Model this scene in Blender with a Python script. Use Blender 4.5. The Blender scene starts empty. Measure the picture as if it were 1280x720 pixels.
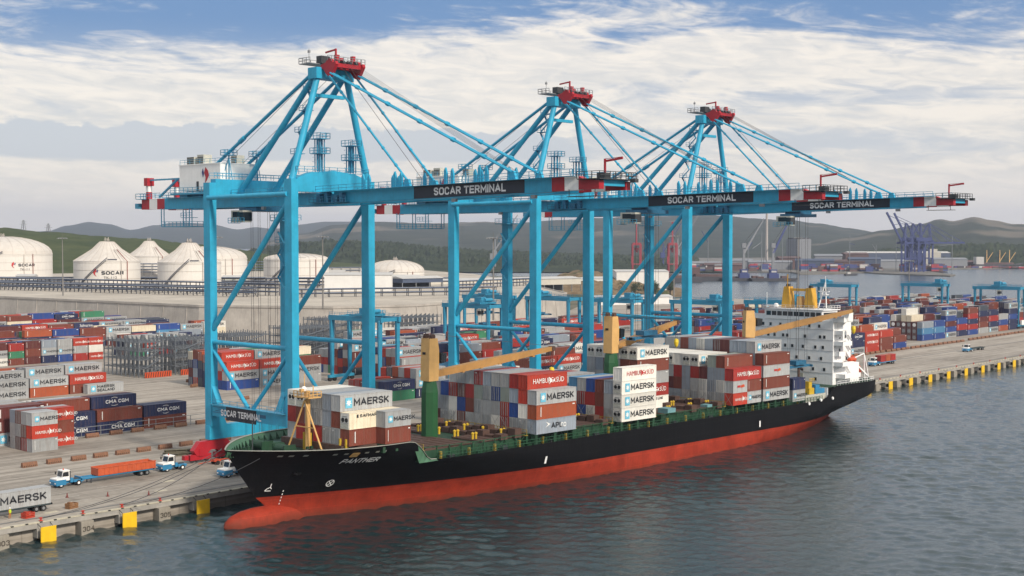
import bpy, bmesh, math, random
from mathutils import Vector, Matrix
R = math.radians
rnd = random.Random(7)
S = bpy.context.scene
C = S.collection
# ---------------------------------------------------------------- camera
cam = bpy.data.cameras.new('camera'); co = bpy.data.objects.new('camera', cam); C.objects.link(co)
CAM = Vector((-33.666, -202.157, 50.123)); YAW = 0.73974; PIT = -0.03636
co.location = CAM; co.rotation_euler = (math.pi/2+PIT, 0, YAW-math.pi/2)
cam.sensor_width = 36; cam.lens = 1641.75/1280*36; cam.clip_start = 1; cam.clip_end = 60000
S.camera = co
# ---------------------------------------------------------------- sky, sun, exposure
S.view_settings.view_transform = 'Standard'; S.view_settings.look = 'None'
S.view_settings.gamma = 1; S.view_settings.use_curve_mapping = False
S.view_settings.exposure = 0.55
SUN_DIR = Vector((-0.10, -0.82, 0.56)).normalized()
sun = bpy.data.lights.new('sun', 'SUN'); so = bpy.data.objects.new('sun', sun); C.objects.link(so)
sun.energy = 2.9; sun.angle = R(7); sun.color = (1.0, 0.90, 0.76)
so.rotation_euler = SUN_DIR.to_track_quat('Z', 'Y').to_euler()
so.location = (0, -300, 300)
W = bpy.data.worlds.new('World'); S.world = W; W.use_nodes = True
def world():
    nt = W.node_tree; N = nt.nodes; L = nt.links; N.clear()
    out = N.new('ShaderNodeOutputWorld')
    sky = N.new('ShaderNodeTexSky'); sky.sky_type = 'NISHITA'; sky.sun_disc = False
    sky.sun_elevation = math.asin(SUN_DIR.z); sky.sun_rotation = math.atan2(SUN_DIR.x, SUN_DIR.y)
    sky.dust_density = 1.0; sky.air_density = 1.2; sky.ozone_density = 2.0
    def math_(op, a, b=None, clamp=False):
        n = N.new('ShaderNodeMath'); n.operation = op; n.use_clamp = clamp
        for i, v in enumerate((a, b)):
            if v is None: continue
            if isinstance(v, (int, float)): n.inputs[i].default_value = v
            else: L.new(v, n.inputs[i])
        return n.outputs[0]
    def smooth(x, a, b):
        n = N.new('ShaderNodeMapRange'); n.interpolation_type = 'SMOOTHSTEP'
        L.new(x, n.inputs['Value']); n.inputs['From Min'].default_value = a; n.inputs['From Max'].default_value = b
        return n.outputs[0]
    def noise(vec, scale, detail, rough, dist=0):
        n = N.new('ShaderNodeTexNoise'); n.inputs['Scale'].default_value = scale; n.inputs['Detail'].default_value = detail
        n.inputs['Roughness'].default_value = rough; n.inputs['Distortion'].default_value = dist
        L.new(vec, n.inputs['Vector']); return n.outputs['Fac']
    tc = N.new('ShaderNodeTexCoord'); sp = N.new('ShaderNodeSeparateXYZ'); L.new(tc.outputs['Generated'], sp.inputs[0])
    el = math_('ARCSINE', sp.outputs['Z'])                      # radians above the horizon
    az = math_('ARCTAN2', sp.outputs['Y'], sp.outputs['X'])
    def comb(x, y, z=0.0):
        n = N.new('ShaderNodeCombineXYZ')
        for i, v in enumerate((x, y, z)):
            if isinstance(v, (int, float)): n.inputs[i].default_value = v
            else: L.new(v, n.inputs[i])
        return n.outputs[0]
    # layered coordinates: streaks lie nearly level, tilting slowly with azimuth
    tilt = math_('ADD', el, math_('MULTIPLY', az, -0.07))
    v1 = comb(math_('MULTIPLY', az, 4.5), math_('MULTIPLY', tilt, 26.0), 3.7)
    v2 = comb(math_('MULTIPLY', az, 11.0), math_('MULTIPLY', el, 60.0), 9.1)
    v3 = comb(math_('MULTIPLY', az, 3.0), math_('MULTIPLY', el, 15.0), 1.3)
    n1 = noise(v1, 1.0, 8, 0.62, 0.9); n2 = noise(v2, 1.0, 6, 0.6, 0.5); n3 = noise(v3, 1.0, 4, 0.5, 0.3)
    eld = math_('MULTIPLY', el, 57.2958)
    # coverage: broad bright sheet in the middle, wisps and open blue above, a grey-blue gap low on the left
    v4 = comb(math_('MULTIPLY', az, 26.0), math_('ADD', math_('MULTIPLY', el, 120.0), math_('MULTIPLY', az, -9.0)), 5.5)
    n4 = noise(v4, 1.0, 7, 0.6, 0.8)
    v5 = comb(math_('MULTIPLY', az, 34.0), math_('MULTIPLY', el, 42.0), 2.2)
    n5 = noise(v5, 1.0, 5, 0.55, 0.4)
    cov = math_('ADD', math_('ADD', math_('MULTIPLY', n1, 0.66), math_('MULTIPLY', n4, 0.22)), math_('MULTIPLY', n3, 0.36))
    drop = math_('MULTIPLY', smooth(eld, 7.0, 11.0), 0.185)
    veil = math_('MULTIPLY', math_('SUBTRACT', 1.0, smooth(eld, 2.4, 3.6)), 0.30)
    left = math_('MULTIPLY', smooth(az, 0.90, 1.10), math_('MULTIPLY', smooth(eld, 6.6, 9.2), 0.13))
    # billowed lower edge of the sheet: elevation wobbles with a cauliflower noise
    edge = math_('ADD', eld, math_('MULTIPLY', math_('SUBTRACT', n5, 0.5), 1.5))
    gapw = math_('ADD', 0.22, math_('MULTIPLY', smooth(az, 0.62, 0.85), 0.78))
    lowband = math_('MULTIPLY', math_('MULTIPLY', math_('MULTIPLY', smooth(eld, 3.0, 3.9), math_('SUBTRACT', 1.0, smooth(edge, 4.55, 4.95))), gapw), 0.36)
    cv = math_('ADD', math_('SUBTRACT', math_('SUBTRACT', math_('SUBTRACT', math_('ADD', cov, 0.05), drop), left), lowband), veil)
    white = smooth(cv, 0.50, 0.665)
    # colours of the layers (light given off by cloud and air)
    thin = N.new('ShaderNodeMix'); thin.data_type = 'RGBA'       # grey-blue layer between the clouds
    L.new(smooth(eld, 4.5, 9.5), thin.inputs['Factor'])
    thin.inputs[6].default_value = (0.44, 0.455, 0.485, 1); thin.inputs[7].default_value = (0.085, 0.18, 0.36, 1)
    cl = N.new('ShaderNodeMix'); cl.data_type = 'RGBA'
    L.new(smooth(math_('ADD', math_('MULTIPLY', n4, 0.6), math_('MULTIPLY', n2, 0.4)), 0.36, 0.62), cl.inputs['Factor'])
    cl.inputs[6].default_value = (0.55, 0.525, 0.50, 1); cl.inputs[7].default_value = (0.735, 0.665, 0.585, 1)
    hz = N.new('ShaderNodeMix'); hz.data_type = 'RGBA'
    L.new(math_('SUBTRACT', 1.0, smooth(eld, 0.2, 3.6)), hz.inputs['Factor'])
    L.new(cl.outputs[2], hz.inputs[6]); hz.inputs[7].default_value = (0.70, 0.635, 0.575, 1)
    oh = N.new('ShaderNodeMix'); oh.data_type = 'RGBA'; L.new(smooth(eld, 10.8, 17.0), oh.inputs['Factor']); L.new(thin.outputs[2], oh.inputs[6]); oh.inputs[7].default_value = (0.60, 0.61, 0.62, 1)
    layer = N.new('ShaderNodeMix'); layer.data_type = 'RGBA'; L.new(white, layer.inputs['Factor'])
    L.new(oh.outputs[2], layer.inputs[6]); L.new(hz.outputs[2], layer.inputs[7])
    b1 = N.new('ShaderNodeBackground'); L.new(sky.outputs[0], b1.inputs['Color']); b1.inputs['Strength'].default_value = 0.11
    b2 = N.new('ShaderNodeBackground'); L.new(layer.outputs[2], b2.inputs['Color']); b2.inputs['Strength'].default_value = 1.0
    mx = N.new('ShaderNodeMixShader')
    # overhead the cloud sheet thins out into open sky
    k = math_('SUBTRACT', 0.90, math_('MULTIPLY', smooth(eld, 14.0, 60.0), 0.10))
    L.new(k, mx.inputs[0]); L.new(b1.outputs[0], mx.inputs[1]); L.new(b2.outputs[0], mx.inputs[2])
    L.new(mx.outputs[0], out.inputs['Surface'])
world()
# ---------------------------------------------------------------- materials
def mat(name, col, rough=0.6, metal=0.0, var=0.12, scale=0.6, streak=0.0, objvar=0.0, spec=0.4, bump=0.0, bscale=8.0, dirt=(0.12, 0.10, 0.085)):
    m = bpy.data.materials.get(name)
    if m: return m
    m = bpy.data.materials.new(name); m.use_nodes = True
    nt = m.node_tree; N = nt.nodes; L = nt.links
    b = N['Principled BSDF']; b.inputs['Roughness'].default_value = rough; b.inputs['Metallic'].default_value = metal
    b.inputs['Specular IOR Level'].default_value = spec
    m.diffuse_color = (*col, 1)
    tc = N.new('ShaderNodeTexCoord')
    n = N.new('ShaderNodeTexNoise'); n.inputs['Scale'].default_value = scale; n.inputs['Detail'].default_value = 6; n.inputs['Roughness'].default_value = 0.65
    L.new(tc.outputs['Object'], n.inputs['Vector'])
    mr = N.new('ShaderNodeMapRange'); mr.inputs['From Min'].default_value = 0.3; mr.inputs['From Max'].default_value = 0.7
    mr.inputs['To Min'].default_value = 1-var; mr.inputs['To Max'].default_value = 1+var
    L.new(n.outputs['Fac'], mr.inputs['Value'])
    hs = N.new('ShaderNodeHueSaturation'); hs.inputs['Color'].default_value = (*col, 1)
    val = mr.outputs[0]
    if objvar:
        oi = N.new('ShaderNodeObjectInfo'); m2 = N.new('ShaderNodeMapRange')
        m2.inputs['To Min'].default_value = 1-objvar; m2.inputs['To Max'].default_value = 1+objvar
        L.new(oi.outputs['Random'], m2.inputs['Value'])
        mm = N.new('ShaderNodeMath'); mm.operation = 'MULTIPLY'; L.new(val, mm.inputs[0]); L.new(m2.outputs[0], mm.inputs[1]); val = mm.outputs[0]
    L.new(val, hs.inputs['Value'])
    colr = hs.outputs[0]
    if streak:
        mp = N.new('ShaderNodeMapping'); mp.inputs['Scale'].default_value = (2.2, 2.2, 0.16); L.new(tc.outputs['Object'], mp.inputs['Vector'])
        n2 = N.new('ShaderNodeTexNoise'); n2.inputs['Scale'].default_value = 1.0; n2.inputs['Detail'].default_value = 5; n2.inputs['Roughness'].default_value = 0.7
        L.new(mp.outputs[0], n2.inputs['Vector'])
        r2 = N.new('ShaderNodeMapRange'); r2.inputs['From Min'].default_value = 0.48; r2.inputs['From Max'].default_value = 0.75; r2.inputs['To Max'].default_value = streak
        L.new(n2.outputs['Fac'], r2.inputs['Value'])
        mx = N.new('ShaderNodeMix'); mx.data_type = 'RGBA'; L.new(r2.outputs[0], mx.inputs['Factor']); L.new(colr, mx.inputs[6]); mx.inputs[7].default_value = (*dirt, 1)
        colr = mx.outputs[2]
    L.new(colr, b.inputs['Base Color'])
    if bump:
        n3 = N.new('ShaderNodeTexNoise'); n3.inputs['Scale'].default_value = bscale; n3.inputs['Detail'].default_value = 4
        L.new(tc.outputs['Object'], n3.inputs['Vector'])
        bp = N.new('ShaderNodeBump'); bp.inputs['Strength'].default_value = bump; bp.inputs['Distance'].default_value = 0.1
        L.new(n3.outputs['Fac'], bp.inputs['Height']); L.new(bp.outputs[0], b.inputs['Normal'])
    return m
M = {}
M['blue'] = mat('crane_blue_paint', (0.024, 0.33, 0.52), 0.45, 0, 0.14, 0.35, 0.28, dirt=(0.03,0.16,0.24))
M['bluedk'] = mat('machinery_blue', (0.02, 0.12, 0.22), 0.5, 0, 0.25, 1.2)
M['rail'] = mat('handrail_blue', (0.05, 0.28, 0.44), 0.5, 0, 0.1)
M['red'] = mat('signal_red_paint', (0.36, 0.012, 0.022), 0.45, 0, 0.12, 0.5, 0.08)
M['white'] = mat('white_paint', (0.80, 0.80, 0.78), 0.45, 0, 0.05, 0.4, 0.10)
M['navy'] = mat('sign_navy', (0.010, 0.017, 0.032), 0.4, 0, 0.1)
M['letter'] = mat('sign_white', (0.78, 0.78, 0.78), 0.5, 0, 0.03)
M['black'] = mat('rubber_black', (0.012, 0.012, 0.013), 0.7, 0, 0.2)
M['steel'] = mat('galvanised_steel', (0.25, 0.26, 0.27), 0.5, 0.4, 0.15, 1.0)
M['dark'] = mat('dark_machinery', (0.04, 0.045, 0.05), 0.6, 0, 0.3, 2)
M['rope'] = mat('wire_rope', (0.06, 0.06, 0.065), 0.6)
M['glass'] = mat('dark_glass', (0.015, 0.02, 0.025), 0.08, 0, 0.1, spec=0.6)
M['yellow'] = mat('safety_yellow', (0.50, 0.33, 0.02), 0.5, 0, 0.12, 0.8, 0.12)
M['concrete'] = mat('concrete', (0.30, 0.285, 0.26), 0.85, 0, 0.18, 0.5, 0.25, bump=0.2)
def hull_mat(name, col, dirt, rough, rust):
    m = mat(name, col, rough, 0, 0.30, 0.22, 0.55, dirt=dirt, spec=0.12)
    nt = m.node_tree; N = nt.nodes; L = nt.links; b = N['Principled BSDF']; src = b.inputs['Base Color'].links[0].from_socket
    tc = N.new('ShaderNodeTexCoord'); sp = N.new('ShaderNodeSeparateXYZ'); L.new(tc.outputs['Object'], sp.inputs[0])
    cm = N.new('ShaderNodeCombineXYZ'); L.new(sp.outputs['X'], cm.inputs['X']); L.new(sp.outputs['Z'], cm.inputs['Y'])
    br = N.new('ShaderNodeTexBrick'); br.inputs['Scale'].default_value = 1; br.inputs['Brick Width'].default_value = 9.0; br.inputs['Row Height'].default_value = 2.3; br.inputs['Mortar Size'].default_value = 0.05
    br.inputs['Color1'].default_value = (1,1,1,1); br.inputs['Color2'].default_value = (0.84,0.84,0.84,1); br.inputs['Mortar'].default_value = (1.35,1.3,1.3,1); L.new(cm.outputs[0], br.inputs['Vector'])
    x = N.new('ShaderNodeMix'); x.data_type = 'RGBA'; x.blend_type = 'MULTIPLY'; x.inputs['Factor'].default_value = 0.6; L.new(src, x.inputs[6]); L.new(br.outputs['Color'], x.inputs[7])
    # rust weeping down from the deck edge and scuppers
    mp = N.new('ShaderNodeMapping'); mp.inputs['Scale'].default_value = (0.9, 0.9, 0.06); L.new(tc.outputs['Object'], mp.inputs['Vector'])
    n = N.new('ShaderNodeTexNoise'); n.inputs['Scale'].default_value = 1.0; n.inputs['Detail'].default_value = 6; n.inputs['Roughness'].default_value = 0.75; L.new(mp.outputs[0], n.inputs['Vector'])
    r = N.new('ShaderNodeMapRange'); r.inputs['From Min'].default_value = 0.60; r.inputs['From Max'].default_value = 0.74; r.inputs['To Max'].default_value = rust; L.new(n.outputs['Fac'], r.inputs['Value'])
    y = N.new('ShaderNodeMix'); y.data_type = 'RGBA'; L.new(r.outputs[0], y.inputs['Factor']); L.new(x.outputs[2], y.inputs[6]); y.inputs[7].default_value = (0.085, 0.042, 0.025, 1)
    # weed and scum band along the waterline
    n2 = N.new('ShaderNodeTexNoise'); n2.inputs['Scale'].default_value = 0.5; n2.inputs['Detail'].default_value = 6; L.new(tc.outputs['Object'], n2.inputs['Vector'])
    ad = N.new('ShaderNodeMath'); ad.operation = 'MULTIPLY_ADD'; ad.inputs[1].default_value = 1.6; L.new(n2.outputs['Fac'], ad.inputs[0]); L.new(sp.outputs['Z'], ad.inputs[2])
    r2 = N.new('ShaderNodeMapRange'); r2.inputs['From Min'].default_value = 1.9; r2.inputs['From Max'].default_value = 3.4; r2.inputs['To Min'].default_value = 0.55; r2.inputs['To Max'].default_value = 0; L.new(ad.outputs[0], r2.inputs['Value'])
    z = N.new('ShaderNodeMix'); z.data_type = 'RGBA'; L.new(r2.outputs[0], z.inputs['Factor']); L.new(y.outputs[2], z.inputs[6]); z.inputs[7].default_value = (0.075, 0.035, 0.022, 1)
    L.new(z.outputs[2], b.inputs['Base Color'])
    bp = N.new('ShaderNodeBump'); bp.inputs['Strength'].default_value = 0.25; bp.inputs['Distance'].default_value = 0.05; L.new(br.outputs['Fac'], bp.inputs['Height']); L.new(bp.outputs[0], b.inputs['Normal'])
    return m
M['hullblack'] = hull_mat('hull_black', (0.004, 0.004, 0.005), (0.013, 0.012, 0.012), 0.55, 0.16)
M['hullred'] = hull_mat('antifouling_red', (0.29, 0.033, 0.016), (0.17, 0.028, 0.016), 0.65, 0.4)
M['deckgreen'] = mat('deck_green', (0.010, 0.046, 0.022), 0.6, 0, 0.25, 0.6, 0.2)
M['postgreen'] = mat('crane_post_green', (0.012, 0.075, 0.025), 0.5, 0, 0.12, 0.5, 0.12)
M['tan'] = mat('crane_tan', (0.60, 0.36, 0.13), 0.5, 0, 0.10, 0.5, 0.10)
M['hatch'] = mat('hatch_oxide', (0.075, 0.040, 0.030), 0.7, 0, 0.3, 0.5, 0.2)
M['superwhite'] = mat('ship_white', (0.80, 0.80, 0.80), 0.5, 0, 0.05, 0.4, 0.12, dirt=(0.34, 0.28, 0.22))
M['funnel'] = mat('funnel_yellow', (0.55, 0.30, 0.03), 0.5, 0, 0.1, 0.6, 0.12)
M['orange'] = mat('lifeboat_orange', (0.50, 0.07, 0.02), 0.45, 0, 0.12)
M['barrier'] = mat('painted_barrier', (0.20, 0.095, 0.055), 0.8, 0, 0.3, 2.0, 0.3)
M['tray'] = mat('orange_tray', (0.46, 0.085, 0.03), 0.55, 0, 0.15, 0.8, 0.2)
M['truckblue'] = mat('truck_blue', (0.03, 0.19, 0.36), 0.45, 0, 0.12)
# ---------------------------------------------------------------- mesh helpers
class MB:
    def __init__(s): s.v = []; s.f = []; s.m = []
    def add(s, vs, fs, mi=0):
        k = len(s.v); s.v += [tuple(v) for v in vs]
        for f in fs: s.f.append(tuple(i+k for i in f)); s.m.append(mi)
        return s
    def bx(s, x0, x1, y0, y1, z0, z1, mi=0):
        return s.add([(x0,y0,z0),(x1,y0,z0),(x1,y1,z0),(x0,y1,z0),(x0,y0,z1),(x1,y0,z1),(x1,y1,z1),(x0,y1,z1)],
                     [(0,3,2,1),(4,5,6,7),(0,1,5,4),(1,2,6,5),(2,3,7,6),(3,0,4,7)], mi)
    def frame(s, p, q, up=(0,0,1)):
        p = Vector(p); q = Vector(q); d = (q-p).normalized(); u = Vector(up)
        if abs(d.dot(u)) > 0.98: u = Vector((1,0,0))
        a = d.cross(u).normalized(); b = a.cross(d).normalized(); return p, q, a, b
    def beam(s, p, q, w, h, mi=0, w2=None, h2=None, up=(0,0,1)):
        p, q, a, b = s.frame(p, q, up); w2 = w if w2 is None else w2; h2 = h if h2 is None else h2
        vs = [p+a*x*w/2+b*y*h/2 for x, y in ((-1,-1),(1,-1),(1,1),(-1,1))]+[q+a*x*w2/2+b*y*h2/2 for x, y in ((-1,-1),(1,-1),(1,1),(-1,1))]
        return s.add(vs, [(0,1,2,3),(7,6,5,4),(0,4,5,1),(1,5,6,2),(2,6,7,3),(3,7,4,0)], mi)
    def tube(s, p, q, r, n=8, mi=0, r2=None, cap=True):
        p, q, a, b = s.frame(p, q); r2 = r if r2 is None else r2
        vs = []
        for i in range(n):
            t = 2*math.pi*(i+0.5)/n; e = a*math.cos(t)+b*math.sin(t); vs.append(p+e*r); vs.append(q+e*r2)
        fs = [(2*i, 2*((i+1) % n), 2*((i+1) % n)+1, 2*i+1) for i in range(n)]
        if cap: fs += [tuple(2*i for i in range(n))[::-1], tuple(2*i+1 for i in range(n))]
        return s.add(vs, fs, mi)
    def path(s, pts, r, n=6, mi=0):
        for a, b in zip(pts, pts[1:]): s.tube(a, b, r, n, mi)
        return s
    def lathe(s, prof, n=24, c=(0,0,0), mi=0, a0=0.0):
        vs = []; fs = []
        for i in range(n):
            t = a0+2*math.pi*i/n
            for r, z in prof: vs.append((c[0]+r*math.cos(t), c[1]+r*math.sin(t), c[2]+z))
        k = len(prof)
        for i in range(n):
            j = (i+1) % n
            for q in range(k-1): fs.append((i*k+q, j*k+q, j*k+q+1, i*k+q+1))
        return s.add(vs, fs, mi)
    def prism(s, pts, f0, f1, mi=0):
        """pts: 2D outline; f0,f1 map (a,b)->3D for the two faces"""
        n = len(pts); vs = [f0(*p) for p in pts]+[f1(*p) for p in pts]
        fs = [tuple(range(n))[::-1], tuple(range(n, 2*n))]+[(i, (i+1) % n, (i+1) % n+n, i+n) for i in range(n)]
        return s.add(vs, fs, mi)
    def grid(s, rows, mi=0, close=False):
        k = len(rows[0]); vs = [v for r in rows for v in r]; fs = []
        for i in range(len(rows)-1):
            for j in range(k-1 if not close else k):
                jj = (j+1) % k; fs.append((i*k+j, i*k+jj, (i+1)*k+jj, (i+1)*k+j))
        return s.add(vs, fs, mi)
    def railing(s, pts, h=1.1, r=0.045, step=2.0, mi=0):
        for a, b in zip(pts, pts[1:]):
            a = Vector(a); b = Vector(b); n = max(1, round((b-a).length/step))
            for k in (1.0, 0.5): s.beam(a+Vector((0,0,h*k)), b+Vector((0,0,h*k)), r*2, r*2, mi)
            for i in range(n+1):
                p = a.lerp(b, i/n); s.beam(p, p+Vector((0,0,h)), r*2, r*2, mi)
        return s
    def text(s, t, fn, h, mi=0, bold=0.0, center=False, wscale=1.0):
        vs, fs, w = block_text(t, 0.17+bold*1.2) if bold and all(c in GLYPH or c == ' ' for c in t) else text_mesh(t, 0.0); o = w/2 if center else 0
        return s.add([fn((x-o)*h*wscale, y*h) for x, y in vs], fs, mi)
    def build(s, name, mats, parent=None, origin=(0,0,0), smooth=False, link=True, recalc=True):
        me = bpy.data.meshes.new(name); o = origin
        me.from_pydata([(x-o[0], y-o[1], z-o[2]) for x, y, z in s.v], [], s.f)
        if not isinstance(mats, (list, tuple)): mats = [mats]
        for m in mats: me.materials.append(m)
        me.polygons.foreach_set('material_index', s.m)
        if recalc:
            b = bmesh.new(); b.from_mesh(me); bmesh.ops.recalc_face_normals(b, faces=b.faces); b.to_mesh(me); b.free()
        if smooth:
            me.polygons.foreach_set('use_smooth', [True]*len(me.polygons)); me.set_sharp_from_angle(angle=R(40))
        me.update()
        ob = bpy.data.objects.new(name, me)
        if link: C.objects.link(ob)
        if parent is not None: ob.parent = parent
        else: ob.location = o
        return ob
GLYPH = {   # block capitals as strokes on a unit-high grid: (width, polylines)
 'M':(.82,[[(0,0),(0,1),(.41,.3),(.82,1),(.82,0)]]), 'A':(.74,[[(0,0),(.37,1),(.74,0)],[(.14,.3),(.6,.3)]]), 'E':(.6,[[(.6,1),(0,1),(0,0),(.6,0)],[(0,.52),(.54,.52)]]),
 'R':(.66,[[(0,0),(0,1),(.48,1),(.62,.87),(.62,.63),(.48,.48),(0,.48)],[(.34,.48),(.66,0)]]), 'S':(.62,[[(.6,.8),(.46,1),(.14,1),(.0,.86),(.0,.68),(.14,.54),(.46,.47),(.6,.33),(.6,.15),(.46,0),(.14,0),(0,.2)]]),
 'K':(.66,[[(0,0),(0,1)],[(.62,1),(.03,.40)],[(.2,.56),(.66,0)]]), 'O':(.7,[[(.35,1),(.18,1),(0,.8),(0,.2),(.18,0),(.52,0),(.7,.2),(.7,.8),(.52,1),(.35,1)]]), 'C':(.64,[[(.64,.78),(.48,1),(.16,1),(0,.82),(0,.18),(.16,0),(.48,0),(.64,.22)]]),
 'T':(.66,[[(0,1),(.66,1)],[(.33,1),(.33,0)]]), 'I':(.02,[[(0,0),(0,1)]]), 'N':(.64,[[(0,0),(0,1),(.64,0),(.64,1)]]), 'L':(.54,[[(0,1),(0,0),(.54,0)]]), 'D':(.66,[[(.3,0),(0,0),(0,1),(.42,1),(.66,.76),(.66,.24),(.42,0),(.3,0)]]),
 'P':(.62,[[(0,0),(0,1),(.46,1),(.62,.87),(.62,.58),(.46,.44),(0,.44)]]), 'H':(.66,[[(0,0),(0,1)],[(.66,0),(.66,1)],[(0,.5),(.66,.5)]]), 'G':(.66,[[(.64,.78),(.48,1),(.16,1),(0,.82),(0,.18),(.16,0),(.66,0),(.66,.46),(.38,.46)]]),
 'F':(.56,[[(0,0),(0,1),(.56,1)],[(0,.5),(.48,.5)]]), '-':(.34,[[(0,.45),(.34,.45)]]), '0':(.6,[[(.3,1),(.14,1),(0,.8),(0,.2),(.14,0),(.46,0),(.6,.2),(.6,.8),(.46,1),(.3,1)]]), '1':(.24,[[(0,.78),(.22,1),(.22,0)]]), '2':(.58,[[(0,.8),(.14,1),(.44,1),(.58,.84),(.58,.62),(0,0),(.6,0)]]),
 '3':(.58,[[(0,.84),(.14,1),(.44,1),(.58,.86),(.58,.66),(.42,.53),(.58,.38),(.58,.15),(.44,0),(.14,0),(0,.16)]]), '4':(.62,[[(.46,0),(.46,1),(0,.3),(.62,.3)]]), '5':(.58,[[(.56,1),(.04,1),(0,.56),(.42,.6),(.58,.44),(.58,.16),(.42,0),(.12,0),(0,.14)]])}
def block_text(t, th):
    k = (t, 'b', th)
    if k in _tc: return _tc[k]
    V = []; F = []; x0 = th/2
    for ch in t:
        if ch == ' ': x0 += 0.42; continue
        w, pls = GLYPH[ch]
        for pl in pls:
            P = [Vector((x0+px, th/2+py*(1-th))) for px, py in pl]; n = len(P); closed = (P[0]-P[-1]).length < 1e-6
            D = [(P[i+1]-P[i]).normalized() for i in range(n-1)]; base = len(V)
            for i in range(n):
                if 0 < i < n-1 or closed:
                    a, b = D[i-1 if i > 0 else -1], D[i if i < n-1 else 0]; m = Vector((-a.y-b.y, a.x+b.x)); m = m.normalized() if m.length > 1e-4 else Vector((-a.y, a.x)); c = max(0.45, m.dot(Vector((-a.y, a.x)))); o = m*(th/2/c); q = P[i]
                else:
                    d = D[0] if i == 0 else D[-1]; o = Vector((-d.y, d.x))*th/2; q = P[i]+d*((-1 if i == 0 else 1)*th/2*(0.98 if abs(d.x*d.y) < 0.01 else 0.3))
                V.append(((q+o).x, (q+o).y)); V.append(((q-o).x, (q-o).y))
            for i in range(n-1): F.append((base+2*i, base+2*i+1, base+2*i+3, base+2*i+2))
        x0 += w+th*1.05+0.10
    _tc[k] = (V, F, x0-0.10-th/2); return _tc[k]
_tc = {}
def text_mesh(t, bold=0.0):
    k = (t, bold)
    if k in _tc: return _tc[k]
    cu = bpy.data.curves.new('lettering', 'FONT'); cu.body = t; cu.resolution_u = 2; cu.offset = bold
    ob = bpy.data.objects.new('lettering', cu); C.objects.link(ob)
    dg = bpy.context.evaluated_depsgraph_get(); me = bpy.data.meshes.new_from_object(ob.evaluated_get(dg))
    xs = [v.co.x for v in me.vertices]; ys = [v.co.y for v in me.vertices]; k0 = 1.0/0.69
    x0 = min(xs)
    r = ([((v.co.x-x0)*k0, v.co.y*k0) for v in me.vertices], [tuple(p.vertices) for p in me.polygons], (max(xs)-x0)*k0)
    bpy.data.objects.remove(ob); bpy.data.curves.remove(cu); bpy.data.meshes.remove(me)
    _tc[k] = r; return r
def tag(o, label=None, cat=None, group=None, kind=None):
    if label: o['label'] = label
    if cat: o['category'] = cat
    if group: o['group'] = group
    if kind: o['kind'] = kind
    return o
def empty(name, loc, label, cat, group=None, rz=0):
    o = bpy.data.objects.new(name, None); C.objects.link(o); o.location = loc; o.rotation_euler.z = rz
    o.empty_display_size = 0.5
    return tag(o, label, cat, group)
def copy_tree(o, parent=None):
    c = o.copy(); C.objects.link(c)
    if parent is not None: c.parent = parent
    for ch in list(o.children): copy_tree(ch, c)
    return c
def star(n, r0, r1, cx=0, cy=0):
    return [(cx+(r0 if i % 2 == 0 else r1)*math.sin(math.pi*i/n), cy+(r0 if i % 2 == 0 else r1)*math.cos(math.pi*i/n)) for i in range(2*n)]
# ================================================================ SETTING
WZ = 0.6; QZ = 3.6
def nodes(m):
    nt = m.node_tree; return nt.nodes, nt.links, nt.nodes['Principled BSDF']
def water_mat():
    m = bpy.data.materials.new('sea_water'); m.use_nodes = True; N, L, b = nodes(m)
    b.inputs['Base Color'].default_value = (0.011, 0.028, 0.031, 1); b.inputs['IOR'].default_value = 1.5
    tc = N.new('ShaderNodeTexCoord'); last = None
    def nz(sc, rot, st, det=3):
        mp = N.new('ShaderNodeMapping'); mp.inputs['Rotation'].default_value = (0, 0, rot); mp.inputs['Scale'].default_value = (1, st, 1); L.new(tc.outputs['Object'], mp.inputs['Vector'])
        n = N.new('ShaderNodeTexNoise'); n.inputs['Scale'].default_value = sc; n.inputs['Detail'].default_value = det; n.inputs['Roughness'].default_value = 0.6; n.inputs['Distortion'].default_value = 0.5; L.new(mp.outputs[0], n.inputs['Vector']); return n.outputs['Fac']
    sp = N.new('ShaderNodeSeparateXYZ'); L.new(tc.outputs['Object'], sp.inputs[0]); calm = N.new('ShaderNodeMapRange'); calm.interpolation_type = 'SMOOTHSTEP'
    calm.inputs['From Min'].default_value = 330; calm.inputs['From Max'].default_value = 1000; calm.inputs['To Min'].default_value = 0.34; calm.inputs['To Max'].default_value = 0.24; L.new(sp.outputs['X'], calm.inputs['Value'])
    for sc, st, dist, rot in ((0.8, 0.85, 0.42, 0.2), (2.3, 0.85, 0.14, 0.8)):
        bp = N.new('ShaderNodeBump'); L.new(calm.outputs[0], bp.inputs['Strength']); bp.inputs['Distance'].default_value = dist; L.new(nz(sc, rot, 1.6), bp.inputs['Height'])
        if last: L.new(last, bp.inputs['Normal'])
        last = bp.outputs[0]
    L.new(last, b.inputs['Normal'])
    r = N.new('ShaderNodeMapRange'); r.inputs['To Min'].default_value = 0.05; r.inputs['To Max'].default_value = 0.12; L.new(nz(0.012, 0.4, 2.2, 4), r.inputs['Value'])
    far = N.new('ShaderNodeMapRange'); far.interpolation_type = 'SMOOTHSTEP'; far.inputs['From Min'].default_value = 300; far.inputs['From Max'].default_value = 1100; far.inputs['To Max'].default_value = 0.12; L.new(sp.outputs['X'], far.inputs['Value'])   # ripples too fine to model, farther out
    ad = N.new('ShaderNodeMath'); ad.operation = 'ADD'; L.new(r.outputs[0], ad.inputs[0]); L.new(far.outputs[0], ad.inputs[1]); L.new(ad.outputs[0], b.inputs['Roughness'])
    return m
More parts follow.
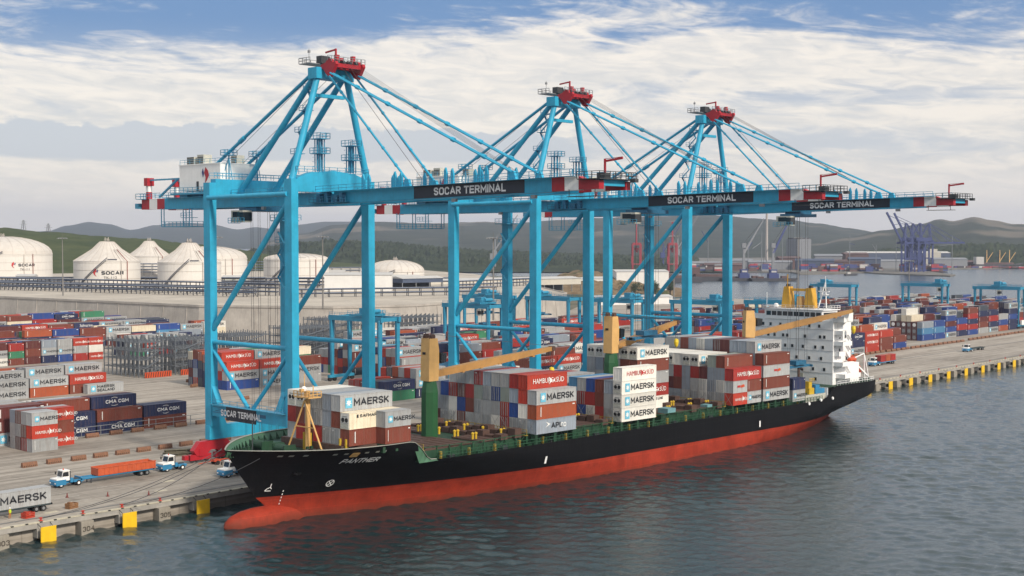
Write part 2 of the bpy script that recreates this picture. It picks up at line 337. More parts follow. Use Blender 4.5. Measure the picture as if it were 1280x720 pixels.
def wave_sheet():
    """the sea: one sheet to the horizon, finely divided and ruffled by wind waves out to about 2 km"""
    import numpy as np
    a0, a1 = R(14), R(72); na = 620; rr = [70.0]
    while rr[-1] < 2600: rr.append(rr[-1]*(1.0027 if rr[-1] < 650 else 1.0065))
    r = np.array(rr); A = np.linspace(a0, a1, na); RR, AA = np.meshgrid(r, A, indexing='ij'); X = CAM.x+RR*np.cos(AA); Y = CAM.y+RR*np.sin(AA); Z = np.zeros_like(X)
    cell = np.maximum(RR*np.where(RR < 650, 0.0027, 0.0065), RR*(a1-a0)/na); rs = np.random.RandomState(4)
    for i in range(72):
        lam = 0.9*(5.6/0.9)**(i/71.0); th = R(205)+rs.normal(0, 0.6); k = 2*np.pi/lam; ph = rs.uniform(0, 6.28)
        amp = 0.0095*lam**0.78; fade = np.clip((lam/cell-1.9)/2.0, 0, 1)
        q = k*(X*np.cos(th)+Y*np.sin(th))+ph+0.6*np.sin(k*0.11*(X*np.sin(th)-Y*np.cos(th))+ph*3)
        Z += amp*fade*(np.sin(q)+0.22*np.cos(2*q))
    gust = 0.75+0.35*np.sin(X*0.021+1.3*np.sin(Y*0.017))*np.sin(Y*0.031+X*0.008); Z *= gust
    t = np.clip((X-380)/620, 0, 1); Z *= 1-0.7*t*t*(3-2*t)           # the inner bay lies calmer than the open basin
    edge = np.clip((2500-RR)/500, 0, 1)*np.clip((RR-72)/20, 0, 1); Z *= edge
    n, m = RR.shape; V = np.stack([X, Y, WZ+Z], -1).reshape(-1, 3)
    I = np.arange(n*m).reshape(n, m); F = np.stack([I[:-1,:-1], I[:-1,1:], I[1:,1:], I[1:,:-1]], -1).reshape(-1, 4)
    def ring(p): return [tuple(v) for v in p]
    # flat remainder out to the horizon, joined to the edge of the ruffled part
    outer = np.concatenate([I[0,::-1], I[1:,0], I[-1,1:], I[-2:0:-1,-1]]) ; P = V[outer]; c = V[I[n//2, m//2]]
    D = P-c; D[:,2] = 0; far = c+D/np.linalg.norm(D, axis=1, keepdims=True)*45000; far[:,0] = np.clip(far[:,0], -8900, 15900); far[:,1] = np.clip(far[:,1], -5900, 15400); far[:,2] = WZ; V2 = np.concatenate([V, far]); kk = len(V); no = len(outer); j = np.arange(no)
    F2 = np.stack([outer, outer[(j+1) % no], kk+(j+1) % no, kk+j], -1); F = np.concatenate([F, F2])
    me = bpy.data.meshes.new('water'); me.vertices.add(len(V2)); me.vertices.foreach_set('co', V2.astype('f').ravel())
    me.loops.add(len(F)*4); me.loops.foreach_set('vertex_index', F.astype('i').ravel()); me.polygons.add(len(F)); me.polygons.foreach_set('loop_start', (np.arange(len(F))*4).astype('i')); me.polygons.foreach_set('loop_total', np.full(len(F), 4, 'i'))
    me.update(calc_edges=True); me.validate(); me.materials.append(M['water']); me.polygons.foreach_set('use_smooth', [True]*len(me.polygons))
    if me.polygons[100].normal.z < 0: me.flip_normals()
    o = bpy.data.objects.new('water', me); C.objects.link(o); tag(o, kind='structure')
def ground_mat(name, base, warm, sx=0.02, marks=True):
    m = bpy.data.materials.new(name); m.use_nodes = True; N, L, b = nodes(m); b.inputs['Roughness'].default_value = 0.9; b.inputs['Specular IOR Level'].default_value = 0.25
    tc = N.new('ShaderNodeTexCoord')
    def nz(scale, det, rough, sc=(1,1,1)):
        mp = N.new('ShaderNodeMapping'); mp.inputs['Scale'].default_value = sc; L.new(tc.outputs['Object'], mp.inputs['Vector'])
        n = N.new('ShaderNodeTexNoise'); n.inputs['Scale'].default_value = scale; n.inputs['Detail'].default_value = det; n.inputs['Roughness'].default_value = rough
        L.new(mp.outputs[0], n.inputs['Vector']); return n.outputs['Fac']
    def ramp(f, p0, c0, p1, c1):
        r = N.new('ShaderNodeValToRGB'); r.color_ramp.elements[0].position = p0; r.color_ramp.elements[0].color = (*c0, 1)
        r.color_ramp.elements[1].position = p1; r.color_ramp.elements[1].color = (*c1, 1); L.new(f, r.inputs[0]); return r.outputs[0]
    def mul(a, c, fac=1.0):
        x = N.new('ShaderNodeMix'); x.data_type = 'RGBA'; x.blend_type = 'MULTIPLY'; x.inputs['Factor'].default_value = fac; L.new(a, x.inputs[6]); L.new(c, x.inputs[7]); return x.outputs[2]
    col = ramp(nz(0.035, 5, 0.6, (0.6, 1, 1)), 0.35, base, 0.68, warm)
    col = mul(col, ramp(nz(0.5, 6, 0.7), 0.3, (0.86, 0.86, 0.86), 0.7, (1.1, 1.1, 1.1)))
    if marks:   # traffic wear running along the quay, oil spots
        col = mul(col, ramp(nz(1.0, 5, 0.6, (0.012, 0.45, 1)), 0.36, (0.62, 0.61, 0.60), 0.56, (1, 1, 1)), 0.9)
        col = mul(col, ramp(nz(0.16, 3, 0.5), 0.27, (0.62, 0.6, 0.58), 0.38, (1, 1, 1)), 0.8)
        br = N.new('ShaderNodeTexBrick'); br.inputs['Scale'].default_value = 0.05; br.inputs['Mortar Size'].default_value = 0.006; br.offset = 0
        br.inputs['Color1'].default_value = (1,1,1,1); br.inputs['Color2'].default_value = (0.95,0.95,0.95,1); br.inputs['Mortar'].default_value = (0.72,0.71,0.7,1)
        L.new(tc.outputs['Object'], br.inputs['Vector']); col = mul(col, br.outputs[0], 0.8)
    L.new(col, b.inputs['Base Color']); return m
M['water'] = water_mat()
M['yard'] = ground_mat('yard_paving', (0.285, 0.255, 0.22), (0.40, 0.36, 0.31))
M['terr'] = ground_mat('terrace_ground', (0.33, 0.295, 0.25), (0.50, 0.45, 0.38), marks=False)
M['land'] = ground_mat('dry_land', (0.07, 0.075, 0.045), (0.15, 0.135, 0.10), marks=False)
M['shore'] = ground_mat('shore_land', (0.10, 0.095, 0.085), (0.2, 0.185, 0.165), marks=False)
def sheet(name, pts, z, m, kind='structure', z0=None):
    b = bmesh.new(); vs = [b.verts.new((x, y, z)) for x, y in pts]; f = b.faces.new(vs)
    if z0 is not None:
        r = bmesh.ops.extrude_face_region(b, geom=[f]); bmesh.ops.translate(b, vec=(0, 0, z0-z), verts=[g for g in r['geom'] if isinstance(g, bmesh.types.BMVert)])
    bmesh.ops.triangulate(b, faces=b.faces[:]); bmesh.ops.recalc_face_normals(b, faces=b.faces)
    me = bpy.data.meshes.new(name); b.to_mesh(me); b.free(); me.materials.append(m)
    if z0 is None and me.polygons and me.polygons[0].normal.z < 0: me.flip_normals()
    o = bpy.data.objects.new(name, me); C.objects.link(o); return tag(o, kind=kind)
wave_sheet()
YARD = [(-260,1.3),(1190,1.3),(1150,120),(1021,205),(869,319),(849,404),(780,420),(690,392),(576,318),(430,288),(388,303),(353,365),(346,440),(335,542),(262,930),(-260,930)]
sheet('yard_ground', YARD, QZ, M['yard'], z0=-2)
sheet('land', [(849,404),(900,470),(1010,560),(1100,735),(1190,800),(1264,911),(1172,1011),(1250,1300),(2300,3100),(5000,6700),(3000,12000),(-4000,12000),(-3000,930),(262,930),(340,542),(430,292),(576,322),(780,424)], 2.9, M['land'], z0=-2)
TZ = 16.8
sheet('terrace_ground', [(264,930),(335.8,542.4),(346.8,440.4),(353.8,365.6),(389,304.5),(431,289.5),(576,319.5),(600,330),(720,470),(900,700),(1000,900),(1040,1240),(700,1500),(-200,1500),(120,1350)], TZ, M['terr'], z0=2)
def retaining_wall():
    mb = MB(); P = [(120,1350),(262,930),(334.5,542),(345.5,440),(352.5,365),(388,303),(430,288),(574,318),(598,329),(716,470)]
    pts = []
    for (x0,y0),(x1,y1) in zip(P, P[1:]):
        n = max(1, int(math.hypot(x1-x0,y1-y0)/9))
        pts += [(x0+(x1-x0)*i/n, y0+(y1-y0)*i/n) for i in range(n)]
    pts.append(P[-1])
    rows = []
    for i, (x, y) in enumerate(pts):
        a = pts[max(0,i-1)]; c = pts[min(len(pts)-1,i+1)]; t = Vector((c[0]-a[0], c[1]-a[1], 0)).normalized(); n = Vector((-t.y, t.x, 0))
        if n.y > 0: n = -n
        o = Vector((x, y, 0)); 
        rows.append([o+n*2.2+Vector((0,0,2)), o+n*0.8+Vector((0,0,16.1)), o+n*1.2+Vector((0,0,16.2)), o+n*1.2+Vector((0,0,17.3)), o+n*0.2+Vector((0,0,17.3)), o+n*0.2+Vector((0,0,16.5))])
        if i % 2 == 0:   # vertical ribs between the cast panels
            mb.beam(o+n*2.3+Vector((0,0,2)), o+n*0.95+Vector((0,0,16.0)), 0.35, 0.25, 0, up=n)
    mb.grid(rows)
    o = mb.build('retaining_wall', M['wall']); tag(o, 'long curved grey concrete retaining wall behind the container yard', 'wall')
M['wall'] = mat('weathered_concrete', (0.38, 0.35, 0.315), 0.9, 0, 0.18, 0.12, 0.6, dirt=(0.22,0.20,0.18))
retaining_wall()
# ---------------------------------------------------------------- quay edge
def quay():
    mb = MB(); X0, X1 = -200, 1190
    mb.bx(X0,X1,-0.0,1.3,QZ-0.85,QZ-0.02,0)            # cope beam
    mb.bx(X0,X1,-0.04,0.75,QZ+0.0,QZ+0.16,1)           # pale kerb
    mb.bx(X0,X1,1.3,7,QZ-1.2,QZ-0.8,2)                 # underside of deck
    mb.bx(X0,X1,6.5,7.2,-2,QZ-0.9,2)                   # back wall, coloured near black for the shade under the deck
    x = 73.2-15*18
    while x < X1-10:
        mb.bx(x-1.3,x+1.3,-0.25,2.2,1.2,QZ-0.86,0)       # fender beam
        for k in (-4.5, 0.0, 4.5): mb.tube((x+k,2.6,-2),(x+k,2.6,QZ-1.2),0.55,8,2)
        x += 15
    # worn kerb notches
    x = X0
    while x < X1:
        mb.bx(x,x+0.5,-0.06,0.2,QZ+0.03,QZ+0.19,3); x += 2.5
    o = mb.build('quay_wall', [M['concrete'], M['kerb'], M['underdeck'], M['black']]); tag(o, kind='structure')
M['kerb'] = mat('pale_kerb', (0.47, 0.43, 0.33), 0.85, 0, 0.15, 0.8, 0.35)
M['underdeck'] = mat('underdeck_painted_shade', (0.016,0.016,0.016), 0.9)  # deck underside, piles and back wall: shade put into a near-black colour
quay()
fend = None
def fenders():
    global fend
    def ok(x): return 60 < x < 104 or x > 316 and x < 640
    x = 73.2; k = 0
    while x < 640:
        if ok(x):
            if fend is None:
                fend = empty('quay_fender', (x,0,0.55), 'x', 'fender', 'yellow fenders along the quay edge')
                MB().bx(-1.35,1.35,-1.62,-1.42,-0.25,2.6).build('fender_panel', M['yellowpanel'], fend)
                b = MB().tube((0,-1.42,1.2),(0,-0.25,1.2),0.6,12); b.build('rubber_cone', M['black'], fend)
                b = MB().beam((-1,-1.4,2.3),(-1.1,0,3.0),0.08,0.08).beam((1,-1.4,2.3),(1.1,0,3.0),0.08,0.08); b.build('chain', M['dark'], fend); t = fend
            else:
                t = copy_tree(fend); t.location.x = x
            near = {0:'leftmost yellow quay fender, nearest the picture edge below the parked trailer', 1:'yellow quay fender between the two left numbered piers', 2:'yellow quay fender closest to the ship bow'}
            if x < 110: lab = near[k]
            else: lab = 'yellow quay fender beyond the ship stern, %s along the empty quay' % ORD[k-2]
            t['label'] = lab; k += 1
        x += 15
ORD = ['zeroth','first','second','third','fourth','fifth','sixth','seventh','eighth','ninth','tenth','eleventh','twelfth','thirteenth','fourteenth','fifteenth','sixteenth','seventeenth','eighteenth','nineteenth','twentieth','twenty-first','twenty-second','twenty-third','twenty-fourth','twenty-fifth','twenty-sixth','twenty-seventh','twenty-eighth','twenty-ninth','thirtieth']
M['yellowpanel'] = mat('fender_yellow', (0.72, 0.44, 0.012), 0.45, 0, 0.12, 0.8, 0.12)
fenders()
def piers():
    first = None
    for k, x in enumerate([65.7, 80.7, 95.7] + [65.7+15*i for i in range(17, 36)]):
        o = MB().bx(x-1.15,x+1.15,-0.75,1.5,0.2,QZ-0.86).build('bollard_pier', M['pier'], origin=(x,0,0))
        if k < 3:
            lab = ['numbered concrete pier under the quay at the far left edge', 'concrete quay pier stencilled 304 between two yellow fenders', 'concrete quay pier stencilled 305 nearer the ship bow'][k]
            tx = ['303','304','305'][k]
            MB().text(tx, lambda a, b: (x-0.95+a-x, -0.77, 1.0+b), 0.85, 0, 0.02).build('pier_number', M['darknum'], o)
            # dark stencil frame
        else: lab = 'bare concrete quay pier beyond the ship stern, %s from the stern' % ORD[k-2]
        tag(o, lab, 'pier', 'piers under the quay edge')
M['pier'] = mat('pier_concrete', (0.27, 0.245, 0.205), 0.85, 0, 0.15, 0.7, 0.35)
M['darknum'] = mat('stencil_paint', (0.05, 0.04, 0.03), 0.8)
piers()
def bollards():
    proto = None
    XS = [80.7+15*i+dx for i in range(-1, 2) for dx in (-7.6, 0)] + [325+15*i for i in range(21)]
    for k, x in enumerate(XS):
        if proto is None:
            proto = empty('mooring_bollard', (x, 0.75, QZ+0.16), 'x', 'bollard', 'red bollards on the quay edge')
            MB().bx(-0.4,0.4,-0.35,0.35,0,0.1).build('base_plate', M['bollred'], proto)
            proto.scale = (0.75,0.75,0.75)
            MB().lathe([(0.22,0.1),(0.2,0.45),(0.36,0.55),(0.38,0.7),(0.2,0.78),(0.001,0.8)],10).beam((0,0,0.6),(-0.45,0,0.66),0.3,0.22).build('post', M['bollred'], proto); t = proto
        else: t = copy_tree(proto); t.location.x = x
        t['label'] = ('red mooring bollard on the near quay kerb, %s from the left' % ORD[k+1]) if k < 6 else 'red mooring bollard on the far quay kerb, %s beyond the ship stern' % ORD[min(k-5,30)]
M['bollred'] = mat('bollard_red', (0.40, 0.035, 0.02), 0.6, 0, 0.2)
bollards()
def rails():
    mb = MB()
    for y in (3.9, 31.3):
        mb.bx(-200,1180,y-0.45,y+0.45,QZ+0.004,QZ+0.012,0); mb.bx(-200,1180,y-0.05,y+0.05,QZ+0.012,QZ+0.05,1)
    o = mb.build('crane_track', [M['dark2'], M['steel']]); tag(o, kind='structure')
    mb = MB()
    for y in (8.2, 12.4, 16.6, 20.8): # worn lane lines
        x = 40
        while x < 640:
            mb.add([(x,y-0.1,QZ+0.004),(x+5,y-0.1,QZ+0.004),(x+5,y+0.1,QZ+0.004),(x,y+0.1,QZ+0.004)], [(0,1,2,3)]); x += 11
    o = mb.build('lane_markings', M['laneline']); tag(o, kind='structure')
M['dark2'] = mat('track_channel', (0.13,0.12,0.11), 0.9); M['laneline'] = mat('worn_line_paint', (0.42,0.40,0.36), 0.8, 0, 0.3, 1.5, 0.5)
rails()
# ---------------------------------------------------------------- hills
def fbm(x, y, o=4):
    from mathutils import noise as nz
    return nz.fractal(Vector((x, y, 0.37)), 0.9, 2.1, o)
def pxaz(px): return YAW - math.atan((px-640)/1641.75)
def hill_mat(name, c0, c1, c2, sc, thr=0.55):
    m = bpy.data.materials.new(name); m.use_nodes = True; N, L, b = nodes(m); b.inputs['Roughness'].default_value = 0.95; b.inputs['Specular IOR Level'].default_value = 0.1
    tc = N.new('ShaderNodeTexCoord')
    def nz(scale, det, rough=0.6, sz=1.0):
        mp = N.new('ShaderNodeMapping'); mp.inputs['Scale'].default_value = (1,1,sz); L.new(tc.outputs['Object'], mp.inputs['Vector'])
        n = N.new('ShaderNodeTexNoise'); n.inputs['Scale'].default_value = scale; n.inputs['Detail'].default_value = det; n.inputs['Roughness'].default_value = rough; L.new(mp.outputs[0], n.inputs['Vector']); return n.outputs['Fac']
    r = N.new('ShaderNodeValToRGB'); r.color_ramp.elements[0].position = 0.38; r.color_ramp.elements[0].color = (*c0,1); r.color_ramp.elements[1].position = 0.64; r.color_ramp.elements[1].color = (*c1,1)
    L.new(nz(sc*5, 8, 0.72), r.inputs[0])
    f = N.new('ShaderNodeMapRange'); f.inputs['From Min'].default_value = thr; f.inputs['From Max'].default_value = thr+0.05; L.new(nz(sc, 3, 0.45, 5.0), f.inputs['Value'])
    x = N.new('ShaderNodeMix'); x.data_type = 'RGBA'; L.new(f.outputs[0], x.inputs['Factor']); L.new(r.outputs[0], x.inputs[6]); x.inputs[7].default_value = (*c2,1)
    L.new(x.outputs[2], b.inputs['Base Color']); return m
def hill(name, crest, d0, dp, d1, m, rough=0.02, lump=0.0, na=150, nr=16, z0=2.0, seed=0.0, jig=0.0):
    """crest: (px, y) of the skyline; the ridge stands at distance dp from the viewpoint, its foot at d0"""
    xs = [c[0] for c in crest]; rows = []
    for i in range(na+1):
        px = xs[0]+(xs[-1]-xs[0])*i/na
        j = max(k for k in range(len(xs)) if xs[k] <= px+1e-6); j = min(j, len(xs)-2)
        t = (px-xs[j])/(xs[j+1]-xs[j]); t = t*t*(3-2*t); y = crest[j][1]*(1-t)+crest[j+1][1]*t
        a = pxaz(px); ca = math.cos(a-YAW)
        H = CAM.z + (300.4-y)/1641.75*dp*ca
        row = []
        for q in range(nr+1):
            s = q/nr
            if s < 0.7: u = s/0.7; d = d0+(dp-d0)*u; h = z0+(H-z0)*(u*u*(3-2*u)*0.6+u*0.4)
            else: u = (s-0.7)/0.3; d = dp+(d1-dp)*u; h = H+(z0-H)*u*u*(3-2*u)
            w = min(1.0, (h-z0)/max(1.0, H-z0))
            h += H*rough*fbm(a*60+seed, d/700.0, 5)*w*4
            if lump: h += lump*abs(fbm(a*260+seed, d/22.0, 4))*min(1, w*3)
            row.append((CAM.x+math.cos(a)*d, CAM.y+math.sin(a)*d, h))
        rows.append(row)
    mb = MB(); mb.grid(rows); o = mb.build(name, m, smooth=True, origin=(0,0,0)); tag(o, kind='structure'); return o
hm_far = hill_mat('far_hill', (0.018,0.026,0.02), (0.036,0.045,0.032), (0.06,0.06,0.045), 0.0012, 0.66)
hm_mid = hill_mat('wooded_hill', (0.014,0.024,0.013), (0.042,0.055,0.028), (0.13,0.115,0.075), 0.003, 0.63)
hm_big = hill_mat('scrub_hill', (0.018,0.026,0.018), (0.042,0.05,0.034), (0.12,0.105,0.08), 0.0016, 0.60)
hm_green = hill_mat('grass_hill', (0.036,0.052,0.018), (0.07,0.082,0.032), (0.05,0.066,0.024), 0.006, 0.6)
hill('hill_mountains', [(-260,292),(-60,289),(20,290),(60,289),(85,282),(112,277.5),(135,280),(165,287.5),(195,281.5),(218,278),(262,280),(298,287),(320,284),(345,286),(370,281),(410,277),(450,277),(520,279),(600,281),(660,284),(760,290),(900,296)], 7500, 10500, 13500, hm_far, 0.004, na=200)
hill('hill_plateau', [(330,302),(380,292),(420,281),(470,277),(540,279),(600,277),(640,279),(700,275),(760,272),(830,270),(880,268),(905,270),(940,273),(985,275),(1020,279),(1060,285),(1100,291),(1140,296),(1190,299)], 3600, 6500, 9000, hm_big, 0.006, na=220, nr=24)
hill('hill_right', [(1010,305),(1060,296),(1105,288),(1150,280),(1175,274),(1190,276),(1215,271.5),(1240,275),(1268,280),(1300,281),(1360,286),(1500,295)], 2700, 5000, 7500, hm_big, 0.006, na=180, nr=22, seed=3)
hill('hill_right_low', [(1060,318),(1110,312),(1180,309),(1240,306),(1300,308),(1420,312)], 2450, 2750, 3500, hm_mid, 0.01, lump=7, na=300, nr=30, seed=8)
hill('hill_wooded', [(280,322),(330,312),(380,305),(430,303),(480,305),(520,308),(560,313),(620,316),(680,319),(740,320),(800,323),(860,327),(905,331)], 1990, 2900, 3900, hm_mid, 0.012, lump=11, na=420, nr=60, seed=5)
hill('hill_grass', [(-330,277),(-200,279),(-60,283),(0,285.5),(60,290),(120,294.5),(180,299),(240,305),(300,313),(350,321),(400,330),(450,338),(490,346)], 1330, 1750, 2500, hm_green, 0.006, lump=1.0, na=200, nr=20, z0=12, seed=2)
def mound():
    m = hill_mat('quarry_earth', (0.12,0.085,0.05), (0.23,0.17,0.105), (0.07,0.075,0.03), 0.03, 0.60)
    rows = []
    for i in range(71):
        px = 672+190*i/70; a = pxaz(px); row = []
        pts = [(672,366),(686,356),(700,345),(714,341),(730,340),(750,341),(775,342),(795,345),(815,354),(840,362),(862,368)]
        j = max(k for k in range(len(pts)) if pts[k][0] <= px+1e-6); j = min(j, len(pts)-2); t = (px-pts[j][0])/(pts[j+1][0]-pts[j][0]); y = pts[j][1]*(1-t)+pts[j+1][1]*t
        H = CAM.z+(300.4-y)/1641.75*1180
        for q in range(15):
            s = q/14; d = 1085+s*230; e = math.sin(min(1, s*2.2)*math.pi/2) if s < 0.55 else math.cos((s-0.55)/0.45*math.pi/2)
            h = 2.5+(max(H,3)-2.5)*e; h += 1.6*fbm(a*150, d/40, 4)*e*1.6
            row.append((CAM.x+math.cos(a)*d, CAM.y+math.sin(a)*d, h))
        rows.append(row)
    o = MB().grid(rows).build('earth_mound', m, smooth=True); tag(o, kind='structure')
mound()
sheet('far_shore', [(1560,1390),(1660,1228),(1668,1131),(1765,1025),(1690,930),(1727,830),(1640,765),(1690,737),(1800,747),(1735,690),(1720,640),(1682,559),(1735,575),(1900,690),(2100,741),(2325,690),(2900,600),(5200,1200),(6500,5200),(3600,4500),(2000,2100)], 2.2, M['shore'], z0=-1)
# ================================================================ SHIP-TO-SHORE CRANES
CX0 = [127.87, 200.35, 262.84]
YW, YL, SP = 3.9, 31.27, 19.93
CO = (SP/2, 17.6, QZ)                      # local origin of a crane in (u, Y, Z)
NG, FG = 6.4, 13.5                         # near and far girder centre lines (u)
def sts_crane():
    root = empty('ship_to_shore_crane', (CX0[0]+CO[0], CO[1], CO[2]), 'x', 'gantry crane', 'blue ship-to-shore gantry cranes on the quay')
    B = M['blue']
    def P(name, mb, mats=B, par=root, sm=False): return mb.build(name, mats, par, CO, smooth=sm)
    for u in (0, SP):
        for y in (YL, YW):
            mb = MB(); mb.bx(u-0.85,u+0.85,y-1.1,y+1.1,10.9,62.2)
            s = 1 if u == 0 else -1
            mb.prism([(0,10.9),(s*2.6,10.9),(0,16.5)], lambda a, b: (u+s*0.8+a, y-0.75, b), lambda a, b: (u+s*0.8+a, y+0.75, b))
            t = 1 if y == YW else -1
            mb.prism([(0,15.9),(t*2.0,15.9),(0,19.5)], lambda a, b: (u-0.7, y+t*1.05+a, b), lambda a, b: (u+0.7, y+t*1.05+a, b))
            for z in (19.5, 29, 38.5, 48): mb.bx(u-0.88,u+0.88,y-1.13,y+1.13,z,z+0.12)
            lg = P('leg', mb)
    for y in (YL, YW):
        mb = MB(); mb.bx(-1.1,SP+1.1,y-0.8,y+0.8,8.1,11.0)
        P('sill_beam', mb)
        for u in (0, SP):
            mb = MB(); d = 1 if u == 0 else -1
            mb.prism([(-5,6.1),(-3.4,7.9),(3.4,7.9),(5,6.1),(4.2,5.0),(2,5.0),(0.8,6.0),(-0.8,6.0),(-2,5.0),(-4.2,5.0)], lambda a, b: (u+a, y-0.75, b), lambda a, b: (u+a, y+0.75, b))
            for c in (-3.2, 3.2):
                mb.bx(u+c-2.6,u+c+2.6,y-0.6,y+0.6,4.15,5.3); mb.bx(u+c-0.5,u+c+0.5,y-0.85,y+0.85,4.9,6.6)
            mb.bx(u-6.6*d-0.5,u-6.6*d+0.5,y-0.5,y+0.5,4.4,5.3)
            bg = P('bogie', mb, M['red'])
            for c in (-5.0, -3.8, -2.6, -1.4, 1.4, 2.6, 3.8, 5.0):
                wl = MB(); wl.tube((u+c,y-0.35,4.2),(u+c,y+0.35,4.2),0.5,12); P('wheel', wl, M['dark'], bg)
    for u in (0, SP):
        mb = MB(); mb.bx(u-0.7,u+0.7,YW+1.05,YL-1.05,13.2,15.7); P('tie_beam', mb)
        mb = MB(); mb.bx(u-1.6,u-0.8,YW+1.2,YL-1.2,15.72,15.8); mb.railing([(u-1.55,YW+1.2,15.8),(u-1.55,YL-1.2,15.8)],1.1,0.04,2.4); P('walkway', mb, M['rail'])
        for nm, a, b, r in (('brace',(u,YL-1,26.9),(u,18.4,15.7),0.42),('brace',(u,YW+1,27.6),(u,16.8,15.7),0.42),('cross_pipe',(u,YL-1,28.7),(u,YW+1,28.7),0.5),
                        ('main_brace',(u,YL-1.0,31.6),(u,YW+1.0,57.6),0.58),('top_pipe',(u-0.75,YL-0.3,59.0),(u-0.75,YW+0.3,59.2),0.5)):
            mb = MB(); mb.tube(a, b, r, 12); P(nm, mb, sm=True)
    sg = MB().bx(-0.80,-0.70,14.8,25.0,12.75,15.72); sgn = P('sign_board', sg, M['navy'])
    P('lettering', MB().text('SOCAR TERMINAL', lambda a, b: (-0.82, 19.9-a, 13.55+b), 1.35, 0, 0.03, True, 0.82), M['letter'], sgn)
    # small black safety notes stencilled on the tie beam
    mb = MB()
    for i in range(4):
        mb.bx(-0.73,-0.71,25.6,29.8-0.9*(i % 3),14.0+i*0.38,14.14+i*0.38)
    mb.bx(-0.73,-0.71,11.6,13.6,14.2,14.9)
    P('stencil_notes', mb, M['bluedk'])
    # upper portal beams, the waterside one with an arched top plate
    P('portal_beam', MB().bx(0.85,SP-0.85,YL-0.9,YL+0.9,59.6,63.0))
    arch = [(0.85,59.7),(SP-0.85,59.7),(SP-0.85,62.4),(15.5,63.6),(10,64.1),(4.5,63.6),(0.85,62.4)]
    P('portal_beam', MB().prism(arch, lambda a, b: (a, YW-0.9, b), lambda a, b: (a, YW+0.9, b)))
    for y in (YL, YW):
        mb = MB(); mb.railing([(0.5,y-0.9,63.2 if y == YL else 63.6),(SP-0.5,y-0.9,63.2 if y == YL else 63.6)],1.1,0.045,2.2); mb.railing([(0.5,y+0.9,63.2),(SP-0.5,y+0.9,63.2)],1.1,0.045,2.2)
        P('handrail', mb, M['rail'])
    # girders
    tipz = lambda y: 57.35 + max(0.0, (-2.0-y))*0.0165
    for g in (NG, FG):
        mb = MB(); mb.bx(g-0.65,g+0.65,-1.6,57.2,57.2,59.55); mb.bx(g-0.75,g+0.75,-1.6,57.2,57.12,57.2); P('girder', mb)
        rb = P('tail_section', MB().bx(g-0.66,g+0.66,57.2,60.2,57.19,59.56,0).bx(g-0.66,g+0.66,60.2,63.4,57.19,59.56,1).bx(g-0.66,g+0.66,63.4,66.6,57.19,59.56,0), [M['red'], M['white']])
        mb = MB(); mb.beam((g,-2.2,58.5),(g,-58.5,tipz(-58.5)+1.15),1.3,2.3); mb.beam((g,-2.2,57.25),(g,-58.5,tipz(-58.5)-0.05),1.5,0.1)
        bm = P('boom', mb)
        for a, b, mm in ((-58.5,-61.3,'red'),(-61.3,-64.3,'white')):
            P('stripe', MB().beam((g,a,tipz(a)+1.15),(g,b,tipz(b)+1.15),1.3,2.3), M[mm], bm)
        pr = [(-64.3,0.1),(-64.3,2.3),(-65.4,1.75),(-68.6,1.5),(-68.6,0.1)]
        P('boom_nose', MB().prism(pr, lambda a, b: (g-0.65, a, tipz(-64.3)+b), lambda a, b: (g+0.65, a, tipz(-64.3)+b)), M['red'], bm)
        if g == NG:
            def sp(a, b, off=0.68): return (g-off, a, 58.5+b+(-2.2-a)*0.0165)
            sb = MB(); o2 = 0.70
            sb.prism([(-25.0,-1.12),(-52.4,-1.12),(-52.4,1.12),(-25.0,1.12)], lambda a, b: sp(a,b,0.66), lambda a, b: sp(a,b,o2))
            sgn = P('sign_board', sb, M['navy'], bm)
            P('lettering', MB().text('SOCAR TERMINAL', lambda a, b: sp(-30.3-a, b-0.70, 0.72), 1.42, 0, 0.035, False, 1.0), M['letter'], sgn)
        mb = MB()
        for y0, y1, s in ((56,32,-1),(30,5,-1),(2,-26,-1),(-26,-64,-1)):
            uu = g-1.3 if g == NG else g+1.3
            z0 = 59.6 if y0 > 0 else tipz(y0)+2.3; z1 = 59.6 if y1 > 0 else tipz(y1)+2.3
            mb.beam((uu,y0,z0),(uu,y1,z1),1.2,0.08); e = -0.6 if g == NG else 0.6
            mb.railing([(uu+e,y0,z0),(uu+e,y1,z1)],1.15,0.045,2.4)
        P('walkway', mb, M['rail'])
    for y in (64, 52, 40, 24, 12): P('cross_girder', MB().bx(NG+0.7,FG-0.7,y-0.5,y+0.5,58.0,59.4))
    for y in (-8, -20, -32, -44, -56, -68): P('boom_cross_girder', MB().beam((NG+0.7,y,tipz(y)+1.2),(FG-0.7,y,tipz(y)+1.2),0.9,1.2))
    # tail platform with red-white signal posts
    mb = MB(); mb.bx(NG-1.6,FG+1.6,64.6,67.6,59.5,59.62); mb.railing([(NG-1.6,57.5,59.6),(NG-1.6,67.6,59.6),(FG+1.6,67.6,59.6),(FG+1.6,57.5,59.6)],1.2,0.05,2.0)
    mb.beam((NG-0.4,63.8,63.9),(NG-0.4,50,63.9),0.35,0.35); mb.beam((FG,63.8,63.9),(FG,50,63.9),0.35,0.35); mb.beam((NG-0.4,59.5,60),(NG-0.4,52,63.9),0.4,0.4)
    mb.bx(NG-1.2,FG+1.2,67.2,68.6,57.4,58.6)
    P('tail_platform', mb, M['rail'])
    for u in (NG-0.4, FG):
        P('signal_post', MB().bx(u-0.5,u+0.5,63.4,64.4,59.6,61.2,0).bx(u-0.5,u+0.5,63.4,64.4,61.2,62.6,1).bx(u-0.9,u+0.9,63.2,64.6,62.6,64.4,0), [M['red'], M['white']])
    # hanging maintenance basket under the tail
    mb = MB(); a0, a1 = NG-0.8, NG+5
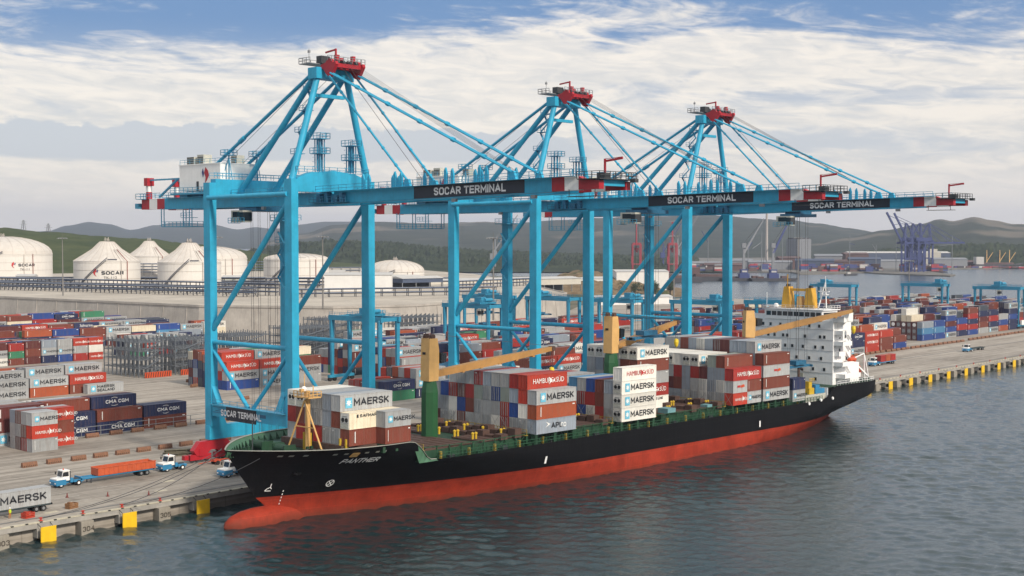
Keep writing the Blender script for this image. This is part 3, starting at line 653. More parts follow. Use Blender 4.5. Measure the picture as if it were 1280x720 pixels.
    for y in (58.3, 57.2, 47.2, 46.2):
        for u in (a0, a1): mb.beam((u,y,53.2),(u,y,57.3),0.16,0.16)
    mb.bx(a0,a1,46.2,58.3,53.1,53.25); mb.railing([(a0,58.3,53.2),(a0,46.2,53.2),(a1,46.2,53.2)],1.1,0.05,1.5); mb.railing([(a0,50.5,55.2),(a0,46.2,55.2)],1.0,0.05,1.2); mb.bx(a0,a0+1.5,46.2,50.5,55.1,55.2)
    P('maintenance_basket', mb, M['rail'])
    # machinery house
    hs = MB().bx(5.0,15.0,34.6,50.0,61.0,66.6); hs.bx(4.85,15.15,34.5,50.1,66.6,66.8)
    ho = P('machinery_house', hs, M['white'])
    mb = MB(); mb.bx(4.2,15.8,33.5,52.5,60.2,60.6); mb.railing([(4.2,52.5,60.6),(4.2,33.5,60.6)],1.1,0.05,1.8); mb.bx(5,15,47,50,59.56,60.2); mb.bx(6,14,36,39,59.56,60.2)
    P('house_deck', mb, M['rail'], ho)
    for a, b, c, d, h in ((5.8,8.0,45.5,48.3,1.7),(6.0,8.2,42.2,44.6,2.1),(10.5,12.5,36.2,38.4,1.9)):
        mb = MB().bx(a,b,c,d,66.8,66.8+h)
        for k in range(4): mb.bx(a-0.05,a,c+0.15,d-0.15,67.0+k*0.4,67.2+k*0.4,1)
        P('rooftop_unit', mb, [M['vent'], M['dark']], ho)
    P('house_door', MB().bx(4.93,5.0,42.6,43.4,61.0,63.0), M['dark'], ho)
    def fl(pts): return [(36.6-0.0+x, 62.3+z) for x, z in pts]
    red = [(1.2,0.0),(0.5,0.9),(0.35,1.9),(0.9,2.9),(0.35,4.1),(-0.55,3.3),(-0.85,2.3),(-0.15,1.3)]
    blu = [(1.35,1.9),(0.95,2.7),(1.35,3.9),(1.75,3.0)]
    P('emblem', MB().prism([(39.6+x, 61.9+z) for x, z in red], lambda a, b: (4.965, a, b), lambda a, b: (4.93, a, b), 0).prism([(39.6+x, 61.9+z) for x, z in blu], lambda a, b: (4.965, a, b), lambda a, b: (4.93, a, b), 1), [M['red'], M['logoblue']], ho)
    P('roof_rail', MB().railing([(5.1,49.9,66.8),(5.1,34.7,66.8),(14.9,34.7,66.8)],1.0,0.035,2.0), M['rail'], ho)
    # A-frame
    AN, AF = 6.3, 13.6; ZA = 83.2
    for a, b, r in (((0,YW,61.5),(AN,3.2,ZA),0.72),((SP,YW,61.5),(AF,3.2,ZA),0.72)):
        P('a_frame_leg', MB().tube(a, b, r, 12, r2=r*0.9), sm=True)
    for a, b in (((NG,29.0,60.5),(AN,4.2,ZA-0.3)),((FG+0.8,28.0,60.5),(AF,4.2,ZA-0.3))):
        P('back_strut', MB().tube(a, b, 0.62, 12), sm=True)
    for a, b in (((NG,48.0,61.5),(AN,4.8,ZA+0.3)),((FG+0.4,47.0,61.5),(AF,4.8,ZA+0.3))):
        P('back_stay', MB().tube(a, b, 0.36, 10).tube(Vector(a).lerp(Vector(b),0.43),Vector(a).lerp(Vector(b),0.47),0.52,8), sm=True)
    P('apex_beam', MB().bx(AN-1.2,AF+1.2,2.2,4.9,82.2,84.4).beam((AN,4,79),(AF,4,79),0.7,0.7))
    for g, uo in ((NG, AN), (FG, AF)):
        for nm, y1, z1, y0, z0, r in (('forestay',-49.0,61.9,-0.9,83.0,0.30),('forestay',-22.5,61.3,-0.3,82.4,0.22)):
            a = Vector((uo,y0,z0)); b = Vector((g,y1,z1)); mb = MB()
            off = Vector((0.35,0,0))
            if r > 0.28:
                mb.tube(a-off,b-off,0.17,8); mb.tube(a+off,b+off,0.17,8)
            else: mb.tube(a,b,r,10)
            for t in (0.16, 0.34, 0.52, 0.70, 0.86):
                mb.tube(a.lerp(b,t-0.007),a.lerp(b,t+0.007),r*1.45,8)
            P(nm, mb, sm=True)
            P('stay_bracket', MB().prism([(-1.3,0),(1.3,0),(0.5,2.2),(-0.5,2.2)], lambda p, q: (g-0.3, y1+p, z1-2.0+q), lambda p, q: (g+0.3, y1+p, z1-2.0+q)))
    mb = MB()
    for k in range(5):
        u = 8.4+k*0.85; mb.tube((u,-1.4,85.2),(u,-46+k*0.3,62.5),0.03,4,cap=False)
    for u in (8.8, 10.9): mb.tube((u,-1.0,84.5),(u,-24,61.5),0.045,4,cap=False)
    for u in (7.5, 12): mb.tube((u,3.4,84.9),(u,36,67),0.04,4,cap=False)
    P('hoist_rope', mb, M['rope'])
    # red sheave heads at the apex
    rp = [(2.6,84.3),(2.4,84.9),(1.0,85.2),(0.2,86.0),(-0.7,85.8),(-1.1,85.0),(-2.0,85.3),(-2.2,84.7),(-1.2,83.2),(-0.5,82.3),(0.6,82.7),(1.6,83.9)]
    mb = MB()
    for u in (AN+0.4, AF+0.1): mb.prism(rp, lambda a, b: (u-0.35, a, b), lambda a, b: (u+0.35, a, b))
    mb.bx(AN+0.7,AF-0.2,-1.6,-1.2,84.2,85.0).bx(AN+0.7,AF-0.2,0.8,2.0,84.2,85.0).bx(AN+1.6,AN+2.4,-0.6,0.2,85.0,86.8).bx(AF-1.4,AF-0.7,-0.5,0.3,85.0,86.9).bx(AN+3.2,AN+4.2,0.2,1.2,85.0,86.4)
    hd = P('sheave_head', mb, M['red'])
    for k in range(4): P('sheave', MB().tube((AN+1.2+k*1.6,-0.6,85.0),(AN+1.8+k*1.6,-0.6,85.0),0.8,14), M['dark'], hd)
    mb = MB(); mb.bx(AN-1.6,AF+1.6,3.7,7.2,85.2,85.35); mb.railing([(AN-1.6,7.2,85.3),(AN-1.6,3.7,85.3)],1.1,0.05,1.2); mb.railing([(AN-1.6,7.2,85.3),(AF+1.6,7.2,85.3),(AF+1.6,3.7,85.3)],1.1,0.05,1.6)
    mb.railing([(AN,0.2,85.6),(AN,-2.0,85.2),(AF+0.5,-2.0,85.2),(AF+0.5,0.2,85.6)],1.0,0.045,1.2); mb.tube((AN,6.0,85.3),(AN,6.0,88.4),0.06,5); mb.bx(AN-0.2,AN+0.2,5.8,6.2,87.6,88.1)
    P('apex_platform', mb, M['steel'])
    P('winch', MB().bx(7.2,9.4,3.2,4.8,85.4,86.9).tube((9.3,4.0,86.1),(10.6,4.0,86.1),0.6,10), M['dark'])
    P('service_davit', MB().bx(AN+2.4,AN+2.7,0.6,0.9,85.0,88.2).beam((AN+2.55,0.75,88.0),(AN+2.55,3.9,87.7),0.25,0.32), M['red'])
    # masts that carry the stays, and lattice ladders
    for u, y in ((NG, 33.4), (FG, 33.0)):
        mb = MB(); mb.tube((u,y,60),(u,y,68.4),0.15,8).tube((u-0.5,y+3.4,60),(u,y,68),0.09,6).tube((u,y-2,60),(u,y,68),0.09,6)
        mb.bx(u-1.2,u+1.2,y-1.3,y+1.3,68.3,68.42); mb.railing([(u-1.2,y+1.3,68.4),(u-1.2,y-1.3,68.4),(u+1.2,y-1.3,68.4),(u+1.2,y+1.3,68.4),(u-1.2,y+1.3,68.4)],1.1,0.05,1.2)
        P('stay_mast', mb, M['rail'])
    for u, y, h in ((6.6, 3.2, 70.2), (14.8, 3.2, 69.2)):
        mb = MB()
        for du in (-0.55, 0.55):
            for dy in (-0.8, 0.0, 0.8): mb.beam((u+du,y+dy,63.8),(u+du,y+dy,h),0.16 if dy else 0.3,0.16 if dy else 0.3)
        for z in (h-2.9, h):
            mb.bx(u-1.2,u+1.2,y-1.8,y+1.6,z,z+0.15); mb.railing([(u-1.2,y+1.6,z+0.1),(u-1.2,y-1.8,z+0.1),(u+1.2,y-1.8,z+0.1),(u+1.2,y+1.6,z+0.1)],1.1,0.05,1.0)
        for k in range(6): mb.beam((u-0.55,y+1.1,64+k*0.9),(u-0.55,y+1.6,64+k*0.9),0.06,0.06)
        P('latch_tower', mb, M['rail'])
    mb = MB(); a = Vector((NG-2.0,YW+5.5,61.0)); b = Vector((AN+0.6,YW+2.4,80.5)); n = 9      # zig-zag ladder up the A-frame
    for k in range(n):
        p = a.lerp(b,k/n); q = a.lerp(b,(k+1)/n); s = 0.9 if k % 2 else -0.9
        mb.beam(p+Vector((0,s,0)), q+Vector((0,-s,0)), 0.5, 0.12); mb.beam(p+Vector((0,s,1)), q+Vector((0,-s,1)), 0.06, 0.06)
        if k % 2 == 0: mb.bx(q.x-0.9,q.x+0.9,q.y-1.2,q.y+1.2,q.z-0.06,q.z+0.06); mb.railing([(q.x-0.9,q.y-1.2,q.z),(q.x-0.9,q.y+1.2,q.z)],1.0,0.045,1.2)
    P('ladder', mb, M['rail'])
    # hinge machinery and posts on the boom
    mb = MB()
    for dy, w, h in ((1.4,1.0,1.6),(-1.0,0.8,2.0),(-3.6,1.2,1.3),(-5.4,0.8,1.8)): mb.bx(NG-1.75,NG-0.75,dy-w/2,dy+w/2,57.6,57.6+h)
    mb.railing([(NG-1.9,4,57.6),(NG-1.9,-7,57.6)],1.1,0.045,1.3); mb.bx(NG-1.95,NG-0.7,-7,4,57.5,57.6)
    P('hinge_machinery', mb, M['bluedk'])
    for y in (-10.5, -19.5, -33.0, -41.5):
        for u in (NG-0.3, FG+0.3):
            for e, hh in ((0,3.2),(-1.7,3.0)): P('rope_guide_post', MB().prism([(-0.35,0),(0.35,0),(0.35,hh-0.6),(0,hh),(-0.35,hh-1)], lambda p, q: (u-0.2, y+e+p, tipz(y)+2.2+q), lambda p, q: (u+0.2, y+e+p, tipz(y)+2.2+q)))
    # boom end platform and davit
    mb = MB(); mb.bx(NG-1.5,FG+1.2,-69.4,-64.6,60.05,60.2); mb.railing([(NG-1.5,-64.6,60.2),(NG-1.5,-69.4,60.2),(FG+1.2,-69.4,60.2),(FG+1.2,-64.6,60.2)],1.15,0.05,1.4)
    mb.bx(NG+1.0,NG+2.6,-68.4,-66.8,60.2,61.2); mb.bx(FG-0.5,FG+0.5,-70.4,-69.4,59.7,60.3)
    mb.bx(NG-1.0,NG+1.0,-68.5,-62,57.3,57.4)
    for y in (-62.5, -68): mb.beam((NG-0.9,y,57.35),(NG-0.9,y,58.5),0.1,0.1)
    P('end_platform', mb, M['dark'])
    P('end_davit', MB().bx(FG-1.1,FG-0.8,-64.6,-64.3,60.2,63.8).beam((FG-0.95,-64.4,63.4),(FG-0.95,-68.2,63.8),0.22,0.36).beam((FG-0.95,-64.4,63.8),(FG-0.95,-68.2,64.0),0.08,0.08), M['red'])
    # lift shaft, landings on the far landside leg
    mb = MB(); mb.bx(SP-1.5,SP+1.5,YL-2.8,YL-1.12,54.3,54.5); mb.railing([(SP-3.2,YL-2.8,54.5),(SP+2,YL-2.8,54.5)],1.2,0.05,1.4); mb.bx(SP-3.2,SP-0.9,YL-2.8,YL+1.4,54.3,54.5)
    mb.railing([(SP-3.2,YL+1.4,54.5),(SP-3.2,YL-2.8,54.5)],1.2,0.05,1.4); mb.bx(SP-2.4,SP-0.9,YL-0.8,YL+0.8,49.6,49.75); mb.railing([(SP-2.4,YL+0.8,49.7),(SP-2.4,YL-0.8,49.7)],1.1,0.05,1.2)
    P('landing', mb, M['rail']); mb = MB()
    for k in range(5): mb.beam((SP-1.4,YL+(1 if k % 2 else -1),44.5+k*2.5-5),(SP-1.4,YL-(1 if k % 2 else -1),47-5+k*2.5),0.5,0.12)
    P('stairway', mb, M['rail'])
    P('lift_track', MB().beam((SP+0.96,YL-0.4,12),(SP+0.96,YL-0.4,58),0.12,0.4), M['steel'])
    [P('flood_light', MB().bx(NG-0.9,NG-0.3,a,a+1,b,b+0.6), M['steel']) for a, b in ((20,56.5),(-36,57.0),(-55,57.2))]
    # trolley with cab, ropes, spreader: local y = 0 at the trolley centre
    tr = MB().bx(-4.2,4.2,-3,3,56.2,57.0).bx(-3,3,-2.2,2.2,57.0,58.4).build('trolley', M['bluedk'], root, (0,0,QZ))
    tr.location = (0, 26.0-CO[1], 0)
    cb = MB().bx(-6.4,-4.2,-1.4,2.8,53.9,56.4).build('operator_cab', M['vent'], tr, (0,0,QZ))
    MB().bx(-6.46,-4.14,-1.48,-0.2,54.2,56.0).bx(-6.44,-5.6,-0.2,2.2,55.0,56.1).build('window', M['glass'], cb, (0,0,QZ))
    MB().railing([(-6.6,3.6,53.8),(-6.6,-2,53.8)],1.0,0.05,1.2).bx(-6.6,-4,2.8,3.6,53.7,53.82).build('cab_walkway', M['rail'], cb, (0,0,QZ))
    return root, tr
def hoist(tr, zs):
    rp_ = MB()
    for u in (-2.2, 2.2):
        for y in (-1.6, -0.9, 0.9, 1.6): rp_.tube((u,y,56.3),(u,y,zs+2),0.035,4,cap=False)
    rp_.build('rope', M['rope'], tr, (0,0,QZ))
    MB().bx(-2.6,2.6,-1.2,1.2,zs+0.9,zs+2.0).bx(-6.1,6.1,-0.5,0.5,zs+0.1,zs+0.7).bx(-6.1,-5.7,-1.2,1.2,zs,zs+0.6).bx(5.7,6.1,-1.2,1.2,zs,zs+0.6).build('spreader', M['bluedk'], tr, (0,0,QZ))
M['vent'] = mat('grey_cabin', (0.42,0.42,0.37), 0.6, 0, 0.25, 3.0, 0.2); M['logoblue'] = mat('logo_blue', (0.02,0.03,0.16), 0.5)
c1, t1 = sts_crane()
cranes = [c1]
c1['label'] = 'blue gantry crane standing over the ship bow, largest of the three'
for i, (lab, ty) in enumerate((('blue gantry crane standing between the two other cranes, over the ship middle', -21.5), ('blue gantry crane farthest along the quay, its boom nearest the ship superstructure', -24.5))):
    c = copy_tree(c1); c.location.x = CX0[i+1]+CO[0]; c['label'] = lab; cranes.append(c)
    for ch in c.children:
        if ch.name.startswith('trolley'): ch.location.y = ty-CO[1]; hoist(ch, (27.4, 16.4)[i])

hoist(t1, QZ+2.6)
# ================================================================ CONTAINER SHIP (local frame: x aft from the stem, y to the quay, z up)
PSI, TRIM = R(-0.5), R(0.6)
ship = empty('container_ship', (100.0, -15.6, 0), 'long black-hulled container ship with red underside, deck cranes and white aft superstructure', 'ship')
ship.rotation_euler = (0, TRIM, PSI)
SM = Matrix.Translation(Vector((100.0, -15.6, 0))) @ Matrix.Rotation(PSI, 4, 'Z') @ Matrix.Rotation(TRIM, 4, 'Y')
HB = 14.9; BOOT = 5.25
def lerpt(tab, z):
    if z <= tab[0][0]: return tab[0][1]
    for (a, p), (b, q) in zip(tab, tab[1:]):
        if z <= b: return p+(q-p)*(z-a)/(b-a)
    return tab[-1][1]
T_xs = [(-4,9),(0.6,8.2),(3.4,6.6),(5.1,4.4),(9.6,1.0),(14.2,-2.2)]
T_le = [(-4,125),(0.6,100),(5.2,78),(9.6,48),(14.2,27)]
T_p = [(0,1.9),(5,1.9),(10,2.1),(14.2,2.5)]
T_xa = [(-4,194),(0.6,198),(5.5,201),(8.3,202.5),(9.8,203.4),(14,203.6)]
T_lr = [(-4,90),(0.6,74),(5.5,44),(8.3,18),(9.8,7),(14,6)]
T_tm = [(-4,0),(0.6,0.03),(5.5,0.25),(8.3,0.66),(9.8,0.92),(14,0.94)]
def xs_(z): return lerpt(T_xs, z)
def hb(x, z):
    t = max(0.0, min(1.0, (x-xs_(z))/lerpt(T_le, z))); f = 1-(1-t)**lerpt(T_p, z)
    u = max(0.0, min(1.0, (lerpt(T_xa, z)-x)/lerpt(T_lr, z))); tm = lerpt(T_tm, z); g = tm+(1-tm)*(1-(1-u)**2)
    return HB*f*g
def ztop(x):
    def sm(t): t = max(0, min(1, t)); return t*t*(3-2*t)
    if x < 90: return 14.2-(14.2-10.3)*sm((x-27.5)/6.0)
    return 10.3+(13.5-10.3)*sm((x-173)/7.5)
def hull():
    us = sorted(set([0,0.002,0.005,0.01,0.016,0.024,0.034,0.046]+[0.06+0.0125*i for i in range(76)]+[0.995,1.0])); us = [u for u in us if u <= 1]
    lev = [-3,0.0,0.8,1.8,3.0,4.2,BOOT,BOOT,6.5,8.0,9.3,'f0.25','f0.5','f0.75','f1']; rows = {1:[], -1:[]}
    for s in (1,-1):
        for z in lev:
            r = []
            for u in us:
                if isinstance(z, str):
                    zz = 12; x = 0; fq = float(z[1:])
                    for _ in range(8): x = xs_(zz)+(lerpt(T_xa, zz)-xs_(zz))*u; zz = 9.3+(ztop(x)-9.3)*fq
                else: zz = z; x = xs_(zz)+(lerpt(T_xa, zz)-xs_(zz))*u
                r.append((x, s*hb(x, zz), zz))
            rows[s].append(r)
    mb = MB()
    for s in (1,-1):
        mb.grid(rows[s][:7], 1); mb.grid(rows[s][7:], 0)
    for part, mi in ((slice(0,7),1),(slice(7,15),0)):      # transom
        mb.grid([[r[-1] for r in rows[1][part]], [r[-1] for r in rows[-1][part]]], mi)
    # rim cap and inner bulwark of the forecastle
    rim = [[], []]
    b = bmesh.new(); me0 = mb.build('hull', [M['hullblack'], M['hullred']], ship, smooth=False)
    b.from_mesh(me0.data); bmesh.ops.remove_doubles(b, verts=b.verts, dist=0.01); bmesh.ops.recalc_face_normals(b, faces=b.faces); b.to_mesh(me0.data); b.free()
    me0.data.polygons.foreach_set('use_smooth', [True]*len(me0.data.polygons)); me0.data.set_sharp_from_angle(angle=R(35))
    bl = MB(); bl.lathe([(0.001,-8.0),(0.75,-7.5),(1.4,-6.3),(1.85,-4.4),(2.1,-2),(2.15,1.5),(1.9,6),(1.2,10)], 20)
    for i, v in enumerate(bl.v): bl.v[i] = (5.7+v[2], v[0]*1.0, 1.0+v[1]*1.22)
    bl.build('bulbous_bow', M['hullred'], ship, smooth=True)
    return us
US = hull()
def deck_edge(x, z, inset=0.0): return max(0.0, hb(x, z)-inset)
def ship_shell():
    # decks
    for nm, x0, x1, z, inset in (('forecastle_deck',0.6,30.0,12.9,0.12),('main_deck',28.5,176.5,10.1,0.1),('poop_deck',176.0,203.2,13.3,0.15)):
        n = max(8, int((x1-x0)/2)); rows = []
        for i in range(n+1):
            x = x0+(x1-x0)*i/n; w = deck_edge(x, z, inset); rows.append([(x,-w,z),(x,w,z)])
        MB().grid(rows).build(nm, M['deckgreen'], ship)
    MB().bx(29.9,30.1,-14.3,14.3,10.1,12.9).build('forecastle_bulkhead', M['deckgreen'], ship)
    MB().bx(176,176.2,-14.6,14.6,10.1,13.3).build('poop_bulkhead', M['superwhite'], ship)
    # bulwark: inner skin, frames, pale cap rail
    for s in (-1, 1):
        pts = [xs_(14.2)+0.35+(34-xs_(14.2))*((i/44)**1.5) for i in range(45)]
        rows = []; cap = []
        for i, x in enumerate(pts):
            zt = ztop(x); w = max(0.02, hb(x, zt)-0.16); w2 = max(0.02, hb(x, 12.9)-0.2)
            zb = 12.9 if x < 29.5 else 10.1
            rows.append([(x,s*w2,min(zb,zt)),(x,s*w,zt-0.01)])
            cap.append([(x,s*(hb(x,zt)+0.05),zt),(x,s*(hb(x,zt)+0.05),zt+0.1),(x,s*max(0.0,w-0.2),zt+0.1),(x,s*max(0.0,w-0.2),zt)])
            if i % 2 == 0 and i > 1 and zt > 13.4: MB().prism([(0,0),(-1.1,0),(-0.1,zt-13.0),(0,zt-13.0)], lambda a, b: (x-0.06, s*(w2+a), 12.92+b), lambda a, b: (x+0.06, s*(w2+a), 12.92+b)).build('bulwark_frame', M['deckgreen'], ship)
        MB().grid(rows).build('bulwark', M['bulwark'], ship)
        MB().grid(cap).build('cap_rail', M['caprail'], ship)
    # side rail along the main deck and poop
    for s in (-1, 1):
        mb = MB(); pts = [(x, s*(deck_edge(x, 10.3)-0.15), 10.25) for x in range(35, 174, 6)]
        mb.railing(pts, 1.15, 0.05, 1.6); mb.build('side_railing', M['railgreen'], ship)
        mb = MB(); pts = [(x, s*(deck_edge(x, 13.5)-0.2), 13.45) for x in range(181, 204, 3)]
        mb.railing(pts, 1.15, 0.05, 1.5); mb.build('poop_railing', M['superwhite'], ship)
M['bulwark'] = mat('bulwark_green', (0.05,0.13,0.075), 0.6, 0, 0.2, 0.8, 0.2); M['caprail'] = mat('cap_rail_grey', (0.30,0.30,0.27), 0.6)
M['railgreen'] = mat('rail_green', (0.014,0.065,0.03), 0.6, 0, 0.2)
ship_shell()
def on_hull(x, z, off=0.09): return (x, -hb(x, z)-off, z)
def hull_marks():
    mb = MB(); vs, fs, w = block_text('PANTHER', 0.2)
    h = 0.92; q = 6.6/w; mb.add([on_hull(15.0+x*q+y*h*0.22, 11.1+y*h, 0.12) for x, y in vs], fs)
    mb.build('ship_name', M['letter'], ship)
    mb = MB()   # bulbous-bow mark
    def line(pts, wd=0.16):
        for (a, b), (c, d) in zip(pts, pts[1:]):
            L = math.hypot(c-a, d-b); nx, ny = -(d-b)/L*wd/2, (c-a)/L*wd/2
            mb.add([on_hull(a+nx,b+ny),on_hull(c+nx,d+ny),on_hull(c-nx,d-ny),on_hull(a-nx,b-ny)], [(0,1,2,3)])
    line([(6.3,7.7),(6.3,7.05),(5.75,6.75),(5.5,6.4),(6.5,6.35)],.13); line([(6.3,7.05),(6.55,6.7)],.13)
    mb.build('bulb_mark', M['letter'], ship)
    mb = MB(); cx, cz, r = 16.4, 7.0, 0.62
    ring = [(cx+r*math.cos(t*math.pi/10), cz+r*math.sin(t*math.pi/10)) for t in range(21)]; line(ring, 0.15)
    line([(cx-0.36,cz-0.4),(cx+0.36,cz+0.4)], 0.16); line([(cx-0.36,cz+0.4),(cx+0.36,cz-0.4)], 0.16)
    mb.build('thruster_mark', M['letter'], ship)
    for x in (63.8, 142.5):
        MB().add([on_hull(x,6.1),on_hull(x+0.55,6.1),on_hull(x+0.55,7.6),on_hull(x,7.6)], [(0,1,2,3)]).build('tug_mark', M['letter'], ship)
    mb = MB()
    for k in range(9): mb.add([on_hull(8.6,1.2+k*0.6),on_hull(8.75,1.2+k*0.6),on_hull(8.75,1.5+k*0.6),on_hull(8.6,1.5+k*0.6)], [(0,1,2,3)])
    mb.build('draught_marks', M['letter'], ship)
    mb = MB()   # mooring fairleads and freeing ports
    for x in (4.5, 6.0, 8.0, 12.4, 14.2, 17.8, 19.8, 21.2):
        MB().add([on_hull(x,13.0),on_hull(x+0.7,13.0),on_hull(x+0.7,13.3),on_hull(x,13.3)], [(0,1,2,3)]).build('fairlead', M['caprail'], ship)
    MB().prism([(0,0),(1.1,0),(1.1,0.8),(0,0.8)], lambda a, b: on_hull(15.6+a,12.45+b,0.05), lambda a, b: on_hull(15.6+a,12.45+b,0.4)).build('hull_box', M['tan'], ship)
    for x in (166, 172, 178):
        MB().tube(on_hull(x,9.9 if x < 170 else 10.4,-0.2), on_hull(x,9.9 if x < 170 else 10.4,0.25), 0.4, 10).build('overboard_lamp', M['letter'], ship)
    # anchor in its pocket
    a = on_hull(9.5, 9.4, 0.2)
    MB().beam(a, (a[0], a[1]-0.1, a[2]+1.6), 0.3, 0.3).beam((a[0]-0.9,a[1]-0.1,a[2]+0.3),(a[0],a[1]-0.15,a[2]-0.1),0.35,0.3).beam((a[0]+0.9,a[1]-0.1,a[2]+0.3),(a[0],a[1]-0.15,a[2]-0.1),0.35,0.3).build('anchor', M['hullblack'], ship)
hull_marks()
BAYS = {0:(15.0,14.4), 1:(61.0,12.2), 2:(88.3,12.2), 3:(106.6,12.2), 4:(131.0,12.2), 5:(144.2,12.2), 6:(158.0,11.0)}
def deck_gear():
    mb = MB()
    mb.bx(31,59,-12.6,12.6,10.1,11.7).bx(60.5,101.5,-12.6,12.6,10.1,12.0).bx(106,158,-12.6,12.6,10.1,12.0)
    mb.build('hatch_coaming', M['deckgreen'], ship)
    for x0 in (33, 47.9, 60.6, 74, 88, 106.4, 119, 130.8, 144):
        for k in range(3):
            if x0 == 47.9 and k == 1: continue
            y0 = -12.4+k*8.3
            h = MB().bx(x0,x0+12.4,y0,y0+8.1,11.7 if x0 < 59 else 12.0,12.05 if x0 < 59 else 12.17)
            for i in range(6): h.bx(x0+0.6+i*2.05,x0+0.75+i*2.05,y0+0.2,y0+7.9,12.05 if x0 < 59 else 12.17,12.12 if x0 < 59 else 12.2)
            h.build('hatch_cover', M['hatch'], ship)
    ol = [(x, -min(13.6, deck_edge(x, 12.9, 0.9))) for x in (14.5,16,18,20,22,24,26,27.8)]+[(27.8,6.2),(14.5,6.2)]
    MB().prism(ol, lambda a, b: (a,b,12.9), lambda a, b: (a,b,14.38)).build('forward_hatch', M['hatch'], ship)
    for x in (21.2, 24.2, 27.0): MB().bx(x-0.3,x+0.3,-14.6,-12.6,12.9,14.38).build('container_pedestal', M['deckgreen'], ship)
    # side pedestals, green walkway frames
    for s in (-1, 1):
        for x0 in (61, 88.3, 131, 144.2):
            for dx in (0.3, 6.0, 11.7):
                mb = MB(); mb.bx(x0+dx-0.35,x0+dx+0.35,s*14.1-0.6,s*14.1+0.6,10.1,12.18); mb.build('container_pedestal', M['deckgreen'], ship)
        mb = MB()
        for x in range(33, 172, 3):
            w = deck_edge(x, 10.3)-1.7
            mb.beam((x,s*w,10.1),(x,s*(w-0.2),12.4),0.18,0.18); mb.beam((x,s*w,12.3),(x+3,s*w,12.3),0.12,0.12)
            if x % 2: mb.beam((x,s*w,10.2),(x+3,s*w,12.3),0.1,0.1)
        mb.build('lashing_frame', M['railgreen'], ship)
    for x in range(36, 170, 7):
        w = deck_edge(x, 10.3)-1.1; MB().bx(x,x+0.45,-w-0.22,-w+0.22,10.1,11.4).build('deck_post', M['yellowdim'], ship)
        MB().bx(x+2.2,x+3.6,-w-0.4,-w+0.4,10.1,10.5+0.5*rnd.random()).build('deck_box', M['railgreen'] if x % 2 else M['dark'], ship)
    g = random.Random(5)
    for x0 in (56.5, 85.5, 127.5, 48.5, 112.0, 120.5):
        for y in (-9.5, -4.5, 0.8, 6.0):
            for dx in (0, 0.9):
                MB().tube((x0+dx,y,11.9),(x0+dx,y,13.2),0.24,10).lathe([(0.001,13.45),(0.32,13.25),(0.32,13.0),(0.24,12.95)],10,(x0+dx,y,0)).build('ventilator', M['yellow'], ship)
    for y in (-11.5, -9.9): MB().tube((15.2,y,12.9),(15.2,y,15.6),0.35,10).build('ventilator', M['yellow'], ship)
    for y in (-3.0, -1.6): MB().tube((13.8,y,12.9),(13.8,y,16),0.35,10).build('ventilator', M['yellow'], ship)
    for x0, n in ((61.0,12),(88.3,12),(131.0,12)):
        for k in range(n):
            if (k*7+int(x0)) % 3 == 0: continue
            y = -14.9+1.22+k*2.49
            MB().beam((x0-0.12,y-1.0,12.3),(x0-0.12,y+1.0,15.0),0.05,0.05).beam((x0-0.18,y+1.0,12.3),(x0-0.18,y-1.0,15.0),0.05,0.05).build('lashing_rods', M['steel'], ship)
    # transverse yellow gratings between the bays
    for x in (31.5, 59.6, 74.6, 86.8, 102.2, 129.6):
        mb = MB(); mb.railing([(x,-13.6,12.1),(x,13.6,12.1)],1.1,0.05,1.6); mb.bx(x-0.4,x+0.4,-13.6,13.6,12.0,12.1); mb.build('cross_walkway', M['yellowdim'], ship)
    for b in ((107.5,110.5,-13.0,-10.2,12.2,13.3),(124,126,-12.4,-10.4,12.2,12.8)): MB().bx(*b).build('deck_pontoon', M['bluegrey'], ship)
    for x, z1 in ((56.6,12.9),(52.6,12.5),(84.0,12.9),(127.0,12.9),(116.5,12.6)):
        for k in range(11):
            y = -13.2+k*2.45; MB().bx(x,x+1.9,y,y+2.0,11.8,z1+0.35*((k*5+int(x)) % 3)).build('lashing_bin', M['hatch'], ship)
    # forecastle clutter
    for y in (-3.2, 3.2):
        w = MB(); w.tube((7.5,y-1.4,13.9),(7.5,y+1.4,13.9),0.8,14).bx(6.7,9.2,y-1.7,y-1.45,12.9,14.6).bx(6.7,9.2,y+1.45,y+1.7,12.9,14.6).bx(8.5,9.6,y-1,y+1,12.9,14.2)
        w.build('windlass', M['deckgreen'], ship)
    for x, y in ((4,-3),(4,3),(11,-8),(11,7.5),(12.5,-4),(20,-13.0)):
        MB().tube((x,y,12.9),(x,y,13.8),0.3,10).tube((x+0.9,y,12.9),(x+0.9,y,13.8),0.3,10).bx(x-0.5,x+1.4,y-0.4,y+0.4,12.9,13.05).build('bitts', M['deckgreen'], ship)
    MB().bx(9.8,12.0,2.5,4.6,12.9,14.0).build('deck_locker', M['deckgreen'], ship); MB().bx(10.3,11.6,-2.0,0.0,12.9,13.6).build('deck_locker', M['deckgreen'], ship); MB().lathe([(0.9,0),(0.9,0.8),(0.5,0.8)],14,(11.2,-6.5,12.9)).build('rope_drum', M['dark'], ship)
    mb = MB(); mb.tube((3.6,0,12.9),(3.6,0,18.6),0.11,8); mb.build('jackstaff', M['dark'], ship)
    # foremast
    fm = MB(); fm.tube((13.2,-3.2,12.9),(13.2,-3.2,23.6),0.5,12,r2=0.42); mast = fm.build('foremast', M['tan'], ship)
    def mx(x, y, z): return (13.2+x-16.1, -3.2+y, z)
    MB().tube(mx(15.4,0,22.0),mx(15.2,4.6,12.9),0.17,8).tube(mx(15.4,0,22.0),mx(15.6,-4.9,12.9),0.17,8).beam(mx(15.3,2.4,17.2),mx(15.5,-2.5,17.2),0.16,0.16).build('mast_stay', M['tan'], mast)
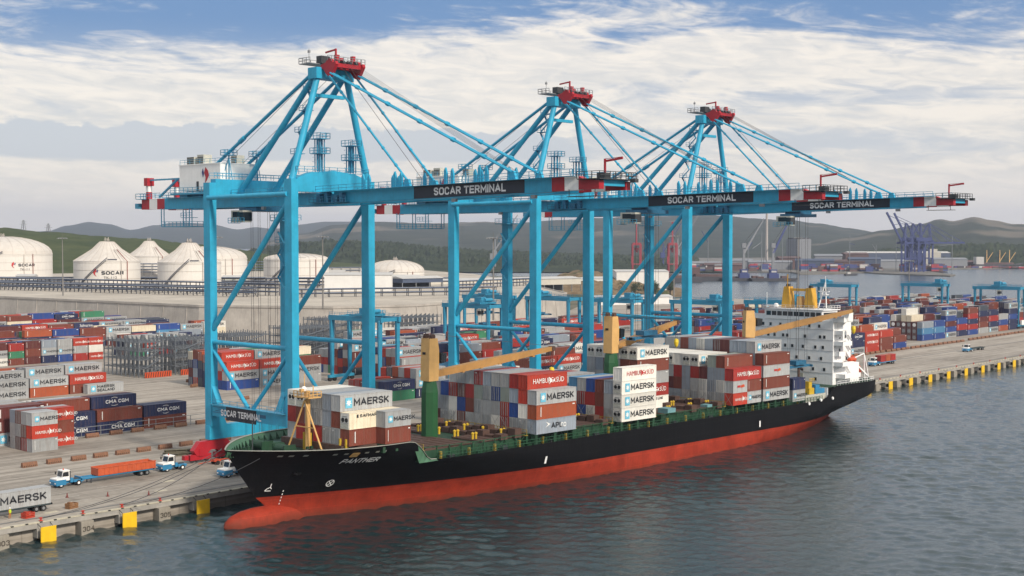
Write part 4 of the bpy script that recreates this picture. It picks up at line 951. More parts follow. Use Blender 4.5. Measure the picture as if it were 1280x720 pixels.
    MB().bx(11.7,14.5,-5.3,-1.1,22.4,22.6).railing([mx(14.6,2.1,22.6),mx(14.6,-2.1,22.6),mx(17.4,-2.1,22.6)],1.0,0.06,1.0).tube(mx(16.1,-1.5,22.6),mx(16.1,-1.5,24.6),0.1,6).tube(mx(16.1,1.0,22.6),mx(16.1,1.0,26.5),0.08,6).bx(11.5,12.1,-3.5,-2.9,23.4,24.0).build('mast_platform', M['tan'], mast)
    MB().lathe([(0.001,-0.45),(0.4,-0.3),(0.5,0.1),(0.3,0.4),(0.001,0.5)],12,mx(15.6,0.5,23.9)).build('fog_signal', M['letter'], mast)
M['yellowdim'] = mat('worn_yellow', (0.30,0.21,0.03), 0.7, 0, 0.4, 1.5, 0.35); M['bluegrey'] = mat('pontoon_teal', (0.13,0.27,0.30), 0.6, 0, 0.2)
deck_gear()
def deck_crane(x, zg, zt, tip, y=0.0, kind=0):
    p = MB(); prof = []
    n = 8; rows = []
    for z, r in ((9.5,1.75),(zg-2.2,1.75),(zg-1.0,1.55),(zg,1.35)):
        rows.append([(x+r*math.cos(math.pi*(2*i+1)/n), y+r*math.sin(math.pi*(2*i+1)/n), z) for i in range(n)])
    p.grid(rows, 0, True); p.build('crane_post', M['postgreen'], ship)
    d = Vector((tip[0]-x, tip[1]-y, 0)).normalized(); nrm = Vector((-d.y, d.x, 0)); c = Vector((x, y, 0))
    def f(a, b, z): return tuple(c+d*a+nrm*b+Vector((0,0,z)))
    h = MB(); side = [(-1.35,zg),(1.2,zg),(1.35,zg+2.2),(1.35,zt-2.4),(0.9,zt),(-1.2,zt),(-1.35,zg+3)]
    h.prism(side, lambda a, b: f(a,-1.22,b), lambda a, b: f(a,1.22,b))
    hs = h.build('crane_house', M['tan'], ship)
    cb = MB(); q = [(1.7,zg+3.4),(3.0,zg+3.6),(3.2,zg+5.4),(1.7,zg+5.6)]
    cb.prism(q, lambda a, b: f(a,-1.5,b), lambda a, b: f(a,-0.1,b)); cb.build('crane_cab', M['glass'], hs)
    tp = MB()
    for b in (-0.9, 0.9): tp.tube(f(-0.2,b-0.3,zt+0.35), f(-0.2,b+0.3,zt+0.35), 0.55, 12); tp.beam(f(-0.9,b,zt-0.1), f(0.4,b,zt+0.6), 0.15, 0.5)
    tp.railing([f(-1.5,-1.4,zt),f(-1.5,1.4,zt)],0.9,0.04,1.0)
    tp.build('crane_head', M['hatch'], hs)
    MB().add([f(-1.37,0.7,zt-3.2),f(-1.37,-0.2,zt-3.2),f(-1.37,-0.2,zt-2.7),f(-1.37,0.7,zt-2.7)],[(0,1,2,3)]).build('vent_slot', M['black'], hs)
    root = Vector(f(1.3, 0, zg+1.3)); T = Vector(tip); j = MB()
    j.beam(root, root.lerp(T,0.5), 1.5, 1.25, w2=1.4, h2=1.55); j.beam(root.lerp(T,0.5), T, 1.4, 1.55, w2=1.0, h2=0.85)
    for t in (0.2, 0.35, 0.5, 0.65, 0.8): j.beam(root.lerp(T,t)+Vector((0,0,-0.7)), root.lerp(T,t+0.02)+Vector((0,0,-0.7)), 1.6, 0.3)
    jb = j.build('jib', M['jibtan'], hs)
    e = MB(); e.tube(T+nrm*-0.7, T+nrm*0.7, 0.55, 12); e.build('jib_sheave', M['hatch'], jb)
    rp = MB(); top = Vector(f(0.1,0,zt+0.8))
    for b in (-0.6, 0.6): rp.tube(top+nrm*b, T+nrm*b*0.6+Vector((0,0,0.5)), 0.05, 4, cap=False)
    hz = tip[2]-4.2
    for b in (-0.25, 0.25): rp.tube(T+nrm*b, T+nrm*b-Vector((0,0,4.2)), 0.045, 4, cap=False)
    rp.build('luffing_rope', M['rope'], jb)
    MB().lathe([(0.001,0),(0.5,-0.2),(0.62,-0.9),(0.45,-1.7),(0.15,-2.2),(0.001,-2.2)],10,tuple(T-Vector((0,0,4.0)))).build('hook_block', M['hookyellow'], jb)
M['jibtan'] = mat('jib_tan', (0.36,0.19,0.058), 0.55, 0, 0.12, 0.5, 0.15); M['hookyellow'] = mat('hook_yellow', (0.7,0.5,0.02), 0.5)
deck_crane(46.0, 22.9, 31.3, (82.2, -0.3, 27.5)); deck_crane(103.2, 25.4, 33.8, (129.8, 0.9, 31.5)); deck_crane(160.7, 26.0, 33.5, (184.6, -17.2, 33.4))
def superstructure():
    x0, x1, y = 183.0, 192.6, 12.1
    W_ = M['superwhite']
    mb = MB(); mb.bx(x0,x1,-y,y,10.2,30.4); body = mb.build('superstructure', W_, ship)
    dk = MB()
    for z in (16.3, 19.3, 22.3, 25.2, 28.0): dk.bx(x0-0.08,x0+0.1,-y-0.05,y+0.05,z,z+0.09)
    dk.build('deck_seam', M['seam'], body)
    g = random.Random(11)
    rows = {28.9:(9.6,7.2,4.1,-2.0,-4.9,-7.9), 26.0:(10.2,7.9,5.9,3.2,1.9,-3.6,-8.2,-9.5), 23.2:(9,6.6,2.5,0.3,-3.0,-6.8,-9.1), 20.2:(8.5,4.2,-1.1,-5.0,-8.6), 17.3:(7.2,2.1,-2.6,-6.2,-9.6), 14.6:(6.0,-7.0)}
    for z, ys in rows.items():
        for yy in ys:
            f = MB().bx(x0-0.06,x0,yy-0.42,yy+0.42,z-0.5,z+0.5).build('window', M['seam'], body)
            MB().bx(x0-0.09,x0-0.06,yy-0.31,yy+0.31,z-0.38,z+0.38).build('pane', M['glass'], f)
    for xx, zz in ((186.5,26),(189.5,26),(186.5,22.5),(190.2,20)):
        f = MB().bx(xx-0.42,xx+0.42,-y-0.06,-y,zz-0.5,zz+0.5).build('window', M['seam'], body); MB().bx(xx-0.3,xx+0.3,-y-0.09,-y-0.06,zz-0.38,zz+0.38).build('pane', M['glass'], f)
    MB().bx(x0-0.07,x0,-3.2,-2.0,13.4,16.0).build('door', M['vent'], body)
    # wheelhouse with a row of front windows
    wh = MB().bx(x0-0.3,x1-1.5,-8.8,9.0,30.4,33.1).bx(x0-0.6,x1-1,-9.4,9.6,33.1,33.3).build('wheelhouse', W_, ship)
    for k in range(10):
        yy = 8.4-k*1.72
        MB().bx(x0-0.36,x0-0.3,yy-1.42,yy,31.35,32.55).build('window', M['glass'], wh)
    MB().bx(x0+0.6,x1-2.2,-8.86,-8.8,31.35,32.5).build('window', M['glass'], wh)
    MB().railing([(x0-0.5,9.5,33.3),(x0-0.5,-9.3,33.3),(x1-1,-9.3,33.3)],1.0,0.045,1.5).build('roof_railing', W_, wh)
    bw = MB().bx(x0+0.2,x0+5,-15.1,15.1,30.15,30.42).bx(x0+0.2,x0+0.35,-15.1,-8.8,30.42,31.7).bx(x0+0.2,x0+0.35,9,15.1,30.42,31.7).bx(x0+0.2,x0+5,-15.1,-14.95,30.42,31.7)
    bw.prism([(-12.1,27.9),(-12.1,30.15),(-14.8,30.15)], lambda a, b: (x0+2,a,b), lambda a, b: (x0+2.2,a,b)).bx(x0+2.2,x0+4.8,-15.3,-13.2,30.42,33.0)
    bw.build('bridge_wing', W_, ship)
    for z, xa, xb, ye in ((27.0,183.4,188.0,-14.7),(24.1,183.2,188.2,-14.9),(21.3,183.6,187.2,-13.6),(18.6,183.2,189.4,-14.9),(15.3,184.6,193.2,-14.9)):
        d = MB().bx(xa,xb,ye,-y+0.2,z-0.25,z).bx(xa,xb,ye,ye+0.15,z,z+0.95).bx(xa,xa+0.12,ye,-y,z,z+0.9)
        d.prism([(-y,z-1.6),(-y,z-0.25),(ye+0.4,z-0.25)], lambda a, b: (xa+1,a,b), lambda a, b: (xa+1.15,a,b))
        d.build('side_deck', W_, ship)
    for z in (16.0, 19.5, 22.3, 25.2):
        MB().beam((191.5,-12.6,z),(188.5,-12.6,z+2.7),0.7,0.14).build('stairway', W_, ship)
    # aft house, exhaust casings, masts
    MB().bx(192.6,197,-8,10,13.3,26).bx(192.6,199.5,-11,11,13.3,18.5).build('aft_house', W_, ship)
    for yy, top in ((5.6,39.2),(-1.5,38.9)):
        f = MB().prism([(-1.5,33.2),(1.5,33.2),(1.15,36.5),(0.75,top),(-0.75,top),(-1.15,36.5)], lambda a, b: (188.2,yy+a,b), lambda a, b: (190.6,yy+a,b)).build('exhaust_casing', M['funnel'], ship)
        MB().bx(188.9,189.9,yy-0.45,yy+0.45,top,top+0.7).build('exhaust_pipe', M['dark'], f)
    MB().bx(188.8,189.8,-1.0,5.2,38.0,38.7).build('casing_bridge', M['funnel'], ship)
    MB().prism([(-0.9,33.2),(0.9,33.2),(0.6,36.6),(-0.6,36.6)], lambda a, b: (188.3,1.5+a,b), lambda a, b: (190,1.5+a,b)).build('vent_casing', M['tan'], ship)
    MB().tube((189,5.6,39.2),(189,5.6,42.6),0.16,8).beam((189,4.6,41),(189,6.6,41),0.1,0.1).build('mast_pole', M['funnel'], ship)
    rm = MB(); rm.tube((187.2,-5.0,33.2),(187.6,-7.0,40.6),0.16,8).tube((187.2,-7.6,33.2),(187.6,-7.0,40.6),0.13,8).tube((189.6,-6.3,33.2),(187.6,-7.0,40.6),0.13,8).bx(186.8,188.2,-7.8,-6.2,37.2,37.35).bx(186.6,187.0,-8.6,-5.4,38.0,38.3)
    rm.tube((187.6,-7,40.6),(187.6,-7,42.3),0.07,6); rm.build('radar_mast', M['superwhite'], ship)
    MB().lathe([(0.001,0),(0.6,0.1),(0.75,0.6),(0.5,1.1),(0.001,1.25)],12,(187,8.0,33.3)).tube((187,11,30),(187,11,37.5),0.06,6).build('satellite_dome', W_, ship)
    # free-fall lifeboat in its frame over the stern
    a = Vector((198.6,-8.2,18.6)); d = Vector((0.88,0,-0.475)); prof = [(0.001,0),(0.9,0.25),(1.35,1.2),(1.45,3.6),(1.3,5.6),(0.75,7.2),(0.001,7.6)]
    lb = MB(); lb.lathe(prof, 14); up = Vector((0.475,0,0.88))
    lb.v = [tuple(a+d*z+Vector((0,1,0))*x*0.95+up*y*1.1) for x, y, z in lb.v]
    boat = lb.build('lifeboat', M['orange'], ship, smooth=True)
    tw = MB(); c = a+d*1.6+up*1.3; tw.prism([(-0.9,0),(0.9,0),(0.6,0.9),(-0.6,0.9)], lambda p, q: tuple(c+d*p+up*q+Vector((0,-0.7,0))), lambda p, q: tuple(c+d*p+up*q+Vector((0,0.7,0)))); tw.build('boat_hatch', M['orange'], boat)
    fr = MB()
    for yy in (-10.3, -6.1):
        fr.beam((197.2,yy,18.9),(205.6,yy,14.3),0.35,0.45); fr.beam((198,yy,13.3),(198,yy,19.6),0.3,0.3); fr.beam((204.0,yy,13.3),(203.6,yy,20.6),0.28,0.28); fr.beam((203.6,yy,20.6),(198,yy,19.6),0.25,0.25); fr.beam((203.6,yy,20.6),(206.4,yy,13.6),0.28,0.3)
    fr.beam((203.6,-10.3,20.6),(203.6,-6.1,20.6),0.25,0.25).beam((206.4,-10.3,13.6),(206.4,-6.1,13.6),0.25,0.25)
    fr.build('lifeboat_frame', W_, ship)
    mb = MB(); mb.lathe([(0.001,-1.9),(0.7,-1.6),(1.0,-0.5),(1.0,0.8),(0.6,1.7),(0.001,1.9)],12)
    mb.v = [(189.5+z, -14.2+x*0.9, 19.9+y*0.7) for x, y, z in mb.v]; mb.build('rescue_boat', M['orange'], ship, smooth=True)
    for x in (197, 200.5): MB().tube((x,-13.2,13.3),(x,-13.2,14.4),0.3,8).tube((x+0.9,-13.2,13.3),(x+0.9,-13.2,14.4),0.3,8).build('bitts', M['deckgreen'], ship)
    MB().bx(168,170.5,-13.8,-11,12.0,13.6).bx(168.4,170,-13.4,-11.6,13.6,15.2).railing([(168,-13.8,15.2),(170.5,-13.8,15.2)],0.9,0.05,0.8).build('provision_winch', M['yellow'], ship)
    MB().bx(170.8,175.5,-14,-11.2,12.0,13.2).bx(171.5,173.6,-13.6,-11.8,13.2,14.2).build('service_skid', M['truckblue'], ship)
    MB().bx(165.5,175.8,-14.2,-10.6,10.1,11.95).build('skid_base', M['vent'], ship)
    # provision crane against the house front
    MB().tube((181.6,-2.6,13.3),(181.6,-2.6,18.2),0.35,8).beam((181.6,-2.6,18),(178.8,-5.4,17.2),0.5,0.6).bx(181,182.2,-3.4,-1.8,17.6,19.2).build('provision_crane', M['hatch'], ship)
    MB().railing([(183,-12,10.3),(176.5,-12,10.3)],1,0.05,1.5).build('side_ladder', M['railgreen'], ship)
M['seam'] = mat('deck_seam_grey', (0.42,0.42,0.42), 0.6)
superstructure()
def mooring_lines():
    def w(p): return SM @ Vector(p)
    lines = [((2.2,7.0,13.2),(73.1,0.75,4.2)),((3.0,8.2,13.2),(88.1,0.75,4.2)),((0.2,3.0,13.3),(73.3,0.95,4.1)),((1.5,-5.0,13.0),(88.3,0.9,4.1))]
    labs = ['upper dark mooring rope from the ship bow to the left quay bollards','dark mooring rope landing on the quay kerb closest to the bow','thin mooring rope leaving the very tip of the ship bow towards the quay','mooring rope crossing the black bow from the waterside fairlead']
    for (a, b), lab in zip(lines, labs):
        A = w(a); Bp = Vector(b); pts = []
        for i in range(17):
            t = i/16; p = A.lerp(Bp, t); p.z -= 1.3*4*t*(1-t); pts.append(tuple(p))
        o = MB().path(pts, 0.055, 5).build('mooring_line', M['rope']); tag(o, lab, 'rope', 'mooring lines from the bow')
mooring_lines()
# ================================================================ CONTAINERS
def cmat(n, c, **k): return mat('container_'+n, c, 0.55, 0, 0.10, 0.5, k.pop('streak', 0.42), objvar=0.14, dirt=k.pop('dirt', (0.16,0.10,0.07)), **k)
CC = {'grey':cmat('grey',(0.335,0.345,0.35)), 'bluegrey':cmat('bluegrey',(0.25,0.29,0.34)), 'white':cmat('white',(0.66,0.64,0.59),streak=0.2,dirt=(0.4,0.33,0.26)),
      'cream':cmat('cream',(0.66,0.59,0.45),dirt=(0.4,0.25,0.14)), 'red':cmat('red',(0.31,0.022,0.018)), 'brightred':cmat('brightred',(0.40,0.036,0.018)),
      'rust':cmat('rust',(0.165,0.040,0.025)), 'maroon':cmat('maroon',(0.10,0.020,0.019)), 'orange':cmat('orange',(0.31,0.068,0.026)), 'navy':cmat('navy',(0.012,0.022,0.075)),
      'blue':cmat('blue',(0.015,0.055,0.23)), 'skyblue':cmat('skyblue',(0.06,0.20,0.36)), 'green':cmat('green',(0.035,0.19,0.10)), 'slate':cmat('slate',(0.05,0.065,0.085)), 'greygreen':cmat('greygreen',(0.26,0.30,0.27))}
CN = {'grey':'grey','bluegrey':'blue-grey','white':'white','cream':'cream','red':'red','brightred':'bright red','rust':'rust brown','maroon':'maroon','orange':'orange','navy':'navy','blue':'blue','skyblue':'sky blue','green':'green','slate':'slate blue','greygreen':'grey-green'}
M['logodark'] = mat('logo_dark', (0.022,0.024,0.03), 0.6); M['logocyan'] = mat('logo_cyan', (0.13,0.42,0.58), 0.6); M['logored'] = mat('logo_red', (0.45,0.03,0.03), 0.6); M['logowhite'] = mat('logo_white', (0.72,0.72,0.70), 0.6, 0, 0.08); M['logoyellow'] = mat('logo_yellow', (0.5,0.40,0.12), 0.6)
_cm = {}
def c_body(L, H):
    k = (L, H)
    if k in _cm: return _cm[k]
    mb = MB(); w = 2.44; a, b = -L/2, L/2
    for x in (a, b-0.16):
        for y in (-w/2, w/2-0.16): mb.bx(x,x+0.16,y,y+0.16,0,H)
    for y in (-w/2, w/2-0.1): mb.bx(a+0.16,b-0.16,y,y+0.1,0,0.16); mb.bx(a+0.16,b-0.16,y,y+0.1,H-0.1,H)
    for x in (a, b-0.1): mb.bx(x,x+0.1,-w/2+0.16,w/2-0.16,0,0.16); mb.bx(x,x+0.1,-w/2+0.16,w/2-0.16,H-0.11,H)
    # corrugated long sides
    n = int((L-0.32)/0.42); st = (L-0.32)/n
    for s in (-1, 1):
        pts = []
        for i in range(n):
            x = a+0.16+i*st; pts += [(x,0.03),(x+st*0.3,0.03),(x+st*0.5,0.085),(x+st*0.8,0.085)]
        pts.append((b-0.16,0.03)); r0 = [(x, s*(w/2-d), 0.16) for x, d in pts]; r1 = [(x, s*(w/2-d), H-0.1) for x, d in pts]; mb.grid([r0, r1])
    for s in (-1, 1):   # closed end walls, corrugated
        pts = []; n2 = 5; st = (w-0.32)/n2
        for i in range(n2):
            y = -w/2+0.16+i*st; pts += [(y,0.03),(y+st*0.3,0.03),(y+st*0.5,0.08),(y+st*0.8,0.08)]
        pts.append((w/2-0.16,0.03)); mb.grid([[(s*(L/2-d), y, 0.16) for y, d in pts], [(s*(L/2-d), y, H-0.11) for y, d in pts]])
    mb.bx(a+0.1,b-0.1,-w/2+0.1,w/2-0.1,H-0.06,H-0.03)
    o = mb.build('shipping_container', CC['grey'], link=False, recalc=True); me = o.data; bpy.data.objects.remove(o); _cm[k] = me; return me
def c_door(H):
    k = ('d', H)
    if k in _cm: return _cm[k]
    mb = MB()
    for y0, y1 in ((-1.1,-0.02),(0.02,1.1)): mb.bx(-0.03,0.02,y0,y1,0.14,H-0.12)
    for y in (-0.78,-0.32,0.32,0.78):
        mb.bx(-0.085,-0.035,y-0.03,y+0.03,0.1,H-0.08,1)
        mb.bx(-0.1,-0.03,y-0.09,y+0.09,1.0,1.07,1)
    mb.add([(-0.036,0.45,H-0.55),(-0.036,0.98,H-0.55),(-0.036,0.98,H-0.35),(-0.036,0.45,H-0.35)],[(0,1,2,3)],2)
    o = mb.build('door', [CC['grey'], M['steel'], M['logowhite']], link=False); me = o.data; bpy.data.objects.remove(o); _cm[k] = me; return me
def c_reefer(H):
    k = ('r', H)
    if k in _cm: return _cm[k]
    mb = MB(); mb.bx(-0.04,0.02,-1.1,1.1,0.14,H-0.12,0); mb.bx(-0.07,-0.03,-0.95,0.95,0.25,1.0,1)
    for y in (-0.48, 0.48): mb.tube((-0.1,y,1.62),(-0.03,y,1.62),0.40,14,2)
    mb.bx(-0.07,-0.03,-0.95,0.95,1.05,1.15,3); mb.bx(-0.07,-0.03,-0.6,0.6,2.15,2.3,3)
    o = mb.build('cooling_unit', [CC['white'], M['vent'], M['black'], M['steel']], link=False); me = o.data; bpy.data.objects.remove(o); _cm[k] = me; return me
def c_logo(kind, L, H):
    k = (kind, L, H)
    if k in _cm: return _cm[k]
    mb = MB(); y = -1.245; f = lambda a, b: (a, y, b); mats = None; s = 1.0 if L > 8 else 0.62
    def tx(t, x, z, h, mi=0, bold=0.02, ws=1.0): mb.text(t, lambda a, b: (x+a, y, z+b), h, mi, bold, False, ws)
    def poly(pts, mi, dy=0.0): mb.prism(pts, lambda a, b: (a, y-dy, b), lambda a, b: (a, y-dy-0.004, b), mi)
    if kind in ('star', 'starbox', 'starland'):
        cx = -L*0.34 if L > 8 else -L*0.30; r = 0.82*s+0.1
        poly([(cx-r*0.85,H/2-r),(cx+r*0.85,H/2-r),(cx+r*0.85,H/2+r),(cx-r*0.85,H/2+r)], 1)
        poly([(a+cx, b+H/2) for a, b in star(7, r*0.72, r*0.34)], 2, 0.006)
        if kind == 'starland': tx('MAERSK', cx+1.3, H/2+0.15, 0.85, 0, 0.03, 1.2); tx('SEALAND', cx+1.3, H/2-0.95, 0.85, 0, 0.03, 1.05)
        else: tx('MAERSK', cx+r*1.25, H/2-0.62*s, 1.28*s, 0, 0.02, 1.12)
        if kind == 'starbox': pass
        mats = [M['logodark'], M['logocyan'], M['logowhite']]
    elif kind in ('hamburg', 'hamburgw'):
        w0 = -L*0.36; tx('HAMBURG', w0, H/2-0.42, 0.95*s+0.05, 0, 0.0, 0.92); cx = w0+4.35*s*1.02+0.4
        poly([(cx,H/2-0.75),(cx+1.1*s,H/2+0.0),(cx,H/2+0.75),(cx+0.35*s,H/2)], 1); poly([(cx+2.0*s,H/2-0.5),(cx+1.25*s,H/2),(cx+2.0*s,H/2+0.5),(cx+1.75*s,H/2)], 1)
        tx('S\u00dcD', cx+2.2*s, H/2-0.42, 0.95*s+0.05, 0, 0.0, 0.92)
        mats = [M['logowhite'], M['logowhite']] if kind == 'hamburg' else [M['logored'], M['logored']]
    elif kind == 'cma':
        tx('CMA CGM', -2.3*s, H/2-0.4, 0.85*s, 0, 0.012, 1.15)
        for sg in (-1, 1):
            arc = [(1.6*math.cos(t)*s*0.9, sg*1.0*math.sin(t)*s*0.95) for t in [0.9+0.14*i for i in range(10)]]
            for (a, b), (c, d) in zip(arc, arc[1:]): poly([(a,H/2+b),(c,H/2+d),(c,H/2+d*1.1),(a,H/2+b*1.1)], 0)
        mats = [M['logowhite']]
    elif kind == 'saf':
        tx('Safmarine', -L*0.28, H/2-0.4, 1.35*s, 0, 0.01, 0.85)
        mats = [M['logowhite']]
    elif kind == 'wheel':
        cx, cz = 1.5, 1.2; ring = [(cx+1.3*math.cos(t*math.pi/12), cz+1.3*math.sin(t*math.pi/12)) for t in range(13)]
        for t in range(13): poly([(cx+0.5*math.cos(t*math.pi/12+0.05),cz+0.5*math.sin(t*math.pi/12+0.05)),(cx+1.6*math.cos(t*math.pi/12+0.05),cz+1.6*math.sin(t*math.pi/12+0.05)),(cx+1.6*math.cos(t*math.pi/12+0.18),cz+1.6*math.sin(t*math.pi/12+0.18)),(cx+0.5*math.cos(t*math.pi/12+0.18),cz+0.5*math.sin(t*math.pi/12+0.18))], 0)
        mats = [M['logoyellow']]
    elif kind == 'apl':
        tx('APL', -1.6, H/2-0.55, 1.1, 1, 0.03, 1.15); poly([(-3.4,H/2-0.3),(-1.9,H/2+0.35),(-3.3,H/2+0.9),(-2.6,H/2+0.3)], 0); tx('CO', 1.3, H/2-0.55, 0.9, 0, 0.02)
        mats = [M['logowhite'], M['logodark']]
    elif kind == 'line':
        tx('SAFMARINE LINE', -L*0.30, H/2+0.55, 0.55, 0, 0.02, 1.2); poly([(-L*0.36,H/2+0.5),(-L*0.33,H/2+0.5),(-L*0.33,H/2+1.1),(-L*0.36,H/2+1.1)], 0); mats = [M['logodark']]
    elif kind == 'code':
        poly([(-L*0.40,0.5),(-L*0.385,0.5),(-L*0.385,H-0.4),(-L*0.40,H-0.4)], 0); poly([(L*0.40,H-0.55),(L*0.46,H-0.55),(L*0.46,H-0.35),(L*0.40,H-0.35)], 0); mats = [M['logowhite']]
    elif kind == 'ball':
        poly([(0.2,H/2-0.3),(1.9,H/2-0.1),(1.6,H/2+0.5),(0.4,H/2+0.35)], 0); poly([(-1.2,H/2-0.15),(0.1,H/2-0.15),(0.1,H/2+0.35),(-1.2,H/2+0.35)], 1); mats = [M['orange'], M['logored']]
    o = mb.build('lettering', mats, link=False, recalc=False); me = o.data; bpy.data.objects.remove(o); _cm[k] = me; return me
def mark_words(c):
    return {'star':'with star emblem and dark lettering','starland':'with two-line dark lettering','starbox':'with star emblem and dark lettering','hamburg':'with white lettering and arrows','hamburgw':'with red lettering and arrows','cma':'with white lettering and arcs','saf':'with white script lettering','wheel':'with yellow wheel emblem','apl':'with bird emblem','line':'with small dark lettering','code':'','ball':'with orange ball emblem',None:''}[c]
SPECS = []
def spec(col, L, H, p, logo=None, end=0, mtx=None, where='', named=False, covered=False, rz=0):
    """p: centre of the base; end 0 closed, 1 doors, 2 cooling unit towards -x"""
    SPECS.append(dict(col=col, L=L, H=H, p=Vector(p), logo=logo, end=end, m=mtx, where=where, cov=covered)); return SPECS[-1]
SHORT = {'g':'grey','b':'bluegrey','w':'white','k':'cream','r':'red','R':'brightred','t':'rust','m':'maroon','o':'orange','n':'navy','B':'blue','s':'skyblue','e':'green','l':'slate','y':'greygreen'}
LOGO = {'*':'star','h':'hamburg','H':'hamburgw','c':'cma','S':'saf','W':'wheel','a':'apl','L':'line','.':None,'|':'code','o':'ball','2':'starland','x':'starbox'}
TIER = ['bottom','second','third','fourth','fifth','sixth']
def parse(t):
    if t[1:2] in ('d','f','s') and t[1:] in ('d','ds','s','f'): t = t[0]+'.'+t[1:]
    return parse_(t)
def parse_(t):   # colour letter, logo, options: d doors, f cooling unit, s standard height
    return SHORT[t[0]], LOGO[t[1]] if len(t) > 1 else None, (1 if 'd' in t[2:] else 2 if 'f' in t[2:] else 0), (2.59 if 's' in t[2:] else 2.88)
def ship_bay(b, cols, name):
    x0, z0 = BAYS[b]
    ks = sorted(cols)
    for k in ks:
        z = z0
        for t, c in enumerate(cols[k].split()):
            col, lg, en, H = parse(c)
            L, dx = (12.19, 0)
            if '1' in c[2:]: L, dx = 6.06, -3.07
            if '2' in c[2:]: L, dx = 6.06, 3.07
            nxt = cols.get(k-1, '').split()
            side = {0:'forward half','f':''}
            wh = '%s tier, row %s from the waterside, %s' % (TIER[t], ONES[k], name)
            sp = spec(col, L, H, (x0+6.1+dx, -14.9+1.22+k*2.49, z+0.02), lg, en, SM, wh, covered=False); sp['bay'] = b; sp['k'] = k; sp['t'] = t
            if '1' in c[2:] and t < 9: z_keep = z; pend = True
            if '1' not in c[2:]: z += H+0.03
ONES = ['one','two','three','four','five','six','seven','eight','nine','ten','eleven','twelve']
# bay patterns read from the photograph, waterside row first, bottom tier first
ship_bay(0, {0:'t|2 g*2', 1:'t| kLf', 2:'g|d t| g*', 3:'g|d b| b|', 4:'r| g|d g|', 5:'t| g| g|d', 6:'r| t| wLf', 7:'g| r| wLf'}, 'foremost ship stack')
ship_bay(1, {0:'ba o| g*', 1:'g|d w| R| Rh', 2:'g|d B| b| r|', 3:'r|d R|d y| g|', 4:'w| g| B|d g|', 5:'g|d g| g|d b|', 6:'g| g|d y| rd', 7:'g| t| r| g|', 8:'t|d B| t|d g*', 9:'w|d w| R|d g|', 10:'g|d g|d B|', 11:'m| g| g|'}, 'stack behind the first deck crane')
ship_bay(2, {0:'w*f w*f w*f wH', 1:'g|d g| b|', 2:'r| t| t|', 3:'w|d r| B|', 4:'B| r|d g|', 5:'r|d g| s|', 6:'g| r|', 7:'t| g| g|', 8:'B| w| g|', 9:'g| t| r|', 10:'t|d g| n|', 11:'g| n| g|'}, 'stack before the second deck crane')
ship_bay(3, {4:'wL rh g| t| w*f', 5:'g| n| g| t| w.f', 6:'r| g| t| g| w.f', 7:'g| r| g| t| w.f', 8:'t| g| g| b| w.f', 9:'n| t| g| g| w.f'}, 'stack behind the second deck crane')
ship_bay(4, {0:'Rh1 g*2 go1 t|2 rh', 1:'g|d w|d b| t|', 2:'g|d b|d b| y|', 3:'w|d w|d m|', 4:'g|d g| r| w*f', 5:'g| b| b| w.f', 6:'b| t| r| w.', 7:'b| m| g| w.f', 8:'w|f g| r| w.f', 9:'b| t| g| w.', 10:'g| r| b| w.', 11:'g| g| t| w.'}, 'stack before the third deck crane')
ship_bay(5, {0:'g* t| go t|', 1:'g| b| t| b| g*', 2:'t| g| g| b| b|', 3:'g| b| t| g| b|', 4:'r| g| b| t| m|', 5:'t| b| g| r| md', 6:'g| r| t| g| b|', 7:'b| t| g| r| w|d', 8:'g| g| t| b| b|', 9:'r| b| g| g| t|', 10:'t| g| b| t| g|', 11:'g| t| r| b| g|'}, 'stack behind the third deck crane')
# bay 4 waterside row holds two twenty-foot boxes per tier: restack it
for s in SPECS:
    if s.get('bay') == 4 and s['k'] == 0:
        s['p'].z = BAYS[4][1]+0.02+{0:0,1:0,2:2.91,3:2.91,4:5.82}[s['t']]; s['where'] = s['where'].replace(TIER[s['t']]+' tier', {0:'bottom',1:'bottom',2:'second',3:'second',4:'third'}[s['t']]+' tier')
for i, (c, z) in enumerate((('g*2', 11.0), ('n|2', 13.91))):
    col, lg, en, H = parse(c)
    spec(col, 6.06, H, (161.2, -13.6, z), lg, en, SM, ['bottom','top'][i]+' box of the twenty-foot pair before the white superstructure')
# ------------------------------------------------ yard blocks
g = random.Random(21)
POOL = ['g*']*9+['g|']*5+['t|']*6+['m|']*3+['r|']*3+['Rh']*4+['n|']*3+['nc']*3+['B|']*4+['o|']*2+['w*']*2+['b|']*3+['k.']+['s|']+['e|']+['nS']+['l|']*2
FARPOOL = ['n|']*5+['B|']*5+['m|']*4+['t|']*5+['g*']*6+['g|']*3+['o|']*2+['r|']*2+['l|']*2+['k.']
def yard_block(x0, y0, nb, nr, tiers, name, L=12.19, pool=POOL, over=None, jit=0, gap=0.45, y_step=2.62):
    over = over or {}; top = {}
    for b in range(nb):
        for r in range(nr):
            ov = over.get((b, r)); n = len(ov.split()) if ov is not None else tiers(b, r); z = QZ+0.01
            for t in range(n):
                c = ov.split()[t] if ov is not None else g.choice(pool)+g.choice(['', '', 'd', 's', 'ds'])
                col, lg, en, H = parse(c)
                x = x0+b*(L+gap)+L/2+g.uniform(-jit, jit); y = y0+r*y_step+1.22
                wh = '%s tier, %s, bay %s row %s' % (TIER[t], name, ONES[b] if b < 12 else str(b+1), ONES[r] if r < 12 else str(r+1))
                sp = spec(col, L, H, (x, y, z), lg, en, None, wh); sp['blk'] = name; sp['b'] = b; sp['r'] = r; sp['t'] = t; top[(b,r)] = t; z += H+0.02
    return top
def rt(lo, hi): return lambda b, r: g.randint(lo, hi)
